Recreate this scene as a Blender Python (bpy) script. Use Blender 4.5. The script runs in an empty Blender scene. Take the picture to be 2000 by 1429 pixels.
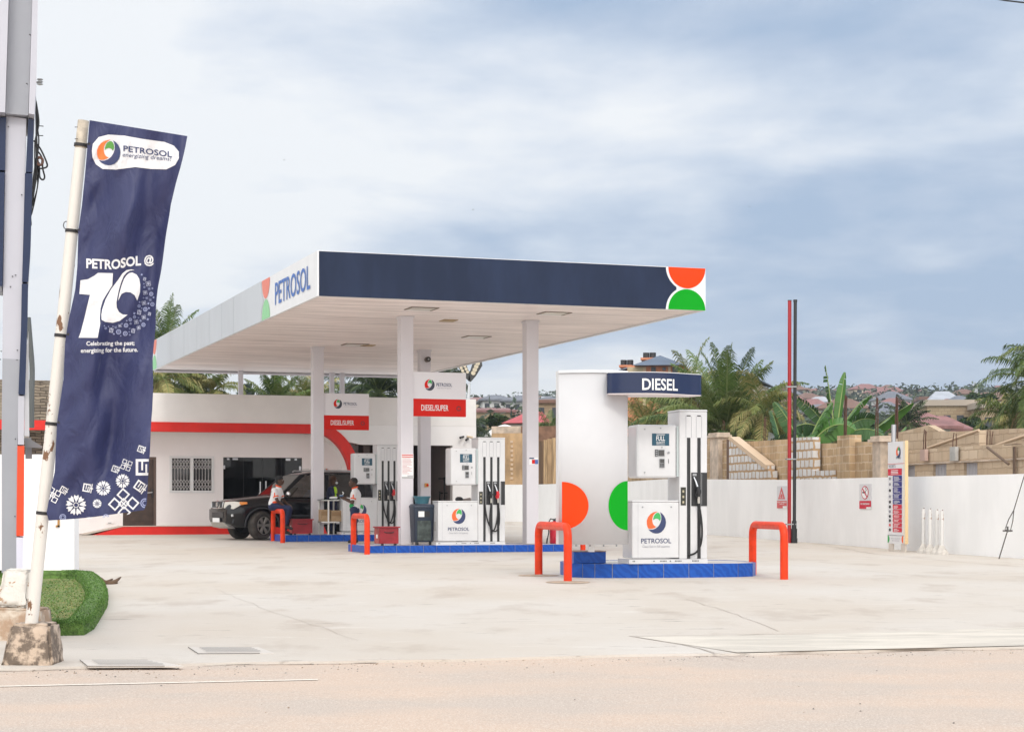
import bpy, bmesh, math, random
from mathutils import Vector, Matrix
from mathutils.geometry import tessellate_polygon
R = math.radians
C = bpy.context.scene.collection
scene = bpy.context.scene
EYE = 1.10
FPX = 3650.0          # focal length in photo pixels (photo 2000 wide)
HZ = 987.0            # horizon row

# ------------------------------------------------------------ camera
cam_d = bpy.data.cameras.new('camera')
cam = bpy.data.objects.new('camera', cam_d); C.objects.link(cam)
cam.location = (0, 0, EYE); cam.rotation_euler = (R(90), 0, 0)
cam_d.sensor_width = 36.0; cam_d.lens = 36.0 * FPX / 2000.0
cam_d.shift_y = (HZ - 714.5) / 2000.0
cam_d.clip_start = 0.1; cam_d.clip_end = 6000
scene.camera = cam

# ------------------------------------------------------------ sky
SUN_EL, SUN_AZ = 38.0, 163.0     # azimuth measured from +Y (view direction) clockwise
world = bpy.data.worlds.new('World'); scene.world = world; world.use_nodes = True
def build_world():
    nt = world.node_tree; N = nt.nodes; L = nt.links; N.clear()
    out = N.new('ShaderNodeOutputWorld'); bg = N.new('ShaderNodeBackground')
    sky = N.new('ShaderNodeTexSky'); sky.sky_type = 'NISHITA'; sky.sun_disc = False
    sky.sun_elevation = R(SUN_EL); sky.sun_rotation = R(SUN_AZ)
    sky.air_density = 1.0; sky.dust_density = 2.0
    tc = N.new('ShaderNodeTexCoord')
    def mathn(op, a, b=None, clamp=False):
        m = N.new('ShaderNodeMath'); m.operation = op; m.use_clamp = clamp
        for i, x in enumerate((a, b)):
            if x is None: continue
            if isinstance(x, (int, float)): m.inputs[i].default_value = x
            else: L.new(x, m.inputs[i])
        return m.outputs[0]
    sep = N.new('ShaderNodeSeparateXYZ'); L.new(tc.outputs['Generated'], sep.inputs[0])
    zc = mathn('MAXIMUM', sep.outputs['Z'], 0.0)
    # cloud layer projected on a plane high above
    den = mathn('ADD', zc, 0.16)
    px = mathn('DIVIDE', sep.outputs['X'], den); py = mathn('DIVIDE', sep.outputs['Y'], den)
    com = N.new('ShaderNodeCombineXYZ'); L.new(px, com.inputs[0]); L.new(py, com.inputs[1])
    def noise(scale, detail, rough, off, dist=0.0, sx=1.0, sy=1.0):
        mp = N.new('ShaderNodeMapping'); mp.inputs['Location'].default_value = off
        mp.inputs['Scale'].default_value = (sx, sy, 1)
        L.new(com.outputs[0], mp.inputs[0])
        n = N.new('ShaderNodeTexNoise'); n.inputs['Scale'].default_value = scale
        n.inputs['Detail'].default_value = detail; n.inputs['Roughness'].default_value = rough
        n.inputs['Distortion'].default_value = dist
        L.new(mp.outputs[0], n.inputs['Vector']); return n.outputs['Fac']
    n1 = noise(0.95, 6, 0.5, (3.35, 1.2, 0), 0.15)
    n2 = noise(2.6, 7, 0.55, (7.1, 4.4, 0), 0.2)
    s = mathn('ADD', mathn('MULTIPLY', n1, 0.82), mathn('MULTIPLY', n2, 0.46)); s = mathn('SUBTRACT', s, 0.14)
    # clouds are denser and darker towards the right of the view, thin and bright to the left
    xa = mathn('ARCTAN2', sep.outputs['X'], sep.outputs['Y'])
    s = mathn('ADD', s, mathn('ADD', mathn('MULTIPLY', xa, 0.40), -0.028))
    # the day's larger cloud banks, placed by bearing and height above the horizon, edges broken up by noise
    nv = N.new('ShaderNodeTexNoise'); nv.inputs['Scale'].default_value = 5; nv.inputs['Detail'].default_value = 6; L.new(tc.outputs['Generated'], nv.inputs['Vector'])
    nsep = N.new('ShaderNodeSeparateColor'); L.new(nv.outputs['Color'], nsep.inputs[0])
    wa = mathn('ADD', xa, mathn('MULTIPLY', mathn('SUBTRACT', nsep.outputs[0], .5), .20)); we = mathn('ADD', zc, mathn('MULTIPLY', mathn('SUBTRACT', nsep.outputs[1], .5), .10))
    for a0, e0, ra_, re_, k_ in ((.0,.240,.080,.032,.12),(.235,.100,.13,.042,.135),(-.10,.215,.10,.035,.045),(.085,.175,.085,.055,-.10),(-.21,.10,.12,.09,-.07),(.02,.135,.14,.014,.045),(.26,.22,.10,.05,-.05)):
        g1 = mathn('POWER', mathn('DIVIDE', mathn('SUBTRACT', wa, a0), ra_), 2.0); g2 = mathn('POWER', mathn('DIVIDE', mathn('SUBTRACT', we, e0), re_), 2.0)
        gg = mathn('EXPONENT', mathn('MULTIPLY', mathn('ADD', g1, g2), -1.0)); s = mathn('ADD', s, mathn('MULTIPLY', gg, k_))
    cr = N.new('ShaderNodeValToRGB'); L.new(s, cr.inputs[0])
    e = cr.color_ramp.elements
    e[0].position = 0.38; e[0].color = (0.95, 0.97, 0.99, 1)
    e[1].position = 0.66; e[1].color = (0.40, 0.52, 0.70, 1)
    m = cr.color_ramp.elements.new(0.455); m.color = (0.80, 0.85, 0.925, 1)
    m = cr.color_ramp.elements.new(0.535); m.color = (0.62, 0.705, 0.83, 1)
    m = cr.color_ramp.elements.new(0.595); m.color = (0.50, 0.60, 0.755, 1)
    # overcast sky is brighter overhead than at the horizon; a pale band lies on the horizon
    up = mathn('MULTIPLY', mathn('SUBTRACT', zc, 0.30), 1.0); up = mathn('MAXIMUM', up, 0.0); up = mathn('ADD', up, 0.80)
    back = mathn('MULTIPLY', sep.outputs['Y'], -1.6, True); up = mathn('ADD', up, mathn('MULTIPLY', back, 0.85))   # sun-side sky behind the camera, brightness added as fill for surfaces facing it
    band = mathn('SUBTRACT', 1.0, mathn('MULTIPLY', zc, 11.0), True)
    mixb = N.new('ShaderNodeMixRGB'); L.new(mathn('MULTIPLY', band, 0.40), mixb.inputs[0])
    L.new(cr.outputs[0], mixb.inputs[1]); mixb.inputs[2].default_value = (0.80, 0.84, 0.88, 1)
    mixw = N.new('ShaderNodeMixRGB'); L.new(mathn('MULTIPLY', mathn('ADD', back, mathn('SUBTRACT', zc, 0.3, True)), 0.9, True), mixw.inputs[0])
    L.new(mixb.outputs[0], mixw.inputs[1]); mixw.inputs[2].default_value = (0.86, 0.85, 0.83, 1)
    sc = N.new('ShaderNodeVectorMath'); sc.operation = 'SCALE'
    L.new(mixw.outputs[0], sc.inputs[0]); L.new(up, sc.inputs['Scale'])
    # clouds cover nearly all of the clear sky behind them (Background strength 0.1)
    sc2 = N.new('ShaderNodeVectorMath'); sc2.operation = 'SCALE'; sc2.inputs['Scale'].default_value = 10.0
    L.new(sc.outputs[0], sc2.inputs[0])
    mix = N.new('ShaderNodeMixRGB'); mix.inputs[0].default_value = 0.93
    L.new(sky.outputs[0], mix.inputs[1]); L.new(sc2.outputs[0], mix.inputs[2])
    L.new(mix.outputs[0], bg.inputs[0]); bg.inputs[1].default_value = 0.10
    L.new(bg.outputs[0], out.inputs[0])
build_world()

sun_d = bpy.data.lights.new('sun', 'SUN'); sun_d.energy = 0.70; sun_d.angle = R(10); sun_d.color = (1.0, 0.95, 0.88)
sun = bpy.data.objects.new('sun', sun_d); C.objects.link(sun)
_sd = Vector((math.sin(R(SUN_AZ)) * math.cos(R(SUN_EL)), math.cos(R(SUN_AZ)) * math.cos(R(SUN_EL)), math.sin(R(SUN_EL))))
sun.rotation_euler = (-_sd).to_track_quat('-Z', 'Y').to_euler(); sun.location = (0, 0, 60)

vs = scene.view_settings
vs.view_transform = 'Standard'; vs.look = 'None'; vs.gamma = 1.0; vs.exposure = 0.36
vs.use_curve_mapping = False
scene.cycles.max_bounces = 8; scene.cycles.diffuse_bounces = 4; scene.cycles.transparent_max_bounces = 12
scene.cycles.volume_bounces = 0; scene.cycles.use_denoising = True

# ------------------------------------------------------------ helpers
def lin(*c):
    """0-255 sRGB to linear"""
    return tuple(((x/255.0)/12.92 if x/255.0 <= 0.04045 else ((x/255.0+0.055)/1.055)**2.4) for x in c)

class Frame:
    """a place with an origin and a heading; ray() finds where a sight line meets one of its planes"""
    def __init__(s, ox, oy, deg, oz=0.0):
        s.o = Vector((ox, oy, oz)); s.a = R(deg); s.c = math.cos(s.a); s.s = math.sin(s.a)
    def loc(s, x, y, z=0):
        dx, dy = x - s.o.x, y - s.o.y
        return (dx*s.c + dy*s.s, -dx*s.s + dy*s.c, z - s.o.z)
    def world(s, x, y, z=0):
        return Vector((s.o.x + x*s.c - y*s.s, s.o.y + x*s.s + y*s.c, s.o.z + z))
    def ray(s, px, py, yl=0.0):
        r = (px - 1000.0) / FPX
        # point t*(r,1): local y = -(t r-ox) sin + (t-oy) cos = yl
        t = (yl - s.o.x*s.s + s.o.y*s.c) / (-r*s.s + s.c)
        X, Y = r*t, t
        z = EYE + (HZ - py)/FPX*t
        l = s.loc(X, Y, z)
        return l[0], l[2]
    def rx(s, px, yl=0.0): return s.ray(px, HZ, yl)[0]
    def rz(s, px, py, yl=0.0): return s.ray(px, py, yl)[1]

def at(px, py, d):
    return Vector(((px-1000.0)/FPX*d, d, EYE + (HZ-py)/FPX*d))

KN = [(-60, -.27), (10, -.25), (15.5, -.2), (28, 0), (39, .06), (46, .14), (53, .22), (70, .3), (110, 1.5), (150, 5.0),
      (250, 10.0), (400, 18.5), (600, 30), (720, 32), (1600, 20)]
def H(y):
    for (a, za), (b, zb) in zip(KN, KN[1:]):
        if y <= b: return za + (zb-za)*max(0, (y-a))/(b-a)
    return KN[-1][1]

# ---- materials
MATS = {}
def mat(name, col, rough=0.6, metal=0.0, spec=0.5, var=0.0, vscale=3.0, bump=0.0, bscale=40.0, coat=0.0, col2=None, lo=0.4, hi=0.6, stretch=(1,1,1), alpha=None):
    if name in MATS: return MATS[name]
    m = bpy.data.materials.new(name); m.use_nodes = True; MATS[name] = m
    nt = m.node_tree; N = nt.nodes; L = nt.links
    b = N['Principled BSDF']
    b.inputs['Base Color'].default_value = (*col, 1); b.inputs['Roughness'].default_value = rough
    b.inputs['Metallic'].default_value = metal; b.inputs['Specular IOR Level'].default_value = spec
    b.inputs['Coat Weight'].default_value = coat
    m.diffuse_color = (*col, 1)
    if var or col2 or bump:
        tc = N.new('ShaderNodeTexCoord'); mp = N.new('ShaderNodeMapping'); L.new(tc.outputs['Object'], mp.inputs[0])
        mp.inputs['Scale'].default_value = stretch
    if var or col2:
        n = N.new('ShaderNodeTexNoise'); n.inputs['Scale'].default_value = vscale; n.inputs['Detail'].default_value = 7
        n.inputs['Roughness'].default_value = 0.62
        L.new(mp.outputs[0], n.inputs['Vector'])
        cr = N.new('ShaderNodeValToRGB'); L.new(n.outputs['Fac'], cr.inputs[0])
        c2 = col2 if col2 else tuple(x*(1-var) for x in col)
        cr.color_ramp.elements[0].position = lo; cr.color_ramp.elements[0].color = (*c2, 1)
        cr.color_ramp.elements[1].position = hi; cr.color_ramp.elements[1].color = (*(col if col2 else tuple(min(1, x*(1+var*.35)) for x in col)), 1)
        L.new(cr.outputs[0], b.inputs['Base Color'])
    if bump:
        n = N.new('ShaderNodeTexNoise'); n.inputs['Scale'].default_value = bscale; n.inputs['Detail'].default_value = 5
        L.new(mp.outputs[0], n.inputs['Vector'])
        bp = N.new('ShaderNodeBump'); bp.inputs['Strength'].default_value = bump; bp.inputs['Distance'].default_value = 0.02
        L.new(n.outputs['Fac'], bp.inputs['Height']); L.new(bp.outputs[0], b.inputs['Normal'])
    return m

def glassmat(name, tint, gloss=0.25, rough=0.02):
    m = bpy.data.materials.new(name); m.use_nodes = True; nt = m.node_tree; N = nt.nodes; L = nt.links; N.clear()
    out = N.new('ShaderNodeOutputMaterial'); t = N.new('ShaderNodeBsdfTransparent'); t.inputs[0].default_value = (*tint, 1)
    g = N.new('ShaderNodeBsdfGlossy'); g.inputs['Roughness'].default_value = rough
    fr = N.new('ShaderNodeFresnel'); fr.inputs[0].default_value = 1.5
    ad = N.new('ShaderNodeMath'); ad.operation = 'MULTIPLY_ADD'; ad.inputs[1].default_value = 1.0; ad.inputs[2].default_value = gloss; ad.use_clamp = True
    L.new(fr.outputs[0], ad.inputs[0])
    mx = N.new('ShaderNodeMixShader'); L.new(ad.outputs[0], mx.inputs[0]); L.new(t.outputs[0], mx.inputs[1]); L.new(g.outputs[0], mx.inputs[2])
    L.new(mx.outputs[0], out.inputs[0]); return m

def brickmat(name, c1, c2, mortar, bw=0.42, bh=0.21, ms=0.018, dirt=None, bias=0.0, dirt_amt=0.5):
    m = bpy.data.materials.new(name); m.use_nodes = True; nt = m.node_tree; N = nt.nodes; L = nt.links
    b = N['Principled BSDF']; b.inputs['Roughness'].default_value = 0.9; b.inputs['Specular IOR Level'].default_value = 0.15
    tc = N.new('ShaderNodeTexCoord')
    # object x (along the wall) + y so that end faces work too, and z up
    sp = N.new('ShaderNodeSeparateXYZ'); L.new(tc.outputs['Object'], sp.inputs[0])
    ad = N.new('ShaderNodeMath'); ad.operation = 'ADD'; L.new(sp.outputs[0], ad.inputs[0]); L.new(sp.outputs[1], ad.inputs[1])
    cb = N.new('ShaderNodeCombineXYZ'); L.new(ad.outputs[0], cb.inputs[0]); L.new(sp.outputs[2], cb.inputs[1])
    nz = N.new('ShaderNodeTexNoise'); nz.inputs['Scale'].default_value = 5; L.new(tc.outputs['Object'], nz.inputs['Vector'])
    nv = N.new('ShaderNodeVectorMath'); nv.operation = 'MULTIPLY_ADD'; L.new(nz.outputs['Color'], nv.inputs[0])
    nv.inputs[1].default_value = (0.10, 0.07, 0); L.new(cb.outputs[0], nv.inputs[2])
    br = N.new('ShaderNodeTexBrick'); L.new(nv.outputs[0], br.inputs['Vector'])
    br.inputs['Scale'].default_value = 1.0; br.inputs['Brick Width'].default_value = bw; br.inputs['Row Height'].default_value = bh
    br.inputs['Mortar Size'].default_value = ms; br.inputs['Mortar Smooth'].default_value = 0.3; br.inputs['Bias'].default_value = bias
    br.inputs['Color1'].default_value = (*c1, 1); br.inputs['Color2'].default_value = (*c2, 1); br.inputs['Mortar'].default_value = (*mortar, 1)
    col = br.outputs['Color']
    if dirt:
        mp = N.new('ShaderNodeMapping'); mp.inputs['Scale'].default_value = (1, 1, 0.35); L.new(tc.outputs['Object'], mp.inputs[0])
        n = N.new('ShaderNodeTexNoise'); n.inputs['Scale'].default_value = 1.3; n.inputs['Detail'].default_value = 8; n.inputs['Roughness'].default_value = .65
        L.new(mp.outputs[0], n.inputs['Vector'])
        cr = N.new('ShaderNodeValToRGB'); cr.color_ramp.elements[0].position = .45; cr.color_ramp.elements[1].position = .68
        L.new(n.outputs['Fac'], cr.inputs[0])
        mu = N.new('ShaderNodeMath'); mu.operation = 'MULTIPLY'; mu.inputs[1].default_value = dirt_amt; L.new(cr.outputs[0], mu.inputs[0])
        mx = N.new('ShaderNodeMixRGB'); L.new(mu.outputs[0], mx.inputs[0]); L.new(col, mx.inputs[1]); mx.inputs[2].default_value = (*dirt, 1)
        col = mx.outputs[0]
    L.new(col, b.inputs['Base Color'])
    bp = N.new('ShaderNodeBump'); bp.inputs['Strength'].default_value = 0.6; bp.inputs['Distance'].default_value = 0.02
    iv = N.new('ShaderNodeMath'); iv.operation = 'SUBTRACT'; iv.inputs[0].default_value = 1.0; L.new(br.outputs['Fac'], iv.inputs[1])
    L.new(iv.outputs[0], bp.inputs['Height']); L.new(bp.outputs[0], b.inputs['Normal'])
    return m

# ---- text outlines as triangles (built-in font)
_TX = {}
def text_tris(s, bold=0.0, shear=0.0):
    key = (s, bold, shear)
    if key in _TX: return _TX[key]
    cu = bpy.data.curves.new('t', 'FONT'); cu.body = s; cu.size = 1.0; cu.offset = bold; cu.shear = shear; cu.resolution_u = 3
    cu.fill_mode = 'FRONT' if hasattr(cu, 'fill_mode') else cu.fill_mode
    ob = bpy.data.objects.new('t', cu); C.objects.link(ob)
    dg = bpy.context.evaluated_depsgraph_get(); dg.update()
    me = ob.evaluated_get(dg).to_mesh(); me.calc_loop_triangles()
    v = [(p.co.x, p.co.y) for p in me.vertices]; t = [tuple(x.vertices) for x in me.loop_triangles]
    ob.evaluated_get(dg).to_mesh_clear()
    bpy.data.objects.remove(ob); bpy.data.curves.remove(cu)
    x0 = min(p[0] for p in v); x1 = max(p[0] for p in v); y0 = min(p[1] for p in v); y1 = max(p[1] for p in v)
    v = [((a-x0)/(x1-x0), (b-y0)/(y1-y0)) for a, b in v]
    _TX[key] = (v, t); return _TX[key]

def arc(cx, cy, rx, ry, a0, a1, n=24):
    return [(cx + rx*math.cos(R(a0+(a1-a0)*i/n)), cy + ry*math.sin(R(a0+(a1-a0)*i/n))) for i in range(n+1)]

class MB:
    def __init__(s): s.v = []; s.f = []; s.m = []; s.sm = []; s.mats = []
    def mi(s, m):
        if m not in s.mats: s.mats.append(m)
        return s.mats.index(m)
    def add(s, vs, fs, m, smooth=False):
        o = len(s.v); k = s.mi(m); s.v += [tuple(p) for p in vs]
        for f in fs: s.f.append(tuple(i+o for i in f)); s.m.append(k); s.sm.append(smooth)
        return s
    def box(s, x0, x1, y0, y1, z0, z1, m):
        v = [(x0,y0,z0),(x1,y0,z0),(x1,y1,z0),(x0,y1,z0),(x0,y0,z1),(x1,y0,z1),(x1,y1,z1),(x0,y1,z1)]
        return s.add(v, [(0,3,2,1),(4,5,6,7),(0,1,5,4),(1,2,6,5),(2,3,7,6),(3,0,4,7)], m)
    def ring(s, pts, m, smooth=True, closed=True, caps=False):
        """pts: list of rings (same length)"""
        n = len(pts[0]); v = [p for r in pts for p in r]; f = []
        for i in range(len(pts)-1):
            for j in range(n if closed else n-1):
                a = i*n+j; b = i*n+(j+1) % n
                f.append((a, b, b+n, a+n))
        s.add(v, f, m, smooth)
        if caps:
            s.add(pts[0], [tuple(range(n))[::-1]], m); s.add(pts[-1], [tuple(range(n))], m)
        return s
    def tube(s, pts, r, m, n=10, caps=True, smooth=True):
        pts = [Vector(p) for p in pts]; rings = []
        rr = r if isinstance(r, (list, tuple)) else [r]*len(pts)
        t = (pts[1]-pts[0]).normalized(); up = Vector((0,0,1)) if abs(t.z) < .9 else Vector((1,0,0))
        a = t.cross(up).normalized()
        for i, p in enumerate(pts):
            if i == 0: t = (pts[1]-pts[0])
            elif i == len(pts)-1: t = (pts[-1]-pts[-2])
            else: t = (pts[i+1]-pts[i]).normalized() + (pts[i]-pts[i-1]).normalized()
            t.normalize(); a = (a - t*a.dot(t)).normalized(); b = t.cross(a)
            rings.append([p + (a*math.cos(2*math.pi*k/n) + b*math.sin(2*math.pi*k/n))*rr[i] for k in range(n)])
        return s.ring(rings, m, smooth, True, caps)
    def cyl(s, p0, p1, r, m, n=16, r1=None, caps=True):
        return s.tube([p0, p1], [r, r if r1 is None else r1], m, n, caps)
    def lathe(s, prof, c, m, n=20, smooth=True):
        rings = [[(c[0]+r*math.cos(2*math.pi*k/n), c[1]+r*math.sin(2*math.pi*k/n), c[2]+z) for k in range(n)] for r, z in prof]
        return s.ring(rings, m, smooth, True, True)
    def ell(s, c, r, m, n=14, k=9):
        c = Vector(c); rings = []
        for i in range(1, k):
            th = math.pi*i/k
            rings.append([(c.x+r[0]*math.sin(th)*math.cos(2*math.pi*j/n), c.y+r[1]*math.sin(th)*math.sin(2*math.pi*j/n), c.z+r[2]*math.cos(th)) for j in range(n)])
        rings = rings[::-1]
        return s.ring(rings, m, True, True, True)
    def poly(s, pts, fn, m, sub=None):
        tr = tessellate_polygon([[Vector((p[0], p[1], 0)) for p in pts]])
        return s.tris(pts, tr, fn, m, sub)
    def tris(s, pts, tr, fn, m, sub=None):
        pts = [tuple(p[:2]) for p in pts]; tr = [tuple(t) for t in tr]
        if sub:
            cache = {}
            for it in range(7):
                new = []; ch = False
                def mid(a, b):
                    k = (min(a, b), max(a, b))
                    if k not in cache: cache[k] = len(pts); pts.append(((pts[a][0]+pts[b][0])/2, (pts[a][1]+pts[b][1])/2))
                    return cache[k]
                L2 = lambda a, b: (pts[a][0]-pts[b][0])**2 + (pts[a][1]-pts[b][1])**2
                S2 = sub*sub
                for t in tr:
                    a, b, c = t; e = [L2(a,b) > S2, L2(b,c) > S2, L2(c,a) > S2]
                    k = sum(e)
                    if k == 0: new.append(t); continue
                    ch = True
                    while not e[0]: a, b, c = b, c, a; e = e[1:]+e[:1]
                    if k == 3:
                        ab, bc, ca = mid(a,b), mid(b,c), mid(c,a); new += [(a,ab,ca),(ab,b,bc),(ca,bc,c),(ab,bc,ca)]
                    elif k == 1:
                        ab = mid(a,b); new += [(a,ab,c),(ab,b,c)]
                    else:
                        if e[1]: ab, bc = mid(a,b), mid(b,c); new += [(ab,b,bc),(a,ab,bc),(a,bc,c)]
                        else: ab, ca = mid(a,b), mid(c,a); new += [(a,ab,ca),(ab,b,c),(ab,c,ca)]
                tr = new
                if not ch: break
        v = [tuple(fn(*p)) for p in pts]
        # orient towards the function's third axis is not needed: materials are two sided
        return s.add(v, tr, m)
    def text(s, st, x0, x1, y0, y1, fn, m, bold=0.0, shear=0.0, sub=None):
        v, t = text_tris(st, bold, shear)
        return s.tris([(x0+(x1-x0)*a, y0+(y1-y0)*b) for a, b in v], t, fn, m, sub)
    def prism(s, pts, fn, t0, t1, m, smooth=False):
        """fn(a,b,t) -> point; closed outline pts extruded from t0 to t1"""
        n = len(pts)
        tr = tessellate_polygon([[Vector((p[0], p[1], 0)) for p in pts]])
        s.add([fn(p[0], p[1], t0) for p in pts], [tuple(t) for t in tr], m)
        s.add([fn(p[0], p[1], t1) for p in pts], [tuple(t)[::-1] for t in tr], m)
        v = [fn(p[0], p[1], t0) for p in pts] + [fn(p[0], p[1], t1) for p in pts]
        return s.add(v, [(i, (i+1) % n, n+(i+1) % n, n+i) for i in range(n)], m, smooth)
    def build(s, name, parent=None, loc=(0,0,0), rz=0.0, bevel=0.0, recalc=True, **tags):
        me = bpy.data.meshes.new(name); me.from_pydata(s.v, [], s.f); me.update()
        for m in s.mats: me.materials.append(m)
        me.polygons.foreach_set('material_index', s.m); me.polygons.foreach_set('use_smooth', s.sm)
        if recalc:
            bm = bmesh.new(); bm.from_mesh(me); bmesh.ops.recalc_face_normals(bm, faces=bm.faces); bm.to_mesh(me); bm.free()
        o = bpy.data.objects.new(name, me); C.objects.link(o)
        if parent: o.parent = parent
        o.location = loc; o.rotation_euler = (0, 0, rz)
        if bevel:
            b = o.modifiers.new('bevel', 'BEVEL'); b.width = bevel; b.segments = 2; b.limit_method = 'ANGLE'; b.angle_limit = R(40)
        for k, val in tags.items(): o[k] = val
        return o
    def shift(s, d):
        s.v = [(a+d[0], b+d[1], c+d[2]) for a, b, c in s.v]; return s

def tag(o, label=None, category=None, group=None, kind=None):
    if label: o['label'] = label
    if category: o['category'] = category
    if group: o['group'] = group
    if kind: o['kind'] = kind
    return o
def empty(name, loc, rz=0.0, label=None, category=None, group=None):
    o = bpy.data.objects.new(name, None); C.objects.link(o); o.location = loc; o.rotation_euler = (0, 0, rz); o.empty_display_size = .2
    return tag(o, label, category, group)
def copy_tree(o, parent=None):
    c = o.copy(); C.objects.link(c)
    if parent: c.parent = parent
    for ch in list(o.children): copy_tree(ch, c)
    return c

# ---- shared materials
WHITE = mat('white_wall_paint', (.80,.80,.80), .6, var=.05, vscale=1.2)
WHITEM = mat('white_sheet_metal', (.80,.80,.81), .35, var=.03, vscale=2)
CREAM = mat('cream_wall_paint', (.80,.775,.755), .7, var=.05, vscale=.8)
NAVY = mat('navy_panel', (.016,.028,.075), .30, spec=.35)
NAVYP = mat('navy_print', (.028,.040,.110), .4)
ORED = mat('orange_red_paint', (.80,.046,.004), .38, var=.14, vscale=7, spec=.3)
ORED_D = mat('orange_print', (.84,.055,.004), .55, spec=.15)
RED = mat('red_band_paint', (.70,.014,.006), .55, var=.08, vscale=2)
REDP = mat('red_print', (.66,.016,.008), .5, spec=.15)
GREENP = mat('green_print', (.0,.335,.010), .55, spec=.15)
LGREEN = mat('logo_green', (.045,.42,.10), .4)
LORANGE = mat('logo_orange', (.90,.13,.025), .4)
LNAVY = mat('logo_navy', (.030,.045,.13), .4)
BLACK = mat('black_rubber', (.012,.012,.013), .45)
DARKP = mat('dark_plastic', (.02,.02,.022), .4)
STEEL = mat('brushed_steel', (.55,.56,.58), .35, metal=.9)
GREYM = mat('grey_metal', (.35,.36,.37), .45, metal=.4)
WPRINT = mat('white_print', (.85,.85,.85), .5)
GPRINT = mat('grey_print', (.30,.30,.34), .5)

def logo(mb, cx, cy, r, fn, ring=True, mats=None, sub=None):
    """round swirl emblem; r = half height, y up"""
    O, G, Nn, W = mats or (LORANGE, LGREEN, LNAVY, WPRINT)
    def P(l): return [(cx+(x-508)/165.0*r, cy-(y-823)/165.0*r) for x, y in l]
    orange = [(535,660),(500,662),(460,672),(415,700),(378,745),(360,795),(360,840),(370,885),(386,912),(415,918),(450,915),(485,903),(512,885),
              (490,880),(468,862),(455,838),(447,805),(447,770),(455,735),(470,705),(495,680)]
    navy = [(566,668),(600,690),(632,725),(655,775),(661,825),(652,880),(625,930),(585,968),(540,985),(500,987),(455,977),(415,955),(385,922),
            (420,930),(455,928),(500,912),(540,880),(570,835),(587,785),(588,735),(578,695)]
    green = [(540,676),(560,690),(574,718),(579,752),(576,780),(562,802),(553,785),(535,770),(510,764),(485,770),(463,788),(463,760),(473,725),(492,698),(515,681)]
    for l, m in ((orange, O), (navy, Nn), (green, G)): mb.poly(P(l), fn, m, sub)
    return mb
# ============================================================ ground
def concrete_mat():
    m = bpy.data.materials.new('forecourt_concrete'); m.use_nodes = True; nt = m.node_tree; N = nt.nodes; L = nt.links
    b = N['Principled BSDF']; b.inputs['Roughness'].default_value = .75; b.inputs['Specular IOR Level'].default_value = .3
    tc = N.new('ShaderNodeTexCoord')
    def nz(scale, det, sx, sy, lo, hi, loc=(0,0,0), rough=.6, dist=0):
        mp = N.new('ShaderNodeMapping'); mp.inputs['Scale'].default_value = (sx, sy, 1); mp.inputs['Location'].default_value = loc
        L.new(tc.outputs['Object'], mp.inputs[0])
        n = N.new('ShaderNodeTexNoise'); n.inputs['Scale'].default_value = scale; n.inputs['Detail'].default_value = det
        n.inputs['Roughness'].default_value = rough; n.inputs['Distortion'].default_value = dist
        L.new(mp.outputs[0], n.inputs['Vector'])
        c = N.new('ShaderNodeMapRange'); c.inputs[1].default_value = lo; c.inputs[2].default_value = hi; L.new(n.outputs['Fac'], c.inputs[0])
        return c.outputs[0]
    def mix(f, a, bcol, typ='MIX'):
        x = N.new('ShaderNodeMixRGB'); x.blend_type = typ
        if isinstance(f, float): x.inputs[0].default_value = f
        else: L.new(f, x.inputs[0])
        if isinstance(a, tuple): x.inputs[1].default_value = (*a, 1)
        else: L.new(a, x.inputs[1])
        if isinstance(bcol, tuple): x.inputs[2].default_value = (*bcol, 1)
        else: L.new(bcol, x.inputs[2])
        return x.outputs[0]
    c = mix(nz(.22, 6, 1, .8, .38, .62), (.555,.490,.420), (.600,.555,.505))
    def sca(o, k):
        m_ = N.new('ShaderNodeMath'); m_.operation = 'MULTIPLY'; m_.inputs[1].default_value = k; L.new(o, m_.inputs[0]); return m_.outputs[0]
    c = mix(sca(nz(1.1, 9, 1, .5, .54, .66, (3,1,0)), .55), c, (.43,.36,.30))          # worn stains
    c = mix(sca(nz(2.6, 9, .35, 1.3, .60, .68, (7,5,0), .7, .4), .55), c, (.70,.66,.61))  # pale laitance
    c = mix(sca(nz(5, 6, .3, 1.2, .61, .68, (1,9,0), .7, .8), .55), c, (.22,.18,.15)) # dark scuffs
    c = mix(sca(nz(60, 3, 1, 1, .45, .75), .18), c, (.40,.35,.30))
    L.new(c, b.inputs['Base Color'])
    bn = N.new('ShaderNodeTexNoise'); bn.inputs['Scale'].default_value = 30; bn.inputs['Detail'].default_value = 8; L.new(tc.outputs['Object'], bn.inputs['Vector'])
    bp = N.new('ShaderNodeBump'); bp.inputs['Strength'].default_value = .35; bp.inputs['Distance'].default_value = .01
    L.new(bn.outputs['Fac'], bp.inputs['Height']); L.new(bp.outputs[0], b.inputs['Normal'])
    return m
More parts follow.
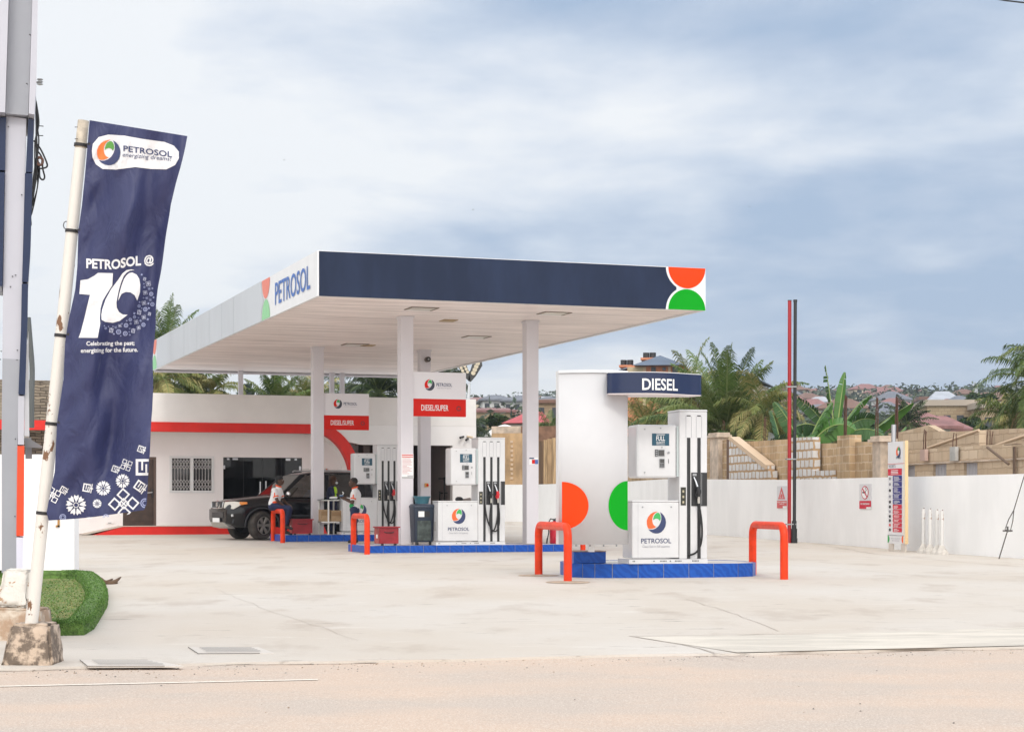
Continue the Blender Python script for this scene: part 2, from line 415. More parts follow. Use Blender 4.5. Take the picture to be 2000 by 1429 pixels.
def road_mat():
    m = bpy.data.materials.new('dusty_road'); m.use_nodes = True; nt = m.node_tree; N = nt.nodes; L = nt.links
    b = N['Principled BSDF']; b.inputs['Roughness'].default_value = .9; b.inputs['Specular IOR Level'].default_value = .2
    tc = N.new('ShaderNodeTexCoord')
    def nz(scale, det, lo, hi, sy=1.0, rough=.6):
        mp = N.new('ShaderNodeMapping'); mp.inputs['Scale'].default_value = (1, sy, 1); L.new(tc.outputs['Object'], mp.inputs[0])
        n = N.new('ShaderNodeTexNoise'); n.inputs['Scale'].default_value = scale; n.inputs['Detail'].default_value = det; n.inputs['Roughness'].default_value = rough
        L.new(mp.outputs[0], n.inputs['Vector'])
        c = N.new('ShaderNodeMapRange'); c.inputs[1].default_value = lo; c.inputs[2].default_value = hi; L.new(n.outputs['Fac'], c.inputs[0]); return c.outputs[0]
    def mix(f, a, bc, k=1.0):
        q = N.new('ShaderNodeMath'); q.operation = 'MULTIPLY'; q.inputs[1].default_value = k; L.new(f, q.inputs[0])
        x = N.new('ShaderNodeMixRGB'); L.new(q.outputs[0], x.inputs[0])
        for i, v in ((1, a), (2, bc)):
            if isinstance(v, tuple): x.inputs[i].default_value = (*v, 1)
            else: L.new(v, x.inputs[i])
        return x.outputs[0]
    dust = (.575,.445,.355); asp = (.50,.42,.36)
    patch = nz(.5, 6, .40, .60, 1.5)
    c = mix(patch, dust, asp)
    gr = nz(75, 4, .50, .66)                    # stone grains showing through
    c = mix(gr, c, (.74,.67,.60), .7)
    dk = nz(85, 3, .56, .68)
    c = mix(dk, c, (.22,.18,.15), .5)
    L.new(c, b.inputs['Base Color'])
    bn = N.new('ShaderNodeTexNoise'); bn.inputs['Scale'].default_value = 90; bn.inputs['Detail'].default_value = 4; L.new(tc.outputs['Object'], bn.inputs['Vector'])
    bp = N.new('ShaderNodeBump'); bp.inputs['Strength'].default_value = .5; bp.inputs['Distance'].default_value = .008
    L.new(bn.outputs['Fac'], bp.inputs['Height']); L.new(bp.outputs[0], b.inputs['Normal'])
    return m
FC = concrete_mat(); RD = road_mat()
EARTH = mat('earth', (.16,.12,.07), .95, var=.4, vscale=.02, col2=(.05,.07,.03), lo=.42, hi=.58)

# earth and hills: one sheet to the horizon
ys = [-60, 10, 15.5, 28, 39, 46, 53, 70, 90, 110, 130, 150, 200, 250, 300, 350, 400, 450, 500, 550, 600, 650, 720, 900, 1200, 1600]
xs = [-1500, -800, -400, -250, -150, -80, -40, -15, 0, 15, 40, 80, 120, 160, 200, 250, 320, 400, 600, 900, 1500]
def HX(x, y):
    z = H(y)
    if y > 110:
        k = min(1, (y-110)/300.0)
        z += k*(3.0*math.sin(x*.011+1)+2.0*math.sin(x*.031+y*.01) + 7*max(0, min(1, (x-110)/60.0))*min(1, (y-110)/480))
    return z
g = MB(); nx = len(xs)
g.add([(x, y, HX(x, y) - .012) for y in ys for x in xs], [(j*nx+i, j*nx+i+1, (j+1)*nx+i+1, (j+1)*nx+i) for j in range(len(ys)-1) for i in range(nx-1)], EARTH, True)
tag(g.build('ground', recalc=False), kind='structure')
def edge_y(x): return 14.8 + (x+4.05)*.215
# road sheet
rd = MB(); n = 60; ryl = [-30, 0, 6, 9, 10, 11, 12, 13, 14]
cols = [(-40 + i*1.5) for i in range(54)]
vv = []
for x in cols:
    e = edge_y(x) + .25
    for y in ryl + [min(e, 40)]:
        yy = min(y, e); vv.append((x, yy, H(yy) + .004 + (0.0)))
k = len(ryl)+1
rd.add(vv, [(i*k+j, (i+1)*k+j, (i+1)*k+j+1, i*k+j+1) for i in range(len(cols)-1) for j in range(k-1)], RD)
tag(rd.build('road', recalc=False), kind='structure')
# thin pale edge line on the road
LINE = mat('worn_line_paint', (.86,.78,.68), .9, var=.15, vscale=20)
ln = MB()
lp = []
for i in range(30):
    x = -9 + i*.26
    y = edge_y(x)-1.30; w = .035
    lp += [(x, y-w, H(y-w)+.0085), (x, y+w, H(y+w)+.0085)]
ln.add(lp, [(2*i, 2*i+2, 2*i+3, 2*i+1) for i in range(29)], LINE)
tag(ln.build('road_marking', recalc=False), kind='structure')
# forecourt slab: a gently sloping concrete sheet with a broken front edge
random.seed(4)
fc = MB(); cols = [-40+i*.5 for i in range(105)]; vv = []; T = 90
jit = {}
for i, x in enumerate(cols):
    e0 = edge_y(x) + .05*math.sin(x*2.1)+.03*math.sin(x*5.3+1)+random.uniform(-.02, .02)
    vv.append((x, e0-.015, H(e0)-.03))
    for t in range(T+1):
        f = t/T; y = e0 + (78-e0)*(f**1.15); vv.append((x, y, H(y)+.030 + (0 if t else -.004)))
k = T+2
fc.add(vv, [(i*k+j, (i+1)*k+j, (i+1)*k+j+1, i*k+j+1) for i in range(len(cols)-1) for j in range(k-1)], FC)
tag(fc.build('forecourt', recalc=False), kind='structure')
GO = .030  # forecourt surface above H
def G(y): return H(y) + GO
def gpt(px, py, extra=0.0):
    """point where the sight line meets the forecourt"""
    d = 20.0
    for _ in range(60): d = .5*d + .5*(EYE - G(d) - extra)*FPX/(py-HZ)
    return Vector(((px-1000)/FPX*d, d, G(d)+extra))
# saw-cut joints and cracks lying in the slab
JT = mat('joint_dark', (.37,.31,.26), .95)
jn = MB()
def strip(mb, pts, w, m, lift=.004):
    for (a, b) in zip(pts, pts[1:]):
        a = Vector(a); b = Vector(b); d = (b-a); d.z = 0
        if d.length < 1e-6: continue
        nrm = Vector((-d.y, d.x, 0)).normalized()*w/2
        mb.add([a-nrm+Vector((0,0,lift)), b-nrm+Vector((0,0,lift)), b+nrm+Vector((0,0,lift)), a+nrm+Vector((0,0,lift))], [(0,1,2,3)], m)
def crack(pix, w, seed=1, rough=.02):
    random.seed(seed); pts = []
    P = [gpt(*p) for p in pix]
    for a, b in zip(P, P[1:]):
        nseg = max(2, int((b-a).length/.35))
        for i in range(nseg):
            f = i/nseg; q = a.lerp(b, f); q.x += random.uniform(-rough, rough); q.y += random.uniform(-rough, rough)*2
            q.z = G(q.y); pts.append(q)
    pts.append(P[-1]); return pts
for pix, w, sd in [([(1232,1242),(1330,1258),(1440,1284)], .014, 1), ([(1650,1243),(1830,1238),(2060,1222)], .012, 2), ([(1236,1242),(1420,1240),(1590,1237)], .014, 3),
                   ([(1340,1170),(1440,1200),(1520,1232)], .007, 5), ([(1480,1098),(1640,1110),(1800,1124),(2050,1140)], .014, 6),
                   ([(1390,1040+18),(1440,1057)], .05, 7), ([(140,1112),(330,1106),(560,1098),(800,1092)], .014, 8), ([(1560,1131),(1760,1128),(2050,1118)], .012, 9),
                   ([(1545,1062),(1612,1065),(1700,1080),(1860,1096),(2040,1110)], .02, 10), ([(420,1150),(520,1190),(700,1250)], .004, 11)]:
    strip(jn, crack(pix, w, sd), w, JT)
tag(jn.build('slab_joints', recalc=False), kind='structure')
PATCH = mat('pale_concrete_patch', (.63,.575,.50), .8, var=.16, vscale=2.5, stretch=(.4,1.5,1), bump=.3, bscale=30)
pm_ = MB(); pc_ = [gpt(*p) for p in ((1240,1243.5),(1420,1241),(1590,1238.5),(2060,1223),(2060,1259),(1700,1267.5),(1440,1274))]
pm_.add([(p.x, p.y, p.z+.0035) for p in pc_], [(0,6,5,4,3,2,1)], PATCH); tag(pm_.build('concrete_patch', recalc=False), kind='structure')
# broken rim where the slab meets the road
brk = MB(); random.seed(8)
for x0, x1, ww in ((-4.6, -3.3, .03), (-2.5, -1.1, .035), (1.55, 2.1, .03), (2.3, 5.2, .016)):
    x = x0; pts = []
    while x < x1:
        y = edge_y(x)+.05*math.sin(x*2.1)+.03*math.sin(x*5.3+1) - .035
        pts.append(Vector((x, y+random.uniform(-.02,.02), H(y)+.010))); x += random.uniform(.06, .16)
    for i, (a, b) in enumerate(zip(pts, pts[1:])):
        strip(brk, [a, b], ww*random.uniform(.4, 1.2), JT, 0)
tag(brk.build('slab_edge_gap', recalc=False), kind='structure')

# small stones and grit swept along the road edge
random.seed(31); st_ = MB(); STN = [mat('grit_tan', (.34,.26,.19), .9), mat('grit_grey', (.22,.20,.18), .9), mat('grit_pale', (.55,.50,.44), .9)]
for k in range(520):
    x = random.uniform(-5.5, 5.5); y = edge_y(x) - abs(random.gauss(0, .35)) - .03 if k < 470 else random.uniform(11, 15); r_ = random.uniform(.003, .009)
    z = (H(y)+.004 if y < edge_y(x) else G(y))+r_*.4; vv_ = [(x+r_*random.uniform(.7,1.3)*a, y+r_*random.uniform(.7,1.3)*b, z+r_*c*.8) for a, b, c in ((1,0,0),(-1,0,0),(0,1,0),(0,-1,0),(0,0,1),(0,0,-1))]
    st_.add(vv_, [(0,2,4),(2,1,4),(1,3,4),(3,0,4),(2,0,5),(1,2,5),(3,1,5),(0,3,5)], random.choice(STN))
tag(st_.build('grit', recalc=False), 'loose grit and small stones along the road edge', 'gravel', None, 'stuff')
# ============================================================ canopy
CAN = Frame(-3.755, 36.06, 19.4)
def frame_rx(fr, px, py, xl):
    r = (px-1000.0)/FPX; t = (xl + fr.o.x*fr.c + fr.o.y*fr.s)/(r*fr.c + fr.s)
    l = fr.loc(r*t, t); return l[1], EYE + (HZ-py)/FPX*t - fr.o.z
CW, CL, CZ0, CZ1 = 8.24, 21.15, 5.14, 6.02
canopy = empty('forecourt_canopy', CAN.o, CAN.a, 'large flat white forecourt canopy with a navy front fascia, standing on square white columns', 'canopy')
GREYF = mat('faded_grey_fascia', (.54,.57,.61), .5, var=.06, vscale=.6, stretch=(1,1,.4))
f = MB()
f.box(0, CW, 0, .06, CZ0, CZ1, WHITEM); f.box(0, .06, .06, CL-.06, CZ0, CZ1, WHITEM)
f.box(CW-.06, CW, .06, CL-.06, CZ0, CZ1, WHITEM); f.box(0, CW, CL-.06, CL, CZ0, CZ1, WHITEM)
r = .42; cx = CW - r - .005; hh = CZ1-CZ0
Fz = lambda off: (lambda a, b: (a, -off, b))
body = [(.03, CZ0+.002), (cx-r-.06, CZ0+.002)]
body += [(cx + (r+.055)*math.cos(R(180-a)), CZ0 + (r+.055)*math.sin(R(180-a))) for a in range(0, 64, 6)][1:]
body += [(cx + (r+.055)*math.cos(R(180+a)), CZ1 + (r+.055)*math.sin(R(180+a))) for a in range(60, -1, -6)]
body += [(cx-r-.06, CZ1-.012), (.03, CZ1-.012)]
FASN = mat('navy_fascia_sheet', (.022,.033,.070), .5, spec=.15, var=.22, vscale=.9, stretch=(1,1,.3))
f.poly(body, Fz(.006), FASN)
f.poly(arc(cx, CZ1-.004, r, r*1.02, 180, 360), Fz(.006), ORED_D)
f.poly(arc(cx, CZ0+.004, r, r*1.02, 0, 180), Fz(.006), GREENP)
# left fascia prints (plane x=0)
Fl = lambda a, b: (-.006, a, b)
CORAL = mat('faded_coral_print', (.78,.22,.16), .5); MINT = mat('faded_mint_print', (.28,.62,.32), .5)
FBLUE = mat('blue_letters', (.055,.16,.50), .5)
y1, _ = frame_rx(CAN, 527.5, 560, 0); y2, _ = frame_rx(CAN, 512, 560, 0); yt0, _ = frame_rx(CAN, 606.5, 560, 0); yt1, _ = frame_rx(CAN, 538, 560, 0)
ym = (y1+y2)/2; ra = (y2-y1)/2
f.poly(arc(ym, CZ1-.01, ra, .42, 180, 360), Fl, CORAL); f.poly(arc(ym, CZ0+.01, ra, .42, 0, 180), Fl, MINT)
# grey run with panel seams; stops short at a far pair of half discs
yend = CL - .9
gl = [(y2-.25, CZ0+.012)] + [(y2-.25 - 0, CZ1-.012)] + [(yend, CZ1-.012), (yend, CZ0+.012)]
gl = [(ym, CZ0+.44+.0)] + [(ym+(ra+.07)*math.cos(R(a)), CZ1+(.47)*math.sin(R(a))) for a in range(-80, 1, 10)] + [(yend, CZ1-.012)] + \
     [(yend, CZ0+.012)] + [(ym+(ra+.07)*math.cos(R(a)), CZ0+(.47)*math.sin(R(a))) for a in range(0, 81, 10)]
f.poly(gl, Fl, GREYF)
f.poly(arc(CL-.45, CZ1-.01, .42, .42, 180, 360), Fl, CORAL); f.poly(arc(CL-.45, CZ0+.01, .42, .42, 0, 180), Fl, MINT)
for yy in (8.4, 9.9, 11.6, 13.4, 15.4, 17.6):
    f.box(-.010, -.0065, yy, yy+.012, CZ0+.01, CZ1-.02, mat('seam_metal', (.40,.43,.47), .5))
f.text('PETROSOL', -yt1, -yt0, CZ0+.20, CZ1-.20, lambda a, b: (-.012, -a, b), FBLUE, bold=.009)
f.build('fascia', canopy, recalc=False)
# ceiling of narrow strips laid across the canopy
SOF = mat('ceiling_strip', (.90,.81,.78), .40, var=.30, vscale=1.3, stretch=(.30, 7, 1), lo=.36, hi=.60)
s = MB(); y = .07; prof = []
while y < CL-.1:
    prof += [(y, CZ0+.055), (y+.012, CZ0+.035), (y+.125, CZ0+.035), (y+.137, CZ0+.055)]; y += .15
vv = []
for py_, pz_ in prof: vv += [(.061, py_, pz_), (CW-.061, py_, pz_)]
s.add(vv, [(2*i, 2*i+1, 2*i+3, 2*i+2) for i in range(len(prof)-1)], SOF)
s.box(.061, CW-.061, .061, CL-.061, CZ1-.12, CZ1-.08, WHITEM)
s.build('ceiling', canopy, recalc=False)
# recessed light frames in the ceiling
LFR = mat('light_frame_shadow', (.24,.20,.16), .7); LGL = mat('light_glass_unlit', (.62,.58,.52), .3)
for (px, py, kind) in ((823,603,0),(1082,612,0),(876,626,1),(930,658,0),(693,673,0),(718,674.5,1)):
    t = (CZ0+.03-EYE)*FPX/(HZ-py); l = CAN.loc((px-1000)/FPX*t, t)
    w = .30 if kind == 0 else .16
    m = MB(); z0 = CZ0+.018
    if kind == 0:
        m.box(l[0]-w, l[0]+w, l[1]-.30, l[1]-.26, z0, z0+.03, LFR); m.box(l[0]-w, l[0]+w, l[1]+.26, l[1]+.30, z0, z0+.03, WHITEM)
        m.box(l[0]-w, l[0]-w+.04, l[1]-.26, l[1]+.26, z0, z0+.03, LFR); m.box(l[0]+w-.04, l[0]+w, l[1]-.26, l[1]+.26, z0, z0+.03, LFR)
        m.box(l[0]-w+.04, l[0]+w-.04, l[1]-.26, l[1]+.26, z0+.008, z0+.02, LGL)
    else:
        m.box(l[0]-w, l[0]+w, l[1]-.2, l[1]+.2, z0, z0+.02, mat('tan_cover', (.42,.30,.16), .6))
    m.build('ceiling_light', canopy)
# columns
COLM = mat('column_cladding', (.68,.655,.69), .5, var=.04, vscale=.7)
def column(cxp, cyp, zb):
    m = MB(); w = .14; l = CAN.loc(cxp, cyp)
    m.box(l[0]-w, l[0]+w, l[1]-w, l[1]+w, zb, CZ0+.036, COLM)
    m.box(l[0]-w-.02, l[0]+w+.02, l[1]-w-.02, l[1]+w+.02, CZ0-.015, CZ0+.034, COLM)
    m.build('column', canopy, bevel=.006); return l
colA = (-2.30, 40.30); colB = (.408, 41.25); colC = (-5.00, 48.00); colD = (-2.30, 48.95)
IZ2 = .26; IZ1 = .363
lA = column(*colA, IZ2); lB = column(*colB, IZ2); lC = column(*colC, IZ1); lD = column(*colD, IZ1)
# thin posts holding the far edge up from the station roof
for px in (470, 648, 668):
    x, _ = CAN.ray(px, 740, CL-.45); m = MB(); m.box(x-.065, x+.065, CL-.52, CL-.39, 4.0, CZ0+.036, COLM); m.build('roof_post', canopy)
m = MB(); m.box(.05, CW-.05, CL-.14, CL-.061, CZ0-.05, CZ0-.001, COLM); m.build('rear_beam', canopy)

def to(fr, obj_frame, p):  # world point to local of frame
    return fr.loc(*p)

# ============================================================ raised pump islands
def tile_mat():
    m = bpy.data.materials.new('blue_tiles'); m.use_nodes = True; nt = m.node_tree; N = nt.nodes; L = nt.links
    b = N['Principled BSDF']; b.inputs['Roughness'].default_value = .35; b.inputs['Specular IOR Level'].default_value = .25
    tc = N.new('ShaderNodeTexCoord'); sp = N.new('ShaderNodeSeparateXYZ'); L.new(tc.outputs['Object'], sp.inputs[0])
    ad = N.new('ShaderNodeMath'); ad.operation = 'ADD'; L.new(sp.outputs[0], ad.inputs[0]); L.new(sp.outputs[1], ad.inputs[1])
    cb = N.new('ShaderNodeCombineXYZ'); L.new(ad.outputs[0], cb.inputs[0]); L.new(sp.outputs[2], cb.inputs[1])
    wv = N.new('ShaderNodeTexWave'); wv.bands_direction = 'DIAGONAL'; wv.inputs['Scale'].default_value = 5; wv.inputs['Distortion'].default_value = 8; wv.inputs['Detail'].default_value = 2
    L.new(cb.outputs[0], wv.inputs['Vector'])
    cr = N.new('ShaderNodeValToRGB'); cr.color_ramp.elements[0].color = (.008,.070,.36,1); cr.color_ramp.elements[1].color = (.012,.092,.43,1)
    cr.color_ramp.elements[0].position = .3; cr.color_ramp.elements[1].position = .75
    L.new(wv.outputs['Fac'], cr.inputs[0]); L.new(cr.outputs[0], b.inputs['Base Color'])
    return m
TILE = tile_mat(); GROUT = mat('tile_grout', (.30,.22,.18), .9); ITOP = mat('island_top_concrete', (.60,.56,.52), .7, var=.15, vscale=2)
def tiled_outline(name, fr, outline, zg, zt, label, group, tile=.30, kind='island'):
    root = empty(name, (fr.o.x, fr.o.y, 0), fr.a, label, 'pump island', group)
    core = MB(); core.prism(outline, lambda a, b, t: (a, b, t), zg-.05, zt-.006, ITOP); core.build('core', root)
    m = MB(); n = len(outline)
    for i in range(n):
        a = Vector((*outline[i], 0)); b = Vector((*outline[(i+1) % n], 0)); d = b-a; L_ = d.length
        if L_ < 1e-4: continue
        d.normalize(); nr = Vector((d.y, -d.x, 0)); k = max(1, round(L_/tile))
        for j in range(k):
            p = a + d*(L_*j/k + .004); q = a + d*(L_*(j+1)/k - .004)
            z0 = zg + .012
            P = [p+nr*.001, q+nr*.001, q+nr*.012, p+nr*.012]
            m.add([(v.x, v.y, z0) for v in P]+[(v.x, v.y, zt) for v in P], [(0,1,2,3),(4,5,6,7),(0,1,5,4),(1,2,6,5),(2,3,7,6),(3,0,4,7)], TILE)
    m.build('tiles', root)
    gm = MB(); gm.prism([(a*1.0, b) for a, b in outline], lambda a, b, t: (a, b, t), zg-.04, zg+.010, GROUT)
    return root
I2 = Frame(-2.98, 39.10, 19.4); I1p = Frame(-2.98-.332*8.16-.10, 39.10+.943*8.16, 19.4)
x1l = I1p.rx(557, 0)
tiled_outline('pump_island', I2, [(0,0),(4.40,0),(4.40,1.75),(0,1.75)], G(39.6), IZ2, 'blue tiled island under the canopy carrying the navy bin and the middle pump', 'blue tiled pump islands')
tiled_outline('pump_island', I1p, [(x1l,0),(4.30,0),(4.30,1.75),(x1l,1.75)], G(47.5), IZ1, 'farther blue tiled island with the trolley and the left pump on it', 'blue tiled pump islands')
I3 = Frame(*gpt(1118, 1131)[:2], 19.4)
I3 = Frame(I3.o.x, 27.75, 8.0)
xr = I3.rx(1478, .35); xlft = I3.rx(1118, .25)
ol = [(xlft, .25+.05), (xlft+.13, .10), (xlft+.30, 0.02), (xlft+.55, -.05)] + [(xlft+.55+ (xr-xlft-.95)*k/5, -.05-.05*math.sin(math.pi*k/5)) for k in range(1, 5)] + \
     [(xr-.40, -.05), (xr-.14, .12), (xr-.0, .45), (xr, 1.25), (xr-.25, 1.7), (xr-.8, 1.95), (xlft+.6, 1.95), (xlft+.15, 1.7), (xlft, 1.3)]
IZ3 = .235
tiled_outline('pump_island', I3, ol, G(27.8)-.02, IZ3, 'nearest blue tiled island, rounded, under the DIESEL sign', 'blue tiled pump islands', .29)
# small tiled plinth for the sign post on the nearest island
pl = empty('sign_plinth', (I3.o.x, I3.o.y, 0), I3.a, 'low blue tiled block under the post of the DIESEL sign', 'plinth')
xa, xb = I3.rx(1121, .22), I3.rx(1184, .22)
mm = MB(); mm.box(xa, xb, .24, .80, IZ3, IZ3+.172, TILE); mm.build('block', pl, bevel=.006)
mm = MB(); mm.box(xa-.004, xb+.004, .236, .804, IZ3+.173, IZ3+.185, GROUT); mm.build('grout_cap', pl)
# ============================================================ station building
B = Frame(-10.40, 54.40, 19.4)
bld = empty('station_building', (B.o.x, B.o.y, 0), B.a, 'long white single-storey station building with a red band that curves down in an arch', 'building')
GB = G(54.5)
XL = -6.0; XR = B.rx(930)
def Z(px, py, yl=0.0): return B.rz(px, py, yl)
def X(px, yl=0.0): return B.rx(px, yl)
zt = Z(400, 769); zr1 = Z(400, 825.2); zr0 = Z(400, 843.5)
STONE = brickmat('stone_cladding', (.30,.25,.19), (.13,.11,.09), (.05,.04,.035), .34, .085, .012, (.42,.36,.28))
REC = .9
xs_ = X(150)
m = MB()
m.box(xs_, XR, 0, .25, zr1+.001, zt, CREAM)                       # parapet
m.build('parapet', bld, bevel=.01)
m = MB(); m.box(XL, xs_-.001, -.03, .25, zr1+.001, Z(90, 743), STONE); m.build('stone_parapet', bld)
# recessed wall, pieces around door, window, shop front
R_ = REC
dx0, dx1 = X(240, R_), X(305, R_); dz1 = Z(300, 892, R_)
wx0, wx1 = X(331, R_), X(418, R_); wz0, wz1 = Z(370, 962, R_), Z(370, 890, R_)
gx0, gx1 = X(436, R_), X(590, R_); gz1 = Z(500, 893, R_)
TZ = Z(370, 1026.5, 0.0)                                           # terrace level
px1 = X(716, 0); 
WLL = mat('lower_wall_paint', (.86,.82,.81), .7, var=.04, vscale=.6)
m = MB(); y0, y1 = R_, R_+.22; top = zr1
sx = X(100, R_)
for a, b, c, d in ((sx, dx0, GB-.1, top), (dx0, dx1, dz1, top), (dx1, wx0, GB, top), (wx0, wx1, GB, wz0), (wx0, wx1, wz1, top), (wx1, gx0, GB, top), (gx0, gx1, gz1, top), (gx1, px1-.02, GB, top)):
    m.box(a, b, y0, y1, c, d, WLL)
m.build('wall', bld, recalc=True)
m = MB(); m.box(XL, sx-.001, y0-.03, y1, GB-.1, top, STONE); m.build('stone_wall', bld)
# roof slab over everything
m = MB(); m.box(XL, XR-.26, .26, 8.0, zr0+.02, zr0+.30, CREAM); m.build('roof', bld)
# red band curving into the arch: outline in the facade plane, with real depth
def pxf(px, py): return (X(px), Z(px, py))
cxe, cye = 608, 940
outer = [(cxe + 97*math.sin(R(a)), cye - 116*math.cos(R(a))) for a in range(0, 91, 6)]
inner = [(cxe + 77*math.sin(R(a)), cye - 96*math.cos(R(a))) for a in range(0, 91, 6)]
zo = zr1; zi = zr0
def zfix(l, z): return [(x, min(zz, z)) for x, zz in l]
O = zfix([pxf(*p) for p in outer], zo); I_ = zfix([pxf(*p) for p in inner], zi)
O[0] = (O[0][0], zo); I_[0] = (I_[0][0], zi)
out = [(XL, zi), (XL, zo)] + O + [(O[-1][0], GB-.05), (I_[-1][0], GB-.05)] + I_[::-1]
m = MB(); m.prism(out, lambda a, b, t: (a, t, b), -.035, .28, RED); m.build('red_band', bld)
# soffit return of the arch (thick cream edge behind the red face)
out2 = [(X(630), zi+.01)] + [(x, z) for x, z in I_ if x > X(630)]
rings = [[(x-.003, .281, z-.003), (x-.003, REC-.001, z-.003)] for x, z in I_ + [(I_[-1][0], GB)]]
m = MB(); vv = [p for r_ in rings for p in r_]; m.add(vv, [(2*i, 2*i+1, 2*i+3, 2*i+2) for i in range(len(rings)-1)], WLL); m.build('arch_reveal', bld, recalc=False)
# front wall right of the arch with the wide service opening
bz1 = Z(850, 869.5); bx0 = X(704); bx1 = X(884)
RW = mat('right_wall_paint', (.82,.80,.79), .7, var=.04, vscale=.6)
spand = [O[i] for i in range(len(O))]
pts = [(O[0][0], zr1)] + [p for p in O[1:] if p[1] > bz1] + [(O[-1][0]+.0, bz1), (XR, bz1), (XR, zr1)]
m = MB(); m.prism(pts, lambda a, b, t: (a, t, b), 0.0, .25, RW)
m.box(O[-1][0]+.002, bx0, 0, .25, GB-.05, bz1-.001, RW) if bx0 > O[-1][0] else None
m.box(bx1, XR, 0, .25, GB-.05, bz1-.001, RW); m.box(XR-.25, XR, .251, 8.0, GB-.1, zt, RW); m.build('right_wall', bld)
BRN = mat('bay_brown_paint', (.085,.060,.055), .8); BRN2 = mat('bay_side_lit', (.42,.35,.34), .8)  # side wall paler: light falling into the bay is put in its colour
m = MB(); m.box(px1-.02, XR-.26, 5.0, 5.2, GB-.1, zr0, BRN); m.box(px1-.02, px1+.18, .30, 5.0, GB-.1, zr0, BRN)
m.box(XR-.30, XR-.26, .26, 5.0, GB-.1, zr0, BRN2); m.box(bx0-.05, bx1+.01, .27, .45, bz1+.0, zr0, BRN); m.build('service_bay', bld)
# shop interior behind the glass
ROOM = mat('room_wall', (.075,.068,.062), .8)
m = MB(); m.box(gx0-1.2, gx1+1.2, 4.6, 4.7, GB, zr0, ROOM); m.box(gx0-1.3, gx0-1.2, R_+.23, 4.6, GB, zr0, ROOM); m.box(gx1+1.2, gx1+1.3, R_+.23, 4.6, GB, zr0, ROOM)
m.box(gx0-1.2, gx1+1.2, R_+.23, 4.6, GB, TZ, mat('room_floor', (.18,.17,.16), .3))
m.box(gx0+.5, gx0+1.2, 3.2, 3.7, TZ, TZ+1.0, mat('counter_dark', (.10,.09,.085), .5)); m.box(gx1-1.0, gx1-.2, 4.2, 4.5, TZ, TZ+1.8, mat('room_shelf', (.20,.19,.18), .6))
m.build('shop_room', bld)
# glass shop front with two door leaves
SG = glassmat('shop_glass', (.30,.29,.28), -.01, .03)
gf = MB(); mid = X(513, R_); gf.box(gx0, gx1, R_+.04, R_+.055, TZ, gz1, SG); gfo = gf.build('glass_front', bld)
for a in (X(508, R_)-.0, X(519, R_)):
    h = MB(); h.cyl((a, R_-.03, Z(510, 968, R_)), (a, R_-.03, Z(510, 940, R_) if a < X(512, R_) else Z(510, 939, R_)), .022, STEEL, 8)
    h.cyl((a, R_-.03, Z(510, 963, R_)), (a, R_+.04, Z(510, 963, R_)), .01, STEEL, 6); h.cyl((a, R_-.03, Z(510, 945, R_)), (a, R_+.04, Z(510, 945, R_)), .01, STEEL, 6)
    h.build('handle', gfo)
for a, b, w, h_ in ((446, 895.5, .035, .04), (460, 895.5, .08, .04), (563, 896.5, .07, .05), (578, 896.5, .035, .04), (438, 911, .03, .08), (586.5, 913, .03, .09)):
    q = MB(); q.box(X(a, R_)-w, X(a, R_)+w, R_+.02, R_+.075, Z(a, b, R_)-h_/1.2, Z(a, b, R_)+h_/2, STEEL); q.build('patch_fitting', gfo)
q = MB()
for xx in (X(476, R_), mid, X(550, R_)): q.box(xx-.004, xx+.004, R_+.035, R_+.06, TZ, gz1-.01, DARKP)
q.build('glass_joint', gfo)
# window with trellis guard
FRM = mat('white_window_frame', (.70,.70,.70), .4)
w = MB(); t = .07; w.box(wx0, wx1, R_-.03, R_+.10, wz0, wz0+t, FRM); w.box(wx0, wx1, R_-.03, R_+.10, wz1-t, wz1, FRM)
w.box(wx0, wx0+t, R_-.03, R_+.10, wz0+t, wz1-t, FRM); w.box(wx1-t, wx1, R_-.03, R_+.10, wz0+t, wz1-t, FRM)
wm = (wx0+wx1)/2; w.box(wm-.045, wm+.045, R_-.03, R_+.10, wz0+t, wz1-t, FRM)
w.box(wx0-.10, wx1+.14, R_-.018, R_-.001, wz0-.10, wz0-.03, WLL)
win = w.build('window', bld)
p_ = MB(); p_.box(wx0+t, wx1-t, R_+.13, R_+.14, wz0+t, wz1-t, mat('dark_window_glass', (.018,.016,.016), .06, spec=.8)); p_.build('pane', win)
tr = MB(); TRM = mat('trellis_metal', (.55,.53,.52), .5); zz0, zz1 = wz0+t, wz1-t
for a, b in ((wx0+t, wm-.045), (wm+.045, wx1-t)):
    nn = 6; st = (b-a)/nn
    for i in range(nn+1): tr.box(a+i*st-.006, a+i*st+.006, R_+.05, R_+.062, zz0, zz1, TRM)
    hb = (zz1-zz0)*.32
    for base in (zz0+.03, zz1-hb-.03):
        for i in range(nn):
            for (u0, v0, u1, v1) in ((0,0,1,.5), (0,.5,1,0), (0,.5,1,1), (0,1,1,.5)):
                tr.cyl((a+(i+u0)*st, R_+.045, base+v0*hb), (a+(i+u1)*st, R_+.045, base+v1*hb), .007, TRM, 4)
tr.build('trellis_guard', win)
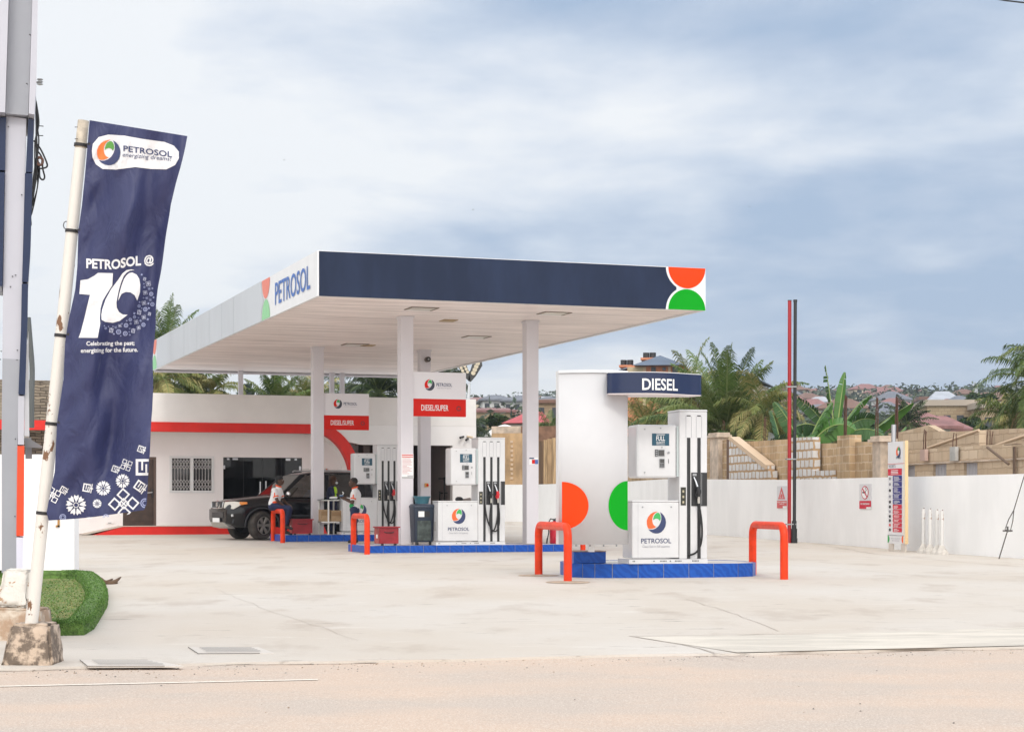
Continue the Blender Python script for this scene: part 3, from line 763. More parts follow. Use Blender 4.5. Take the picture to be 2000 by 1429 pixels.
# door
DBR = mat('dark_brown_door', (.060,.035,.025), .45, var=.25, vscale=4)
d = MB(); d.box(dx0, dx1, R_+.02, R_+.10, TZ, dz1, DBR)
for (u0, u1, v0, v1) in ((.12,.88,.06,.42), (.12,.88,.50,.92)):
    a, b = dx0+(dx1-dx0)*u0, dx0+(dx1-dx0)*u1; c, e = TZ+(dz1-TZ)*v0, TZ+(dz1-TZ)*v1
    d.box(a, b, R_+.005, R_+.019, c, e, DBR); 
d.box(dx1-.07, dx1, R_-.01, R_+.019, TZ, dz1, mat('door_frame_brown', (.11,.07,.055), .5)); d.box(dx0, dx1-.07, R_-.01, R_+.019, dz1-.08, dz1, mat('door_frame_brown', (0,0,0)))
do = d.build('door', bld, bevel=.004)
h = MB(); hx, hz = X(297, R_), Z(297, 961, R_); h.box(hx-.02, hx+.03, R_-.04, R_+.004, hz-.16, hz+.10, DARKP); h.cyl((hx, R_-.06, hz), (hx-.17, R_-.06, hz-.02), .014, STEEL, 8); h.build('handle', do)
# terrace with red riser, ramping down at the left
tx0, tx1 = X(176), X(240); tend = px1-.25
m = MB(); m.prism([(tx0, G(54.2)-.02), (tend, G(54.2)-.02), (tend, TZ-.015), (tx1, TZ-.015)], lambda a, b, t: (a, t, b), -.03, REC-.002, RED)
ter = m.build('red_step', bld)
m = MB(); m.prism([(X(168), G(54.2)+.01), (tx1, TZ-.014), (tend+.01, TZ-.014), (tend+.01, TZ), (tx1-.03, TZ+.004), (X(168)-.1, G(54.2)+.015)], lambda a, b, t: (a, t, b), -.05, REC-.001, mat('step_screed', (.55,.47,.40), .8)); m.build('step_top', bld)
# framed notices on the wall
for (a, b, c, e_, col) in ((590.5, 604, 915, 929, (.70,.66,.62)), (634, 641, 914, 921, (.6,.55,.52))):
    q = MB(); a0, a1 = X(a, R_), X(b, R_); q.box(a0, a1, R_-.03, R_-.001, Z(a, e_, R_), Z(a, c, R_), mat('notice_frame', (.62,.60,.58), .5)); q.box(a0+.02, a1-.02, R_-.034, R_-.031, Z(a, e_, R_)+.03, Z(a, c, R_)-.03, mat('notice_paper%d' % a, col, .7))
    q.box(a0+.04, a1-.04, R_-.037, R_-.035, Z(a, e_, R_)+.05, Z(a, e_, R_)+.09, REDP); q.box(a0+.04, a1-.04, R_-.037, R_-.035, Z(a, c, R_)-.08, Z(a, c, R_)-.06, DARKP)
    q.build('notice_board', bld)
q = MB(); a0 = X(213, R_); q.box(a0-.08, a0+.14, R_-.03, R_-.001, Z(213, 1022, R_), Z(213, 1017, R_), WLL); q.box(a0-.03, a0+.06, R_-.034, R_-.031, Z(213, 1021.4, R_), Z(213, 1020, R_), GREYM); q.build('wall_socket', bld)
# security cameras at the right corner of the building
for i, (a, b, dx_) in enumerate(((905, 852.5, -.16), (913, 852, .1), (914, 857, -.12))):
    rt = empty('security_camera', B.world(X(a, -.05), -.05, Z(a, b, -.05)), B.a, ['dark dome-ended camera at the left of the corner bracket', 'cream camera on top of the corner bracket, above the middle pump', 'dark camera hanging lowest on the corner bracket'][i], 'security camera', 'security cameras on the building corner')
    q = MB(); q.cyl((0, 0, 0), (dx_, -.18, -.04), .035, DARKP if i != 1 else mat('cream_plastic', (.75,.60,.42), .5), 12); q.build('body', rt)
    q = MB(); q.cyl((0, 0, 0), (.03, .05, .05), .018, WHITEM, 8); q.build('bracket', rt)
# clutter in the bay
rk = empty('tyre_rack', B.world(X(868, 2.0), 2.0, GB), B.a, 'dark metal frame stand inside the service bay', 'rack')
q = MB(); 
for dx_ in (0, .55): 
    q.cyl((dx_, 0, 0), (dx_, 0, 1.75), .025, DARKP, 8); q.cyl((dx_, .5, 0), (dx_, .5, 1.3), .025, DARKP, 8)
for zz in (.4, 1.0, 1.25): q.cyl((0, 0, zz), (.75, 0, zz), .02, DARKP, 8); q.cyl((0, .5, zz), (.75, .5, zz), .02, DARKP, 8)
q.cyl((.2, 0, 1.75), (.2, 0, 1.2), .02, DARKP, 8); q.cyl((-.2, 0, 1.7), (.3, 0, 1.72), .02, DARKP, 8)
q.build('frame', rk)

# ============================================================ boundary walls
def wallrun(name, pts, th, label, m=WHITE, below=.15, cat='wall'):
    """pts: (x,y,ztop)"""
    mb = MB(); n = len(pts); L_, Rr = [], []
    for i, p in enumerate(pts):
        a = Vector(pts[max(0, i-1)][:2]); b = Vector(pts[min(n-1, i+1)][:2]); d = (b-a).normalized(); nr = Vector((-d.y, d.x))
        L_.append((p[0], p[1])); Rr.append((p[0]+nr.x*th, p[1]+nr.y*th))
    vv = []
    for i, p in enumerate(pts):
        zb = H(p[1])-below; vv += [(*L_[i], zb), (*L_[i], p[2]), (*Rr[i], p[2]), (*Rr[i], zb)]
    mb.add(vv, [f for i in range(n-1) for f in ((4*i, 4*i+1, 4*i+5, 4*i+4), (4*i+1, 4*i+2, 4*i+6, 4*i+5), (4*i+2, 4*i+3, 4*i+7, 4*i+6))], m)
    mb.add(vv[:4], [(0,1,2,3)], m); mb.add(vv[-4:], [(0,3,2,1)], m)
    o = mb.build(name); tag(o, label, cat); return o
WDIRT = mat('white_boundary_paint', (.90,.90,.90), .7, var=.06, vscale=.9, stretch=(1,1,.4))
wallrun('boundary_wall', [(-3.4, 77.4, 1.98), (.81, 73.9, 1.93), (3.97, 64.5, 1.93), (4.75, 58.4, 1.93), (7.10, 48.2, 1.765), (9.90, 36.1, 1.715), (13.6, 20.1, 1.65)], .2,
        'long plain white boundary wall along the right side of the forecourt', WDIRT)
q = MB(); a = at(-260, 986, 30); b_ = at(109, 986, 30)
q.box(a.x, b_.x, 30, 30.25, G(30)-.1, EYE+(HZ-887)/FPX*30, WDIRT)
ob = tag(q.build('boundary_wall'), 'short white wall behind the flag pole on the left, lower than the sign pylon', 'wall')
pr = empty('wall_pier', (at(126, 987, 29.9).x, 30.0, G(30)), 0, 'white pier with a rusty hook ending the short wall behind the flag', 'pier')
q = MB(); hw = (143-109)/FPX*29.9/2; q.box(-hw-.02, hw, -.04, .30, -.1, EYE+(HZ-887)/FPX*29.9-G(30), WDIRT); q.build('shaft', pr)
q = MB(); hk = EYE+(HZ-1029)/FPX*29.9-G(30); q.box(-.12, -.09, -.07, -.041, hk, hk+.14, mat('rust', (.42,.22,.07), .9)); q.box(-.15, -.09, -.07, -.041, hk, hk+.03, mat('rust', (0,0,0))); q.build('hook', pr)

# ---- block walls and unfinished building behind the right wall
FW = Frame(7.10, 48.2, -76.97)
TAN = brickmat('tan_block', (.62,.45,.28), (.46,.32,.185), (.64,.50,.35), .40, .20, .020, (.12,.085,.06), dirt_amt=.60)
TANL = brickmat('pale_tan_block', (.66,.53,.39), (.55,.42,.29), (.50,.38,.27), .44, .215, .016, (.36,.27,.19), dirt_amt=.5)
WBL = brickmat('white_block', (.74,.73,.72), (.62,.60,.58), (.46,.31,.18), .30, .235, .032)
CONC = mat('rough_concrete', (.60,.49,.39), .9, var=.25, vscale=3, bump=.3)
MORT = mat('mortar_fillet', (.62,.47,.33), .9)
def fx(px, yl): return FW.rx(px, yl)
def fz(px, py, yl): return FW.rz(px, py, yl)
def blockwall(segs, yl, m, label, th=.2, name='block_wall', cap=True):
    """segs: outline top points in photo pixels, left to right"""
    top = [(fx(p[0], yl), fz(p[0], p[1], yl)) for p in segs]
    rt = empty(name, (*FW.world(top[0][0], yl)[:2], 0), FW.a, label, 'wall')
    x0 = top[0][0]; loc = [(x-x0, z) for x, z in top]
    mb = MB(); mb.prism([(loc[0][0], -.3)] + loc + [(loc[-1][0], -.3)], lambda a, b, t: (a, t, b), 0, th, m); mb.build('blocks', rt); return rt, x0
Y1 = 1.0
blockwall([(1200,868),(1300,862),(1392,856)], Y1, TAN, 'brown stained block wall seen between the near pump and the DIESEL board')
def pier(pxa, pxb, py, yl, label, cap=True, m=CONC, name='wall_pier'):
    a, b = fx(pxa, yl), fx(pxb, yl); z = fz(pxa, py, yl)
    rt = empty(name, (*FW.world(a, yl)[:2], 0), FW.a, label, 'pier')
    q = MB(); q.box(0, b-a, 0, .32, -.3, z-(.14 if cap else 0), m); q.build('shaft', rt)
    if cap:
        q = MB(); q.box(-.10, b-a+.10, -.08, .40, z-.14, z-.07, m); q.box(-.04, b-a+.04, -.04, .36, z-.07, z, m); q.build('cap', rt)
    return rt
pier(1386.5, 1402.5, 846, .72, 'grey concrete pier with a moulded cap right of the near pump')
pier(1419, 1424, 858, .80, 'thin dark stained concrete post between two block piles', False, mat('stained_concrete', (.16,.10,.07), .9))
blockwall([(1403,861),(1420,858)], .86, TAN, 'short stub of brown blocks between the capped pier and the thin post')
rt, x0 = blockwall([(1424,856),(1431,856),(1497,909),(1500,909.2),(1500.1,919),(1505,919.3)], .74, WBL, 'sloping wedge of whitish blocks laid in brown mortar')
q = MB(); A = (fx(1424, .72)-x0, fz(1424, 857, .72)); Bq = (fx(1497, .72)-x0, fz(1497, 909, .72))
q.prism([(A[0], A[1]), (A[0]+.2, A[1]+.06), (Bq[0]+.05, Bq[1]+.02), (Bq[0], Bq[1]-.10)], lambda a, b, t: (a, t, b), -.06, .22, MORT); q.build('mortar_slope', rt)
blockwall([(1424,862),(1480,861),(1545,857)], Y1, TAN, 'brown block wall with sooty top rows behind the white wedge')
blockwall([(1540,855),(1588,853),(1588.1,919),(1625,918)], .74, WBL, 'stepped stack of whitish blocks right of the vent pipes')
blockwall([(1588,866),(1640,865)], Y1, TAN, 'brown block wall between the white stack and the rough pier')
pier(1635, 1659, 851, .84, 'rough crumbling tan pier with bare rods above it', False, TAN)
blockwall([(1659,863),(1704,862)], Y1, TAN, 'brown block wall between the rough pier and the smooth capped pier')
pier(1704, 1719.5, 852, .80, 'smooth concrete pier with a wide cap, just left of the notice totem')
blockwall([(1719.5,863),(1745,862.5)], Y1, TAN, 'last short piece of brown block wall beside the notice totem')
# rusty reinforcement rods
RUST = mat('rusty_steel', (.10,.045,.030), .85)
def rods(pxs, ytop, ybot, yl, label, r=.012, lean=0):
    a = fx(pxs[0], yl)
    rt = empty('reinforcement_rods', (*FW.world(a, yl)[:2], 0), FW.a, label, 'steel rods', 'bare steel rods on the unfinished piers')
    for i, p in enumerate(pxs):
        q = MB(); x = fx(p, yl)-a; q.tube([(x, .03*(i % 2), fz(p, ybot, yl)), (x+lean*.3+.01, .03*(i % 2), fz(p, (ybot+ytop)/2, yl)), (x+lean*.6+.02, .02, fz(p, ytop+2*i, yl))], r, RUST, 5); q.build('rod', rt)
rods([1649,1650.6,1652], 771, 853, .98, 'bare rods rising from the rough tan pier', .018)
rods([1710.5,1712.2], 775, 853, .95, 'pair of bare rods on the smooth capped pier', .016)
rods([1749,1750.6], 774, 870, 2.2, 'tall dark rods just right of the info totem', .022)
rods([1803.4,1805.5,1807], 838, 878, 1.6, 'short rods over the first pink stub of the unfinished house', .012)
rods([1861,1865], 845, 875, 1.6, 'two rods over the second grey stub of the unfinished house', .012)
rods([1927.5,1931,1937], 838, 872, 1.6, 'three thin rods near the palm on the unfinished house', .010)
rods([1492,1493.5], 815, 862, 1.3, 'bare rods in front of the big coconut palm', .014)
rods([1411,1413], 820, 862, 1.0, 'bare rods beside the capped pier at the near pump', .010)
# unfinished house
uh = empty('unfinished_house', (*FW.world(fx(1738, 1.4), 1.4)[:2], 0), FW.a, 'roofless unfinished block house with barred windows behind the white wall at the right', 'building')
ux0 = fx(1738, 1.4)
def up(px, py, yl): return (fx(px, yl)-ux0, fz(px, py, yl))
wins = [(1768,1787,906), (1822,1848.5,907), (1882.5,1909,905.5)]
q = MB(); yl = 1.4; xend = up(2120, 900, yl)[0]
cur = 0; zt_ = up(1850, 874, yl)[1]; zw1 = up(1835, 906, yl)[1]; zw0 = .4
for a, b, c in wins:
    a_, b_ = up(a, c, yl)[0], up(b, c, yl)[0]; q.box(cur, a_, 0, .2, -.3, zt_, TANL); q.box(a_, b_, 0, .2, zw1, zt_, TANL); q.box(a_, b_, 0, .2, -.3, zw0, TANL); cur = b_
q.box(cur, xend, 0, .2, -.3, zt_, TANL); q.build('front_wall', uh)
q = MB(); q.box(0, xend, -.05, -.001, up(1850, 906, yl)[1]+.02, up(1850, 901.5, yl)[1], CONC); q.build('lintel_band', uh)
for a, b, c in wins:
    a_, b_ = up(a, c, yl)[0], up(b, c, yl)[0]; wq = MB(); wq.box(a_, b_, .12, .14, zw0, zw1, mat('blind_glass', (.30,.31,.36), .5)); wo = wq.build('window', uh)
    bq = MB(); nb = 9
    for i in range(nb): xx = a_+(b_-a_)*(i+.5)/nb; bq.box(xx-.012, xx+.012, .06, .08, zw0, zw1, mat('bar_white', (.62,.60,.62), .5))
    bq.build('window_bars', wo)
q = MB(); y2_ = 3.2
gab = [up(*p, y2_) for p in ((1735,846),(1760,843),(1812,830),(1834,842),(1880,842),(1925,839),(2120,831))]
q.prism([(gab[0][0], -.3)] + gab + [(gab[-1][0], -.3)], lambda a, b, t: (a, t+1.8, b), 0, .2, TANL); q.build('rear_wall', uh)
for pa, pb in (((1812,875),(1912,840)), ((1938,872),(2040,838))):
    a_ = up(*pa, 2.6); b_ = up(*pb, 2.6); q = MB()
    q.prism([(a_[0], -.3), (a_[0], a_[1]), (b_[0], b_[1]), (b_[0], -.3)], lambda a, b, t: (a, t+1.2, b), 0, .18, TANL)
    q.tube([(a_[0], 1.2, a_[1]), (b_[0], 1.2, b_[1])], .035, MORT, 6); q.build('gable_wall', uh)
for a, b, c, e, cm in ((1800,1809,877,900,mat('pink_concrete', (.48,.34,.29), .9)), (1858,1868,872,900,mat('grey_concrete', (.42,.41,.39), .9, var=.2))):
    q = MB(); a_ = up(a, e, 1.3); b_ = up(b, c, 1.3); q.box(a_[0], b_[0], -.14, -.051, a_[1], b_[1], cm); q.build('column_stub', uh)
q = MB(); a_ = up(1920, 873, 1.1); b_ = up(1966, 906, 1.1); q.tube([(a_[0], -.2, a_[1]), (b_[0], -.25, b_[1])], .03, mat('old_timber', (.16,.11,.08), .9), 6)
a_ = up(1960, 872, 1.1); b_ = up(1963.5, 928, 1.1); q.box(a_[0], b_[0], -.09, -.06, b_[1], a_[1], mat('old_timber', (0,0,0))); a_ = up(1952, 869, 1.1); b_ = up(1978, 866, 1.1); q.box(a_[0], b_[0], -.2, -.1, a_[1], b_[1], mat('old_timber', (0,0,0))); q.build('timber_prop', uh)
# hoarding of old boards and stained wall beyond the back wall
BK = Frame(-.5, 78.5, -12)
def bkp(px, py, yl=0): x, z = BK.ray(px, py, yl); return x, z
BRD = mat('weathered_boards', (.50,.34,.19), .85, var=.5, vscale=2.2, stretch=(5, 1, .25))
STW = mat('stained_render', (.50,.33,.18), .9, var=.35, vscale=1.2, stretch=(1, 1, .5))
rt = empty('stained_wall', (BK.o.x, BK.o.y, 0), BK.a, 'tall stained tan wall between the middle pump and the right column', 'wall')
q = MB(); a, z1 = bkp(960, 846); b, _ = bkp(1030, 846); q.box(a, b, 0, .2, -.3, z1, STW); q.build('render', rt)
q = MB(); c, z2 = bkp(1005, 832, 1.5); a2, _ = bkp(960, 832, 1.5); b2, _ = bkp(1040, 832, 1.5); q.box(a2, b2, 1.5, 1.7, z1, z2, CONC); q.build('upper_course', rt)
q = MB(); xx, zz = bkp(999, 860); _, zb = bkp(999, 940)
for i in range(9): q.box(xx-.04+.02*(i % 2), xx+.07, -.05, -.001, zz-(zz-zb)*i/9-.10, zz-(zz-zb)*i/9, MORT)
q.build('mortar_joint', rt)
rt = empty('board_fence', (BK.o.x, BK.o.y, 0), BK.a, 'tall fence of weathered brown boards left of the DIESEL board', 'fence')
random.seed(3)
a, z1 = bkp(1040, 856); b, _ = bkp(1110, 856); x = a; i = 0; mb = MB()
while x < b:
    w_ = random.uniform(.16, .34); mb.box(x, x+w_-.012, random.uniform(-.04, .0), .06, -.3, z1+random.uniform(-.12, .1), [BRD, mat('dark_boards', (.16,.10,.06), .9, var=.4, vscale=2, stretch=(5,1,.2)), BRD, STW][i % 4]); x += w_; i += 1
mb.build('boards', rt)
q = MB(); c, z2 = bkp(1040, 832, 1); e, z3 = bkp(1092, 848, 1); q.box(c-.5, e+1, 1.0, 1.2, z3-.3, z2, mat('brown_lintel', (.25,.14,.09), .9, var=.3)); q.build('lintel', rt)
# ============================================================ fuel pumps
PUMPW = mat('pump_white_enamel', (.68,.68,.69), .28, var=.05, vscale=2, coat=.2)
PUMPS = mat('pump_side_grey', (.58,.66,.66), .4)
TEAL = mat('teal_sticker', (.010,.075,.125), .4)
SCR = mat('display_glass', (.03,.028,.026), .1, spec=.8)
def pump(name, origin, ang, cab, head, col, nslot, label, hosekind, cables=True):
    """origin = front-left foot of the hose column; local x right, y away, z up"""
    rt = empty(name, origin, ang, label, 'fuel pump', 'fuel pumps')
    D = .55; HC = 2.30
    q = MB(); q.box(0, col, 0, D, .07, HC-.03, PUMPW); q.box(-.004, col+.004, -.004, D+.004, HC-.029, HC, PUMPW); cc = q.build('hose_column', rt, bevel=.012)
    # slots
    sx = [col*(k+.9)/(nslot+.9) for k in range(nslot)] if nslot == 3 else [col*.33, col*.70]
    q = MB()
    for x in sx:
        q.box(x-.026, x+.026, -.006, .0, .075, HC-.42, DARKP); q.box(x-.03, x+.03, -.005, 0, HC-.10, HC-.085, DARKP)
        q.box(x-.045, x-.041, -.003, 0, HC-.42, HC-.10, GPRINT); q.box(x+.041, x+.045, -.003, 0, HC-.42, HC-.10, GPRINT)
    q.build('hose_slot', cc, recalc=False)
    # head, fixed to the column side, open gap below
    q = MB(); q.box(-head, -.03, .02, .48, 1.28, 2.07, PUMPW); hd = q.build('display_head', rt, bevel=.03)
    q = MB(); q.box(-.03, -.001, .035, .44, 1.30, 2.05, PUMPS)
    for k in range(38): q.box(-.052, -.034, .012, .0195, 1.32+k*.019, 1.328+k*.019, GREYM)
    q.build('vent_louvres', hd)
    F = lambda a, b: (a, .016, b); F2 = lambda a, b: (a, .013, b)
    hx = -head + head*.56; q = MB(); w = .135
    q.poly([(hx-w, 1.76), (hx+w, 1.76), (hx+w, 1.94), (hx-w, 1.94)], F, TEAL)
    q.text('FULL', hx-.068, hx+.068, 1.832, 1.902, F2, WPRINT, .012); q.text('QUANTITY', hx-.068, hx+.068, 1.783, 1.822, F2, WPRINT, .008)
    for z0, x_ in ((1.925, .066), (1.913, .066), (1.773, .066)): q.poly([(hx-x_, z0), (hx+x_, z0), (hx+x_, z0+.005), (hx-x_, z0+.005)], F2, WPRINT)
    q.build('sticker', hd, recalc=False)
    q = MB(); q.box(hx-.045, hx+.06, .004, .0195, 1.60, 1.70, GREYM); q.box(hx-.037, hx+.052, 0, .0035, 1.608, 1.692, SCR)
    q.box(hx-.088, hx-.048, .006, .0195, 1.60, 1.70, DARKP)
    for k in range(3): q.box(hx-.083, hx-.053, .003, .0055, 1.608+.031*k, 1.626+.031*k, GREYM)
    q.build('display', hd)
    q = MB(); q.box(hx-.02, hx+.06, .004, .0195, 1.43, 1.565, GREYM); q.box(hx-.013, hx+.053, 0, .0035, 1.50, 1.558, SCR)
    for k in range(9): q.box(hx-.012+.023*(k % 3), hx+.006+.023*(k % 3), 0, .0035, 1.44+.019*(k//3), 1.453+.019*(k//3), DARKP)
    q.build('keypad', hd)
    for (a, b, rr_) in ((-head+.12, 2.0, .010), (hx, 2.02, .010), (-head+.12, 1.36, .010), (hx+.02, 1.735, .010), (hx+.125, 1.655, .018)):
        q = MB(); q.cyl((a, .020, b), (a, .004, b), rr_, GREYM, 10); q.build('lock', hd)
    q = MB()
    for k in range(4): q.box(hx+.12, hx+.13, .014, .0195, 1.50+.016*k, 1.509+.016*k, DARKP)
    q.build('indicator_strip', hd)
    # cabinet
    q = MB(); q.box(-cab, -.001, .015, D-.05, .085, .915, PUMPW); q.box(-cab-.006, -.002, .008, D-.04, .916, .945, PUMPW); cb = q.build('cabinet', rt, bevel=.014)
    q = MB(); q.box(-cab-.055, col+.002, -.012, D, .001, .068, PUMPW)
    for (x, n_) in ((-cab*.42, 5), (-cab*.1, 5), (col*.45, 5), (-cab*1.0, 2)):
        for k in range(n_): q.box(x+.022*k, x+.022*k+.012, -.014, -.0122, .03, .05, DARKP)
    for x in (-cab*.55, -cab*.2): q.cyl((x, -.008, .04), (x, -.018, .04), .009, DARKP, 8)
    q.build('plinth', rt)
    Fc = lambda a, b: (a, .0115, b); lx = -cab*.49
    q = MB(); r_ = .165; logo(q, lx, .615, r_, Fc)
    q.text('PETROSOL', lx-.235, lx+.235, .305, .378, Fc, LNAVY, .012); q.text('Clean fuel in full quantity', lx-.215, lx+.215, .232, .276, Fc, GPRINT, .002)
    q.build('emblem_print', cb, recalc=False)
    q = MB()
    for a in (-cab*.78, -cab*.17): q2 = MB(); q2.cyl((a, .015, .845), (a, .004, .845), .012, GREYM, 8); q2.build('cabinet_lock', cb)
    q.box(-cab-.0012, -cab-.0002, .2, .36, .30, .50, mat('rating_plate', (.45,.44,.43), .5)); q.box(-cab+.09, -cab+.0925, .0135, .0148, .09, .91, GPRINT); q.build('rating_plate', cb)
    # nozzles in black holders
    zn0, zn1 = .86, 1.36
    if nslot == 3:
        hold = [((sx[0]+sx[1])/2+.01, 0), ((sx[1]+sx[2])/2+.01, 1)]; edge = col-.055
    else:
        hold = [((sx[0]+sx[1])/2+.01, 0)]; edge = col-.055
    q = MB(); q.box(edge-.045, edge+.05, -.008, -.001, zn0, zn1, DARKP); q.box(edge-.038, edge-.032, -.010, -.0082, zn0+.02, zn1-.02, GREYM); q.build('nozzle_holder', rt)
    q = MB(); q.box(.02, .10, -.007, -.001, .87, 1.14, mat('label_black', (.03,.03,.02), .5))
    for k in range(3): q.box(.045, .072, -.009, -.0072, .90+.08*k, .935+.08*k, mat('label_gold', (.45,.40,.28), .5))
    q.build('grade_label', rt)
    for i, (hx_, kd) in enumerate(hold):
        q = MB(); q.box(hx_-.05, hx_+.045, -.009, -.001, zn0, zn1, DARKP); q.box(hx_-.03, hx_+.03, -.012, -.0092, zn1-.05, zn1-.015, GREYM); q.build('nozzle_holder', rt)
        col_ = DARKP if (i == 0) else mat('red_rubber', (.62,.02,.03), .4)
        q = MB(); q.tube([(hx_-.015, -.02, 1.29), (hx_+.005, -.055, 1.22), (hx_+.025, -.075, 1.14)], [.012, .014, .016], STEEL, 8)
        q.tube([(hx_+.025, -.075, 1.15), (hx_+.045, -.08, 1.08), (hx_+.04, -.075, 1.0)], [.03, .036, .026], col_, 8)
        q.tube([(hx_+.02, -.08, 1.10), (hx_-.015, -.09, 1.03), (hx_+.02, -.085, .98)], .010, col_, 6)
        q.cyl((hx_+.04, -.075, 1.0), (hx_+.045, -.07, .90), .020, mat('swivel_grey', (.50,.48,.44), .5), 8); q.build('nozzle', rt)
        # hose: from nozzle down in a loop and up to a slot
        sa = sx[0] if nslot == 2 else sx[i if i else 0]
        x0 = hx_+.045; pts = []
        xe = sx[0]+.0 if nslot == 2 else (sx[2] if i == 0 else sx[0])
        zb = .14 if nslot == 2 else .15+.02*i
        P0, P1, P2, P3 = Vector((x0, -.07, .90)), Vector((x0+(.12 if nslot == 2 else -.14+.28*i), -.09, -.10 if nslot == 2 else .0)), Vector((xe, -.07, .15)), Vector((xe, -.02, .13 if nslot == 2 else 1.0))
        if nslot == 2: P1, P2 = Vector((x0+.06, -.10, .55)), Vector((x0+.10, -.09, .13))
        for k in range(21):
            t_ = k/20; pts.append(P0*(1-t_)**3 + P1*3*t_*(1-t_)**2 + P2*3*t_*t_*(1-t_) + P3*t_**3)
        q = MB(); q.tube(pts, .016, BLACK, 8); q.build('hose', rt)
    return rt
a3 = 14.0
# near pump
P3_ = Frame(0, 27.3, a3)
sx3 = P3_.rx(1327, 0); o3 = P3_.world(sx3, 0, IZ3)
pump('fuel_pump', o3, R(a3), .735, .66, .44, 2, 'largest and nearest white fuel pump, behind the DIESEL board on the rounded blue island', 0)
Pf2 = Frame(0, 40.15, 17.0); o2 = Pf2.world(Pf2.rx(934, 0), 0, IZ2)
pump('fuel_pump', o2, R(17), .88, .60, .60, 3, 'middle fuel pump with black and red nozzles, beside the navy bin', 1)
o1 = Vector((o2.x-.332*8.16, o2.y+.943*8.16, IZ1))
pump('fuel_pump', o1, R(17), .88, .60, .60, 3, 'farthest fuel pump at the left, behind the standing attendant', 1)

# ============================================================ DIESEL sign over the near pump
sg = empty('diesel_sign', gpt(1152, 1100), R(6), 'tall curved white board with orange and green half discs and a navy DIESEL valance', 'sign')
SF = Frame(sg.location.x, 27.25, 6); sg.location = (SF.o.x, SF.o.y, 0)
bx0_, bx1_ = SF.rx(1091, .12), SF.rx(1226, .12); z0_ = SF.rz(1150, 1063, 0); z1_ = SF.rz(1150, 728, 0)
bow = lambda x: -.16*(1-((x-(bx0_+bx1_)/2)/((bx1_-bx0_)/2))**2)+.12
q = MB(); nS = 20; rings = []
for i in range(nS+1):
    x = bx0_+(bx1_-bx0_)*i/nS; rings.append((x, bow(x)))
vv = []
for x, y in rings: vv += [(x, y, z0_), (x, y, z1_), (x, .42-y*.0, z1_), (x, .42, z0_)]
q.add(vv, [f for i in range(nS) for f in ((4*i, 4*i+4, 4*i+5, 4*i+1), (4*i+2, 4*i+6, 4*i+7, 4*i+3), (4*i+1, 4*i+5, 4*i+6, 4*i+2), (4*i, 4*i+3, 4*i+7, 4*i+4))], mat('sign_board_white', (.61,.605,.62), .8, var=.02), True)
q.add(vv[:4], [(0,1,2,3)], WHITEM); q.add(vv[-4:], [(0,3,2,1)], WHITEM)
Fb = lambda a, b: (a, bow(min(bx1_, max(bx0_, a)))-.006, b)
s_ = 134.0; rw = (1147-1097)/s_; hz_ = (1033-940)/s_/2; zc_ = SF.rz(1150, 987, 0)
q.poly(arc(bx0_+.045, zc_, rw, hz_, -90, 90), Fb, ORED_D, .06)
q.poly(arc(bx1_-.001, zc_, .305, .36, 90, 270), Fb, GREENP, .06)
bd = q.build('board', sg, recalc=False)
for p in bd.data.polygons: p.use_smooth = p.material_index == 0 and abs(p.normal.z) < .5
q = MB(); vv = []
for x, y in rings: vv += [(x, y-.02, z1_+.001), (x, y-.02, z1_+.04), (x, .44, z1_+.04), (x, .44, z1_+.001)]
q.add(vv, [f for i in range(nS) for f in ((4*i, 4*i+4, 4*i+5, 4*i+1), (4*i+2, 4*i+6, 4*i+7, 4*i+3), (4*i+1, 4*i+5, 4*i+6, 4*i+2), (4*i, 4*i+3, 4*i+7, 4*i+4))], WHITEM)
q.add(vv[:4], [(0,1,2,3)], WHITEM); q.add(vv[-4:], [(0,3,2,1)], WHITEM); q.build('top_cap', sg)
q = MB(); xp = SF.rx(1154, .3); q.box(xp-.04, xp+.04, .2, .32, IZ3+.186, z0_-.001, WHITEM); q.build('post', sg, bevel=.004)
q = MB()
for k in range(4): xx = bx0_+.25+.2*k; q.cyl((xx, bow(xx)+.05, z0_-.03), (xx, bow(xx)+.05, z0_+.01), .012, GREYM, 8)
q.build('bolt', sg)
# valance: bowed navy front, pale soffit
vx0, vx1 = SF.rx(1187, -.18), SF.rx(1361, .40)
vz0, vz1 = SF.rz(1190, 768, -.2), SF.rz(1190, 728, -.2)
def vy(t): return -.22 + .02*math.sin(t*5) - .16*math.sin(math.pi*min(1, t*1.15)) + .62*max(0, t-.35)**1.6
vp = [(vx0+(vx1-vx0)*i/28, vy(i/28)) for i in range(29)]
back = [(vx1-.02, vp[-1][1]+.12), (vx1-.12, .42), (vx0+.42, .52), (vx0+.03, .30)]
vo = vp + back
GLN = mat('navy_gloss_vinyl', (.014,.025,.075), .16, spec=.35, coat=.12, bump=.10, bscale=3, stretch=(2,1,.15))
q = MB(); n_ = len(vo); q.add([(x, y, vz0) for x, y in vo]+[(x, y, vz1) for x, y in vo], [(i, (i+1) % n_, n_+(i+1) % n_, n_+i) for i in range(n_)], GLN, True)
va = q.build('valance', sg)
q = MB(); q.prism([(x+(.0), y+.004) for x, y in vo], lambda a, b, t: (a, b, t), vz0-.012, vz0-.001, mat('soffit_pink_white', (.80,.72,.73), .5)); q.prism(vo, lambda a, b, t: (a, b, t), vz1+.001, vz1+.01, WHITEM); q.build('valance_soffit', va)
def Fv(a, b):
    t = (a-vx0)/(vx1-vx0); return (a, vy(t)-.008, b)
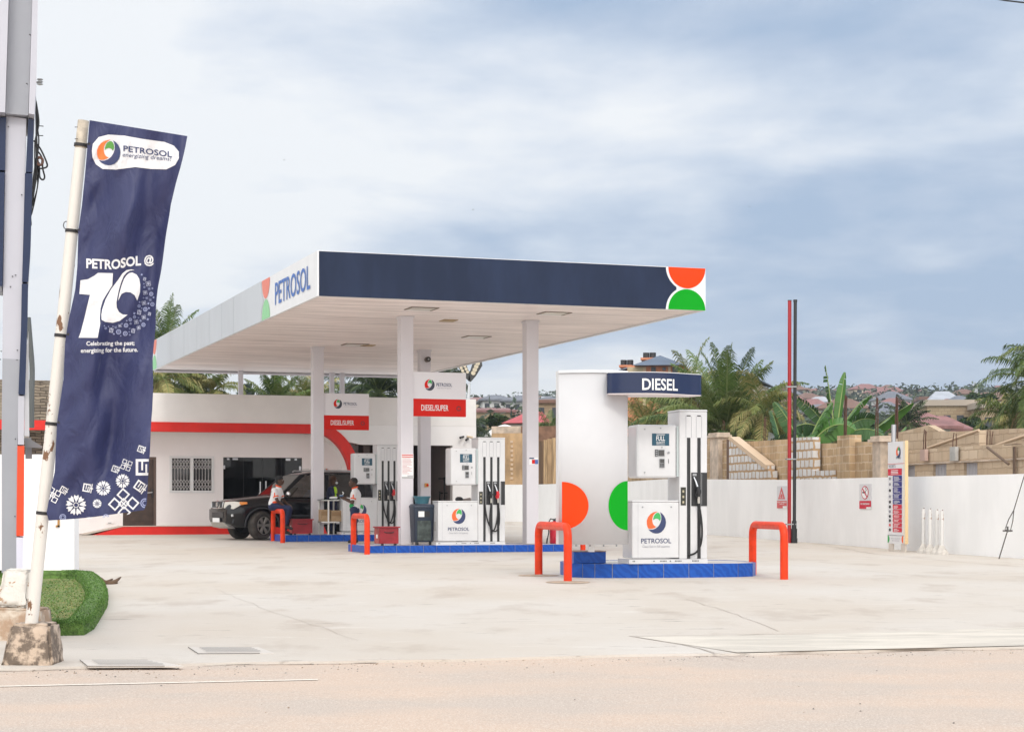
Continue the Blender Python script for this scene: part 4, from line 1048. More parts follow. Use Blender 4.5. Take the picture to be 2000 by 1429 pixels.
q = MB(); q.text('DIESEL', SF.rx(1253, -.3), SF.rx(1326, -.28), SF.rz(1253, 762, -.3), SF.rz(1253, 739, -.3), Fv, WPRINT, .018, 0, .08); q.build('lettering', va, recalc=False)

# ============================================================ hooped bollards
def hoop(p0, p1, h, label, discs=False):
    """two feet in world coords"""
    rt = empty('hoop_bollard', p0, 0, label, 'bollard', 'orange hooped bollards')
    d = Vector((p1.x-p0.x, p1.y-p0.y, 0)); L_ = d.length; d.normalize(); z1 = p1.z-p0.z; r_ = .06; cr = .16
    pts = [Vector((0,0,-.02)), Vector((0,0,h-cr-.06))]
    for a in range(10, 91, 10): pts.append(d*(cr-cr*math.cos(R(a))) + Vector((0,0,h-.06-cr+cr*math.sin(R(a)))))
    e = z1*.0
    for a in range(80, -1, -10): pts.append(d*(L_-cr+cr*math.cos(R(a))) + Vector((0,0,h-.06-cr+cr*math.sin(R(a)))))
    pts.append(d*L_ + Vector((0,0,z1-.02)))
    q = MB(); q.tube(pts, r_, ORED, 16); q.build('tube', rt)
    if discs:
        for k, base in enumerate((Vector((0,0,0)), d*L_+Vector((0,0,z1)))):
            q = MB(); q.lathe([(.32, .001), (.30, .012), (.07, .022)], base, mat('mortar_patch', (.42,.33,.25), .9, var=.2, vscale=8), 18); q.build('mortar_patch', rt)
    return rt
def gw(x, y): return Vector((x, y, G(y)))
def gpx(px, d): return gw((px-1000)/FPX*d, d)
hoop(gpx(1052, 28.5), gpx(1109, 26.6), .83, 'orange hooped bollard at the left end of the DIESEL island', True)
hoop(gpx(1470, 28.9), gpx(1531.5, 27.4), .83, 'orange hooped bollard at the right end of the DIESEL island')
hoop(gpx(690.5, 40.5), gpx(717, 38.75), .83, 'orange hooped bollard at the left end of the middle island, by the standing attendant')
hoop(gpx(533.5, 48.0), gpx(552, 46.4), .83, 'orange hooped bollard with the seated attendant on it')
hoop(gpx(1098, 43.0), gpx(1138.5, 41.3), .83, 'orange hooped bollard half hidden behind the DIESEL board')

# ============================================================ price boards on the columns
def fuel_board(base, zt_, zb_, w, label):
    rt = empty('fuel_board', (base[0], base[1], 0), CAN.a, label, 'sign', 'fuel boards hung on the columns')
    mid_ = zb_ + (zt_-zb_)*.395
    q = MB(); q.box(0, w, 0, .10, mid_+.001, zt_, mat('board_white', (.76,.74,.77), .4)); q.box(.0, w, 0, .10, zb_, mid_, REDP)
    F = lambda a, b: (a, -.004, b)
    logo(q, w*.31, zt_-(zt_-mid_)*.48, (zt_-mid_)*.215, F, mats=(REDP, LGREEN, mat('logo_dark', (.035,.035,.06), .4), WPRINT))
    q.text('PETROSOL', w*.44, w*.735, zt_-(zt_-mid_)*.53, zt_-(zt_-mid_)*.40, F, LNAVY, .015); q.text('Clean fuel in full quantity', w*.45, w*.72, zt_-(zt_-mid_)*.62, zt_-(zt_-mid_)*.565, F, GPRINT)
    q.text('DIESEL/SUPER', w*.155, w*.665, zb_+(mid_-zb_)*.32, zb_+(mid_-zb_)*.66, F, WPRINT, .008)
    q.poly(arc(w*.86, zb_+(mid_-zb_)*.47, .055, .055, 0, 360)[:-1], F, mat('dark_red_disc', (.20,.010,.012), .5)); q.poly(arc(w*.86, zb_+(mid_-zb_)*.47, .03, .03, 0, 360)[:-1], lambda a, b: (a, -.006, b), REDP)
    q.build('panel', rt, recalc=False)
    q = MB()
    for zz in (zb_+.15, zt_-.15): q.box(-.10, -.001, .03, .07, zz-.03, zz+.03, GREYM)
    q.build('bracket', rt); return rt
k = .943*.14+.332*.14
wa = CAN.world(lA[0]+.142, lA[1]-.10); fuel_board(wa, EYE+(HZ-727)/FPX*40.45, EYE+(HZ-813)/FPX*40.45, 1.20, 'larger red and white DIESEL/SUPER board beside the middle pump')
wc = CAN.world(lC[0]+.142, lC[1]-.10); fuel_board(wc, EYE+(HZ-768)/FPX*48.1, EYE+(HZ-839)/FPX*48.1, 1.20, 'smaller, farther DIESEL/SUPER board in front of the red arch')
# notice and sticker on the columns
def on_col(l, z0, z1, xa, xb):
    return l[0]-.14+xa*.28, l[0]-.14+xb*.28, z0, z1
ZA = lambda py, d: EYE+(HZ-py)/FPX*d
CO = lambda: (CAN.o.x, CAN.o.y, 0)
def col_item(name, l, label, cat, build_fn):
    w_ = CAN.world(l[0], l[1]-.14); rt = empty(name, (w_.x, w_.y, 0), CAN.a, label, cat); build_fn(rt); return rt
def notice(rt):
    q = MB(); z1, z0 = ZA(886, 40.1), ZA(934, 40.1); q.box(-.125, .139, -.010, -.001, z0, z1, WPRINT)
    F = lambda a, b: (a, -.0125, b); random.seed(5)
    for k in range(2): q.poly([(-.12, z1-.03-.04*k), (.13, z1-.03-.04*k), (.13, z1-.012-.04*k), (-.12, z1-.012-.04*k)], F, REDP)
    for k in range(13):
        zz = z1-.10-.027*k; L_ = random.uniform(.10, .22)
        q.poly([(-.11, zz), (-.11+L_, zz), (-.11+L_, zz+.007), (-.11, zz+.007)], F, mat('faded_red_print', (.55,.16,.17), .6))
    q.poly([(-.12, z0+.012), (.13, z0+.012), (.13, z0+.028), (-.12, z0+.028)], F, DARKP); q.poly([(.0, z0+.05), (.13, z0+.05), (.13, z0+.066), (.0, z0+.066)], F, GPRINT)
    q.build('paper', rt, recalc=False)
col_item('notice_sheet', lA, 'white notice with rows of red print on the front column beside the bin', 'notice', notice)
def sticker(rt):
    q = MB(); z1, z0 = ZA(893, 41.2), ZA(907, 41.2); q.box(-.08, .13, -.006, -.001, z0, z1, WPRINT); F = lambda a, b: (a, -.009, b)
    q.poly([(-.08, z1-.035), (.03, z1-.035), (.03, z1-.005), (-.08, z1-.005)], F, LNAVY); q.poly([(-.02, z0+.02), (.05, z0+.02), (.05, z1-.05), (-.02, z1-.05)], F, REDP)
    q.poly([(.05, z0+.01), (.125, z0+.01), (.125, z1-.05), (.05, z1-.05)], F, mat('blue_print', (.08,.14,.40), .5)); q.build('label', rt, recalc=False)
col_item('card_sticker', lB, 'small blue and red picture sticker on the right-hand column', 'sticker', sticker)
def estop(rt):
    q = MB(); z = ZA(947, 48.8); q.box(-.03, .06, -.05, -.001, z-.05, z+.05, mat('stop_yellow', (.70,.36,.08), .5)); q.cyl((.03, -.05, z), (.03, -.08, z), .03, REDP, 12); q.build('button', rt)
col_item('stop_button', lD, 'small orange and red emergency button on the column behind the bin', 'switch', estop)
def spk(rt):
    q = MB(); z = ZA(702, 48.8); q.cyl((.03, -.001, z), (.03, -.14, z), .07, mat('unit_brown', (.10,.07,.055), .4), 16); q.cyl((.03, -.14, z), (.03, -.16, z), .055, DARKP, 16); q.cyl((.03, -.16, z), (.03, -.165, z), .025, GREYM, 10); q.build('housing', rt)  # dark round housing, gives no light
col_item('round_column_unit', lD, 'small round dark unit near the top of the rear column', 'lamp', spk)

# ============================================================ bin, basin, boxes, extinguisher
def i2(px, yl): return I2.world(I2.rx(px, yl), yl, IZ2)
BINM = mat('bin_navy_plastic', (.018,.030,.055), .45, var=.25, vscale=3)
def loftbox(q, secs, m, r=.04):
    rings = []
    for (x0, x1, y0, y1, z) in secs:
        p = []
        for cx_, cy_, a0 in ((x1-r, y1-r, 0), (x0+r, y1-r, 90), (x0+r, y0+r, 180), (x1-r, y0+r, 270)):
            for a in (0, 30, 60, 90): p.append((cx_+r*math.cos(R(a0+a)), cy_+r*math.sin(R(a0+a)), z))
        rings.append(p)
    q.ring(rings, m, True, True, True)
bn = empty('wheelie_bin', i2(808.5, .42), I2.a, 'navy plastic bin with a half white half black sticker, under a teal basin', 'bin')
q = MB(); loftbox(q, [(.03,.44,.03,.45,.06), (.0,.47,.0,.48,.80)], BINM); q.build('body', bn)
q = MB(); loftbox(q, [(-.01,.48,-.02,.49,.801), (-.01,.48,-.02,.49,.84), (.03,.44,.02,.45,.875)], BINM); q.build('lid', bn)
q = MB(); q.box(.10, .23, -.004, .010, .60, .72, WPRINT); q.box(.232, .35, -.004, .010, .60, .72, DARKP); q.build('sticker', bn)
q = MB(); q.box(.08, .38, .006, .02, .10, .52, mat('bin_scuff', (.06,.08,.075), .6, var=.5, vscale=7)); q.build('front_panel', bn)
for x in (.08, .38): q = MB(); q.cyl((x-.03, .05, .03), (x+.03, .05, .03), .03, BLACK, 12); q.build('wheel', bn)
bs = empty('washing_basin', Vector(i2(824, .66))+Vector((0,0,.878)), I2.a, 'teal plastic basin resting on top of the navy bin', 'basin')
BT = mat('teal_plastic', (.055,.17,.22), .4)
q = MB(); q.lathe([(.14, 0), (.17, .13), (.195, .15), (.195, .165), (.17, .160), (.135, .02)], (0, 0, 0), BT, 24); q.build('bowl', bs)
RB = mat('red_box_paint', (.30,.010,.020), .4, var=.2, vscale=5); RB2 = mat('lighter_red_side', (.42,.09,.08), .6, var=.3, vscale=5)  # left side of the boxes is a lighter, browner red
def sandbox(loc, w, d, h, rz, label):
    rt = empty('sand_box', loc, rz, label, 'box', 'red sand boxes on the islands')
    q = MB(); q.box(0, w, 0, d, .04, h-.03, RB); q.box(-.004, -.001, .01, d-.01, .05, h-.04, RB2)
    for x in (.05, w-.09): q.box(x, x+.05, .02, .07, 0, .039, DARKP)
    b_ = q.build('body', rt, bevel=.006)
    q = MB(); q.box(-.03, w+.03, -.03, d+.02, h-.029, h, RB); q.build('lid', rt, bevel=.006)
    q = MB(); q.tube([(w*.25, -.001, h*.72), (w*.35, -.02, h*.68), (w*.65, -.02, h*.68), (w*.75, -.001, h*.72)], .010, DARKP, 6); q.build('handle', rt)
    q = MB(); q.box(-.007, -.0045, d*.3, d*.6, h*.38, h*.58, WPRINT); q.build('label_print', rt)
    return rt
sandbox(i2(741, .16), .42, .40, .40, I2.a, 'red lidded sand box at the left end of the middle island')
s1 = I1p.world(I1p.rx(571, .25), .25, IZ1); sandbox(s1, .52, .40, .40, I1p.a, 'red lidded sand box behind the seated attendant on the far island')
ex = empty('fire_extinguisher', i2(1083, 1.0), I2.a, 'red fire extinguisher with black hose at the right end of the middle island', 'fire extinguisher')
EXR = mat('extinguisher_red', (.55,.012,.035), .25, coat=.4)
q = MB(); q.lathe([(.09, 0), (.11, .015), (.11, .40), (.095, .455), (.045, .49), (.03, .50)], (0,0,0), EXR, 20); q.build('cylinder', ex)
q = MB(); q.cyl((0,0,.50), (0,0,.55), .03, DARKP, 10); q.tube([(0,0,.54), (.06,-.02,.57), (.12,-.02,.61)], .012, DARKP, 6); q.tube([(0,0,.55), (.05,-.02,.545), (.11,-.02,.54)], .010, STEEL, 6); q.build('valve', ex)
q = MB(); q.tube([(-.02,0,.53), (-.10,-.02,.55), (-.16,-.03,.45), (-.15,-.04,.25), (-.19,-.04,.06)], .013, BLACK, 8); q.cyl((-.185,-.04,.12), (-.20,-.04,0.0), .018, BLACK, 8); q.build('hose', ex)
q = MB(); q.box(-.05, .05, -.1165, -.1105, .30, .36, WPRINT); q.build('label_print', ex)

# ============================================================ vent pipes
VR = mat('vent_red_paint', (.36,.005,.010), .35, coat=.2); VBk = mat('vent_black_paint', (.012,.014,.016), .35, coat=.2)
vb = gpx(1545, 46.3); vs_ = FPX/46.3
vent = empty('vent_pipes', vb, 0, 'pair of tall red and black vent pipes clamped together by the white wall', 'pipes')
ht = (1062-588)/vs_
q = MB(); q.cyl((-.045,0,0), (-.035,0,ht-.02), .046, VR, 14); q.cyl((-.035,0,ht-.02), (-.035,0,ht), .05, VBk, 14); q.build('red_pipe', vent)
q = MB(); q.cyl((.080,.0,0), (.105,.0,ht), .042, VBk, 14); q.cyl((.105,0,ht-.05), (.105,0,ht+.01), .05, VBk, 14)
q.cyl((.075,-.0,0), (.078,0,.36), .075, VBk, 14); q.cyl((.075,0,.36), (.08,0,.55), .06, VBk, 14); q.cyl((.075,0,0), (.075,0,.12), .085, VBk, 14); q.build('black_pipe', vent)
for py in (756, 897, 1024):
    q = MB(); zz = (1062-py)/vs_; q.box(-.14, .13, -.055, -.045, zz-.03, zz+.0, GREYM); q.box(-.14, .15, .045, .055, zz-.03, zz, GREYM); q.cyl((-.13,-.06,zz-.015), (-.13,.06,zz-.015), .012, DARKP, 6); q.build('clamp', vent)

# ============================================================ signs on the right wall (plane just in front of the wall)
def wall_sign(px0, px1, py1, py0, label, fn, cat='sign', name='safety_sign'):
    yl = -.012; a, b = fx(px0, yl), fx(px1, yl); z1, z0 = fz(px0, py1, yl), fz(px0, py0, yl)
    w_ = FW.world(a, yl); rt = empty(name, (w_.x, w_.y, 0), FW.a, label, cat, 'safety signs on the white wall'); fn(rt, b-a, z0, z1); return rt
SGW = mat('sign_plate_pale', (.66,.66,.68), .5); SRED = mat('sign_red', (.60,.010,.040), .5); SREDF = mat('sign_red_faded', (.66,.12,.12), .6)
def warn(rt, w, z0, z1):
    q = MB(); h = z1-z0; q.box(0, w, -.006, .010, z0, z1, SGW); F = lambda a, b: (a, -.009, b); F2 = lambda a, b: (a, -.012, b)
    q.poly([(0, z0), (w, z0), (w, z0+h*.34), (0, z0+h*.34)], F, SREDF)
    q.poly([(w*.12, z0+h*.41), (w*.82, z0+h*.41), (w*.47, z0+h*.97)], F, SREDF); q.poly([(w*.28, z0+h*.46), (w*.66, z0+h*.46), (w*.47, z0+h*.78)], F2, SGW)
    q.poly([(w*.38, z0+h*.47), (w*.56, z0+h*.47), (w*.59, z0+h*.55), (w*.49, z0+h*.68), (w*.36, z0+h*.55)], lambda a, b: (a, -.014, b), SREDF)
    q.text('HIGHLY FLAMMABLE', w*.05, w*.97, z0+h*.245, z0+h*.30, F2, WPRINT, .02); q.text('LIQUID', w*.28, w*.75, z0+h*.165, z0+h*.215, F2, WPRINT, .02)
    q.poly([(w*.6, z0), (w, z0), (w, z0+h*.10), (w*.6, z0+h*.10)], F2, WPRINT); q.build('plate', rt, recalc=False)
wall_sign(1518, 1537.5, 949, 992, 'faded red flame triangle warning sign on the wall left of the vent pipes', warn)
def nosm(rt, w, z0, z1):
    q = MB(); h = z1-z0; q.box(0, w, -.006, .010, z0, z1, SGW); F = lambda a, b: (a, -.009, b); F2 = lambda a, b: (a, -.012, b); F3 = lambda a, b: (a, -.014, b)
    q.poly([(0, z0), (w, z0), (w, z0+h*.32), (0, z0+h*.32)], F, SRED); cx_, cz_ = w*.48, z0+h*.65; rr = w*.30*1.02; rz_ = h*.27
    q.poly(arc(cx_, cz_, rr, rz_, 0, 360, 36)[:-1], F, SRED); q.poly(arc(cx_, cz_, rr*.84, rz_*.86, 0, 360, 36)[:-1], F2, WPRINT)
    q.poly([(cx_-rr*.66, cz_-.012), (cx_+rr*.25, cz_-.012), (cx_+rr*.25, cz_+.022), (cx_-rr*.66, cz_+.022)], F3, DARKP)
    q.tube([(cx_+rr*.2, -.014, cz_+.03), (cx_+rr*.5, -.014, cz_+.06), (cx_+rr*.2, -.014, cz_+.10), (cx_+rr*.45, -.014, cz_+.13)], .007, DARKP, 4)
    d_ = .024; q.poly([(cx_-rr*.64-d_, cz_+rz_*.62), (cx_-rr*.64+d_, cz_+rz_*.68), (cx_+rr*.64+d_, cz_-rz_*.62), (cx_+rr*.64-d_, cz_-rz_*.68)], lambda a, b: (a, -.017, b), SRED)
    q.text('NO SMOKING', w*.12, w*.86, z0+h*.16, z0+h*.235, F2, WPRINT, .02); q.poly([(w*.6, z0), (w, z0), (w, z0+h*.07), (w*.6, z0+h*.07)], F2, WPRINT); q.build('plate', rt, recalc=False)
wall_sign(1679, 1702, 945, 993, 'NO SMOKING sign with a red ring on the white wall', nosm)
yl = -.01
rt = empty('wall_lamp', FW.world(fx(1050, yl), yl), 0); bpy.data.objects.remove(rt)

# ============================================================ info totem
tb = gpt(1768, 1078); 
TF = Frame(tb.x, tb.y, FW.a*180/math.pi)
tw = -TF.rx(1734, 0); tot = empty('info_totem', (tb.x, tb.y, tb.z), TF.a, 'slim double-sided notice totem with a blue and red list, standing by the white wall', 'sign')
th_ = lambda py: TF.rz(1766, py, 0) - tb.z
TW = mat('totem_white', (.76,.76,.78), .4); TY = mat('totem_yellow_edge', (.76,.55,.30), .5)
q = MB(); q.box(-tw, -.001, 0, .06, th_(1062), th_(861), TW); pn = q.build('panel', tot, bevel=.003)
q = MB(); q.box(.0, .010, -.004, .065, th_(1062), th_(860), TY); q.box(-.10, -.0, -.004, -.001, th_(1062), th_(861), mat('totem_edge_pale', (.78,.72,.60), .4)); q.build('edge_strip', tot)
for x in (-tw+.02, -.24): q = MB(); q.box(x, x+.20, .01, .05, -.02, th_(1062)-.001, mat('totem_leg', (.62,.56,.50), .7)); q.build('leg', tot)
F = lambda a, b: (a, -.005, b); F2 = lambda a, b: (a, -.0075, b)
q = MB(); X_ = lambda f: -tw + tw*f
logo(q, X_(.62), th_(882), .125, F); q.text('PETROSOL', X_(.50), X_(.76), th_(895), th_(890.5), F, LNAVY, .01)
q.poly([(X_(0), th_(905)), (X_(.97), th_(905)), (X_(.97), th_(904)), (X_(0), th_(904))], F, SREDF)
q.text('WELCOME TO', X_(.06), X_(.46), th_(912), th_(906), F, GPRINT, .01)
def rect(a, b, py0, py1, m, ff=F): q.poly([(X_(a), th_(py1)), (X_(b), th_(py1)), (X_(b), th_(py0)), (X_(a), th_(py0))], ff, m)
rect(.02, .82, 914, 927, SRED); rect(.2, .62, 917, 918.2, WPRINT, F2); rect(.2, .6, 920, 921.4, WPRINT, F2); rect(.2, .62, 923, 924.4, WPRINT, F2)
LB = mat('list_blue', (.020,.020,.20), .5); random.seed(11)
ys_ = [(928,939),(940,949.5),(950.5,963),(964,974),(975,984)]; yr_ = [(985,993.5),(994.5,1003),(1004,1012),(1013,1020),(1021,1029.5),(1030.5,1039)]
for (a_, b_), m_ in [(y_, LB) for y_ in ys_]+[(y_, SRED) for y_ in yr_]:
    rect(.30, .82, a_, b_, m_); yy = a_+2.2
    while yy < b_-1.5: rect(.36, .36+random.uniform(.2, .40), yy, yy+.8, WPRINT, F2); yy += 2.3
    c_ = (a_+b_)/2; q.poly([(X_(.13)+.055*math.cos(t), th_(c_)+.035*math.sin(t*1.0)) for t in [k_*math.pi/4 for k_ in range(8)]], F, random.choice([DARKP, GPRINT, SREDF, DARKP]))
rect(.02, .96, 1045, 1046.2, GPRINT)
q.poly(arc(X_(.0)+.002, th_(1053), .09, .085, -90, 90), F, LGREEN); q.poly(arc(X_(.90), th_(1053), .09, .085, 90, 270), F, LORANGE)
q.text('QUALITY AND SERVICE', X_(.18), X_(.72), th_(1053), th_(1051), F, GPRINT); q.text('YOU CAN TRUST', X_(.24), X_(.66), th_(1057), th_(1055), F, GPRINT)
q.build('print', pn, recalc=False)
# thin grey pipe sticking up behind the totem
pp = empty('grey_pipe', FW.world(fx(1745.5, .5), .5, G(40)), 0, 'short grey pipe sticking up behind the notice totem', 'pipe')
q = MB(); q.cyl((0,0,-.1), (0,0,fz(1745, 829, .5)-G(40)), .055, STEEL, 12); q.build('tube', pp)

# ============================================================ rusty white posts leaning by the wall
PW = mat('chipped_white_post', (.70,.69,.67), .6, var=.0, col2=(.30,.14,.05), vscale=9, lo=.385, hi=.40)
for i, (px, pyt, dd) in enumerate(((1803.5, 993, 0), (1819, 992, .12), (1827.5, 993, -.12), (1841, 993, 0.05))):
    p_ = gpt(px, 1079+i*1.2); p_.y += dd; s_ = FPX/p_.y; h_ = (1079-993)/s_
    rt = empty('road_post', gw(p_.x, p_.y), 0, ['leftmost chipped white post by the wall', 'second chipped white post by the wall, close to the third', 'third chipped white post by the wall, with a dark hooked top', 'rightmost chipped white post by the wall'][i], 'post', 'chipped white posts standing by the wall')
    q = MB(); q.cyl((0,0,.05), (0,0,h_), .036, PW, 14)
    q.tube([(.0,0,h_), (.015,0,h_+.012), (.03,.01,h_-.03)], .012, RUST, 5); q.build('shaft', rt)
    q = MB(); q.lathe([(.15, -.01), (.13, .05), (.065, .14), (.040, .19)], (0,0,0), mat('white_conc_foot', (.62,.58,.53), .8, var=.2, vscale=12), 14); q.build('foot', rt)
# guy wire with tensioner
gy = gpt(1951, 1091); top_ = at(2030, 835, gy.y-.0); gy0 = gy.copy()
wr = empty('guy_wire', gy0, 0, 'thin guy wire with a looped tensioner running up out of the right edge', 'wire')
d_ = (at(1998, 937, gy.y)-gy0); e_ = d_*2.2
WM = mat('dark_wire', (.09,.085,.08), .6)
q = MB(); q.cyl((0,0,0), d_*.36, .012, WM, 6); q.cyl(d_*.62, e_, .010, WM, 6); q.build('cable', wr)
q = MB(); pm = d_*.36; pn_ = d_*.62; sd = Vector((.05,0,-.02))
q.tube([pm, pm+sd, (pm+pn_)/2+sd*.8, pn_], .010, WM, 6); q.tube([pm, pm-sd, (pm+pn_)/2-sd*.8, pn_], .010, WM, 6); q.box(pm.x-.09, pm.x+.09, -.02, .02, pm.z-.02, pm.z+.01, WM); q.cyl(pm+Vector((0,0,-.03)), pm+Vector((0,0,.08)), .02, WM, 8); q.build('tensioner', wr)
# overhead cable crossing the top right corner
oc = empty('overhead_cable', at(1930, -4, 26), 0, 'thin black overhead cable crossing the top right corner', 'cable')
a_ = at(1905, -8, 26); b_ = at(2030, 9, 25); o_ = oc.location
q = MB(); q.tube([a_-o_-(b_-a_)*3+Vector((0,0,1.0)), a_-o_, (a_+b_)/2-o_-Vector((0,0,.01)), b_-o_, b_-o_+(b_-a_)*3-Vector((0,0,.2))], .012, BLACK, 6); q.build('strand', oc)

# ============================================================ sign pylon at the left edge
PG = mat('pylon_grey_metal', (.34,.35,.385), .4, metal=.15, var=.06, vscale=.8); PL = mat('pylon_pale_metal', (.50,.50,.555), .35, metal=.1, var=.04, vscale=.6)
D0 = 18.6
pb = gpx(20, D0); pyl = empty('sign_pylon', pb, 0, 'tall sign pylon of grey and navy panels cut by the left picture edge', 'sign')
def pq(q, pts, m, t0, t1):
    q.prism(pts, lambda a, b, t: tuple(at(a, b, D0)-pb+Vector((-.262*t, t, 0))), t0, t1, m)
q = MB(); pq(q, [(12,226),(51.5,232),(45,480),(41,700),(34,860),(32,1118),(3,1118),(3,860),(6,560)], PL, .0, .9); q.build('mast', pyl)
q = MB(); pq(q, [(5,700),(40,702),(34,860),(32,1118),(3,1118),(3,860)], PG, -.012, -.001); q.build('mast_cover', pyl)
q = MB(); pq(q, [(20,-60),(63,-60),(63,0),(55,229.5),(11,226),(18,0)], PG, -.10, .95); q.build('upper_panel', pyl)
q = MB(); pq(q, [(63.3,-60),(75,-60),(73.5,10),(71,160),(67,233),(55.8,231),(63.3,0)], PL, -.22, 1.0); pq(q, [(6,-60),(19.5,-60),(17.5,0),(10.4,229),(-40,224),(-40,-60)], PL, -.22, 1.0); q.build('upper_side', pyl)
for pts in ([(55,234),(66,235),(64,338),(50,337)], [(49,339.5),(63.5,340),(60,480),(55,552),(43,551),(45,480)], [(42.5,555),(55,555),(54,620),(49,771),(36,770),(41,640)], [(-40,232),(12,231),(10,334),(-40,332)], [(-40,336),(9.5,338),(5,560),(-40,556)]):
    q = MB(); pq(q, pts, NAVY, -.04, .8); q.build('navy_panel', pyl, bevel=.01)
q = MB(); pq(q, [(35.5,773),(48,773),(46.8,868),(34.6,868)], PL, -.02, .8); pq(q, [(49.5,700),(56,640),(57.5,850),(47.5,849)], WHITEM, .25, .8); q.build('white_side', pyl)
q = MB(); pq(q, [(34,870.5),(47.5,871),(46.5,1046),(31.8,1046)], mat('pylon_orange', (.78,.065,.012), .35, var=.06), -.03, .8); q.build('orange_panel', pyl, bevel=.008)
q = MB(); pq(q, [(31.7,1048.5),(46,1049),(44.5,1120),(32,1120)], mat('pylon_lilac', (.70,.69,.80), .4), -.02, .8); q.build('lower_side', pyl)
q = MB(); pq(q, [(47,843),(84,864.5),(84,868.5),(50,867)], GREYM, 1.0, 1.06); pq(q, [(50,846),(62,846),(64,890),(50,890)], GREYM, 1.1, 1.2); q.build('bracket', pyl)
q = MB()
for (a, b) in ((9,68),(70,79.5),(64,174),(7,180),(17,248),(9,378),(43,381),(25,540),(31,537.5),(3,686),(34.5,684),(1.5,702),(34,703),(31,857),(30,1008),(21,560)):
    c_ = at(a, b, D0)-pb; q.cyl(c_+Vector((0,-.21 if b < 200 and (a < 11 or a > 60) else -.005,0)), c_+Vector((0,-.24 if b < 200 and (a < 11 or a > 60) else -.02,0)), .0055, DARKP, 8)
q.build('screw', pyl)
# cables tangled on a pole behind the pylon
cb_ = empty('cable_bundle', at(70, 300, 20.5), 0, 'tangle of loose black cables hanging beside the sign pylon', 'cable')
o_ = cb_.location; random.seed(9); q = MB()
def cp(*pts): return [at(a, b, 20.5)-o_+Vector((0, random.uniform(-.03,.03), 0)) for a, b in pts]
def smooth_path(pts, n=6):
    out = []
    for i in range(len(pts)-1):
        p0 = pts[max(0, i-1)]; p1 = pts[i]; p2 = pts[i+1]; p3 = pts[min(len(pts)-1, i+2)]
        for k in range(n):
            t = k/n; out.append(.5*((2*p1)+(p2-p0)*t+(2*p0-5*p1+4*p2-p3)*t*t+(3*p1-p0-3*p2+p3)*t**3))
    out.append(pts[-1]); return out
for k in range(7):
    q = MB(); q.tube(smooth_path(cp((70+random.uniform(-1,2),190+k*4),(74+random.uniform(-3,3),240),(71+random.uniform(-3,6),275),(68+random.uniform(-1,6),300+k*6),(66+k*1.2,340+k*5),(62,380+k*6),(60,420))), .008, BLACK, 5); q.build('loose_cable', cb_)
q = MB(); q.tube(smooth_path(cp((66,275),(78,290),(90,315),(91,325),(84,330),(76,329),(70,322))), .010, BLACK, 5); q.build('loose_cable', cb_)
q = MB(); q.tube(smooth_path(cp((74,296),(82,308),(84,330),(86,345),(83,351),(79,347),(76,330),(76,318))), .010, BLACK, 5); q.build('loose_cable', cb_)
q = MB(); q.tube(smooth_path(cp((74,310),(78,308),(83,312),(82,322),(76,322),(73,314))), .016, mat('cable_brown', (.14,.07,.05), .8), 5); q.build('loose_cable', cb_)
q = MB(); q.tube(smooth_path(cp((78,318),(68,352),(61,400),(60,440))), .009, BLACK, 5); q.build('loose_cable', cb_)
q = MB(); q.tube(smooth_path(cp((54,620),(58,660),(62,720),(62,780),(61,835))), .030, mat('grey_conduit', (.12,.13,.13), .6), 7); q.build('loose_cable', cb_)
q = MB(); q.tube(smooth_path(cp((8,-40),(7,10),(3,35),(1,50))), .012, BLACK, 5); q.build('loose_cable', cb_)
for b in (246, 265): q = MB(); q.tube(cp((72, b), (84, b)), .005, BLACK, 4); q.build('cable_tie', cb_)

q = MB(); p_ = at(78, 161, 20.5)-o_
for k in range(3): q.lathe([(.02, 0), (.036, .008), (.02, .02)], p_+Vector((0,0,-.03+.026*k)), GREYM, 10)
q.cyl(p_+Vector((-.12,.0,0)), p_, .012, GREYM, 6); q.build('insulator', cb_)

# ============================================================ drain grates, blocks, turf bed, leaf
for i, (P, lab) in enumerate(((((157,1288),(298,1288),(360,1300),(172,1300.5)), 'slotted metal drain grate nearest the road, left'), (((368,1263),(505,1263),(538,1275),(388,1276)), 'slotted metal drain grate a little farther from the road'))):
    c = [gpt(*p, extra=.004) for p in P]; o_ = sum(c, Vector())/4; rt = empty('drain_grate', o_, 0, lab, 'drain', 'drain grates in the slab')
    q = MB(); lc = [p-o_ for p in c]
    q.add([p+Vector((0,0,-.012)) for p in lc]+[p+Vector((0,0,.0005)) for p in lc], [(4,5,6,7),(0,1,5,4),(1,2,6,5),(2,3,7,6),(3,0,4,7)], mat('grate_frame_concrete', (.60,.55,.50), .7)); q.build('frame', rt)
    q = MB()
    def bl(u, v): return (lc[0]*(1-u)+lc[1]*u)*(1-v)+(lc[3]*(1-u)+lc[2]*u)*v
    for k in range(4):
        v0 = .16+.18*k; v1 = v0+.055; q.add([bl(.13, v0)+Vector((0,0,.010)), bl(.86, v0)+Vector((0,0,.010)), bl(.86, v1)+Vector((0,0,.010)), bl(.13, v1)+Vector((0,0,.010))], [(0,1,2,3)], mat('slot_and_shadow_dark', (.16,.15,.14), .8))
    for u, v, u2, v2 in ((0,0,0,1), (0,1,.8,1)): 
        a_, b_ = bl(u, v)+Vector((0,-.02,.004)), bl(u2, v2)+Vector((0,-.02,.004)); q.tube([a_, b_], .003, mat('slot_and_shadow_dark', (0,0,0)), 5)  # thin dark tubes draw a shadow line along two frame edges
    q.build('slots', rt, recalc=False)
def blockm(name, col, spots, lo, hi, sc):
    return mat(name, col, .9, col2=spots, vscale=sc, lo=lo, hi=hi, bump=.6, bscale=25)
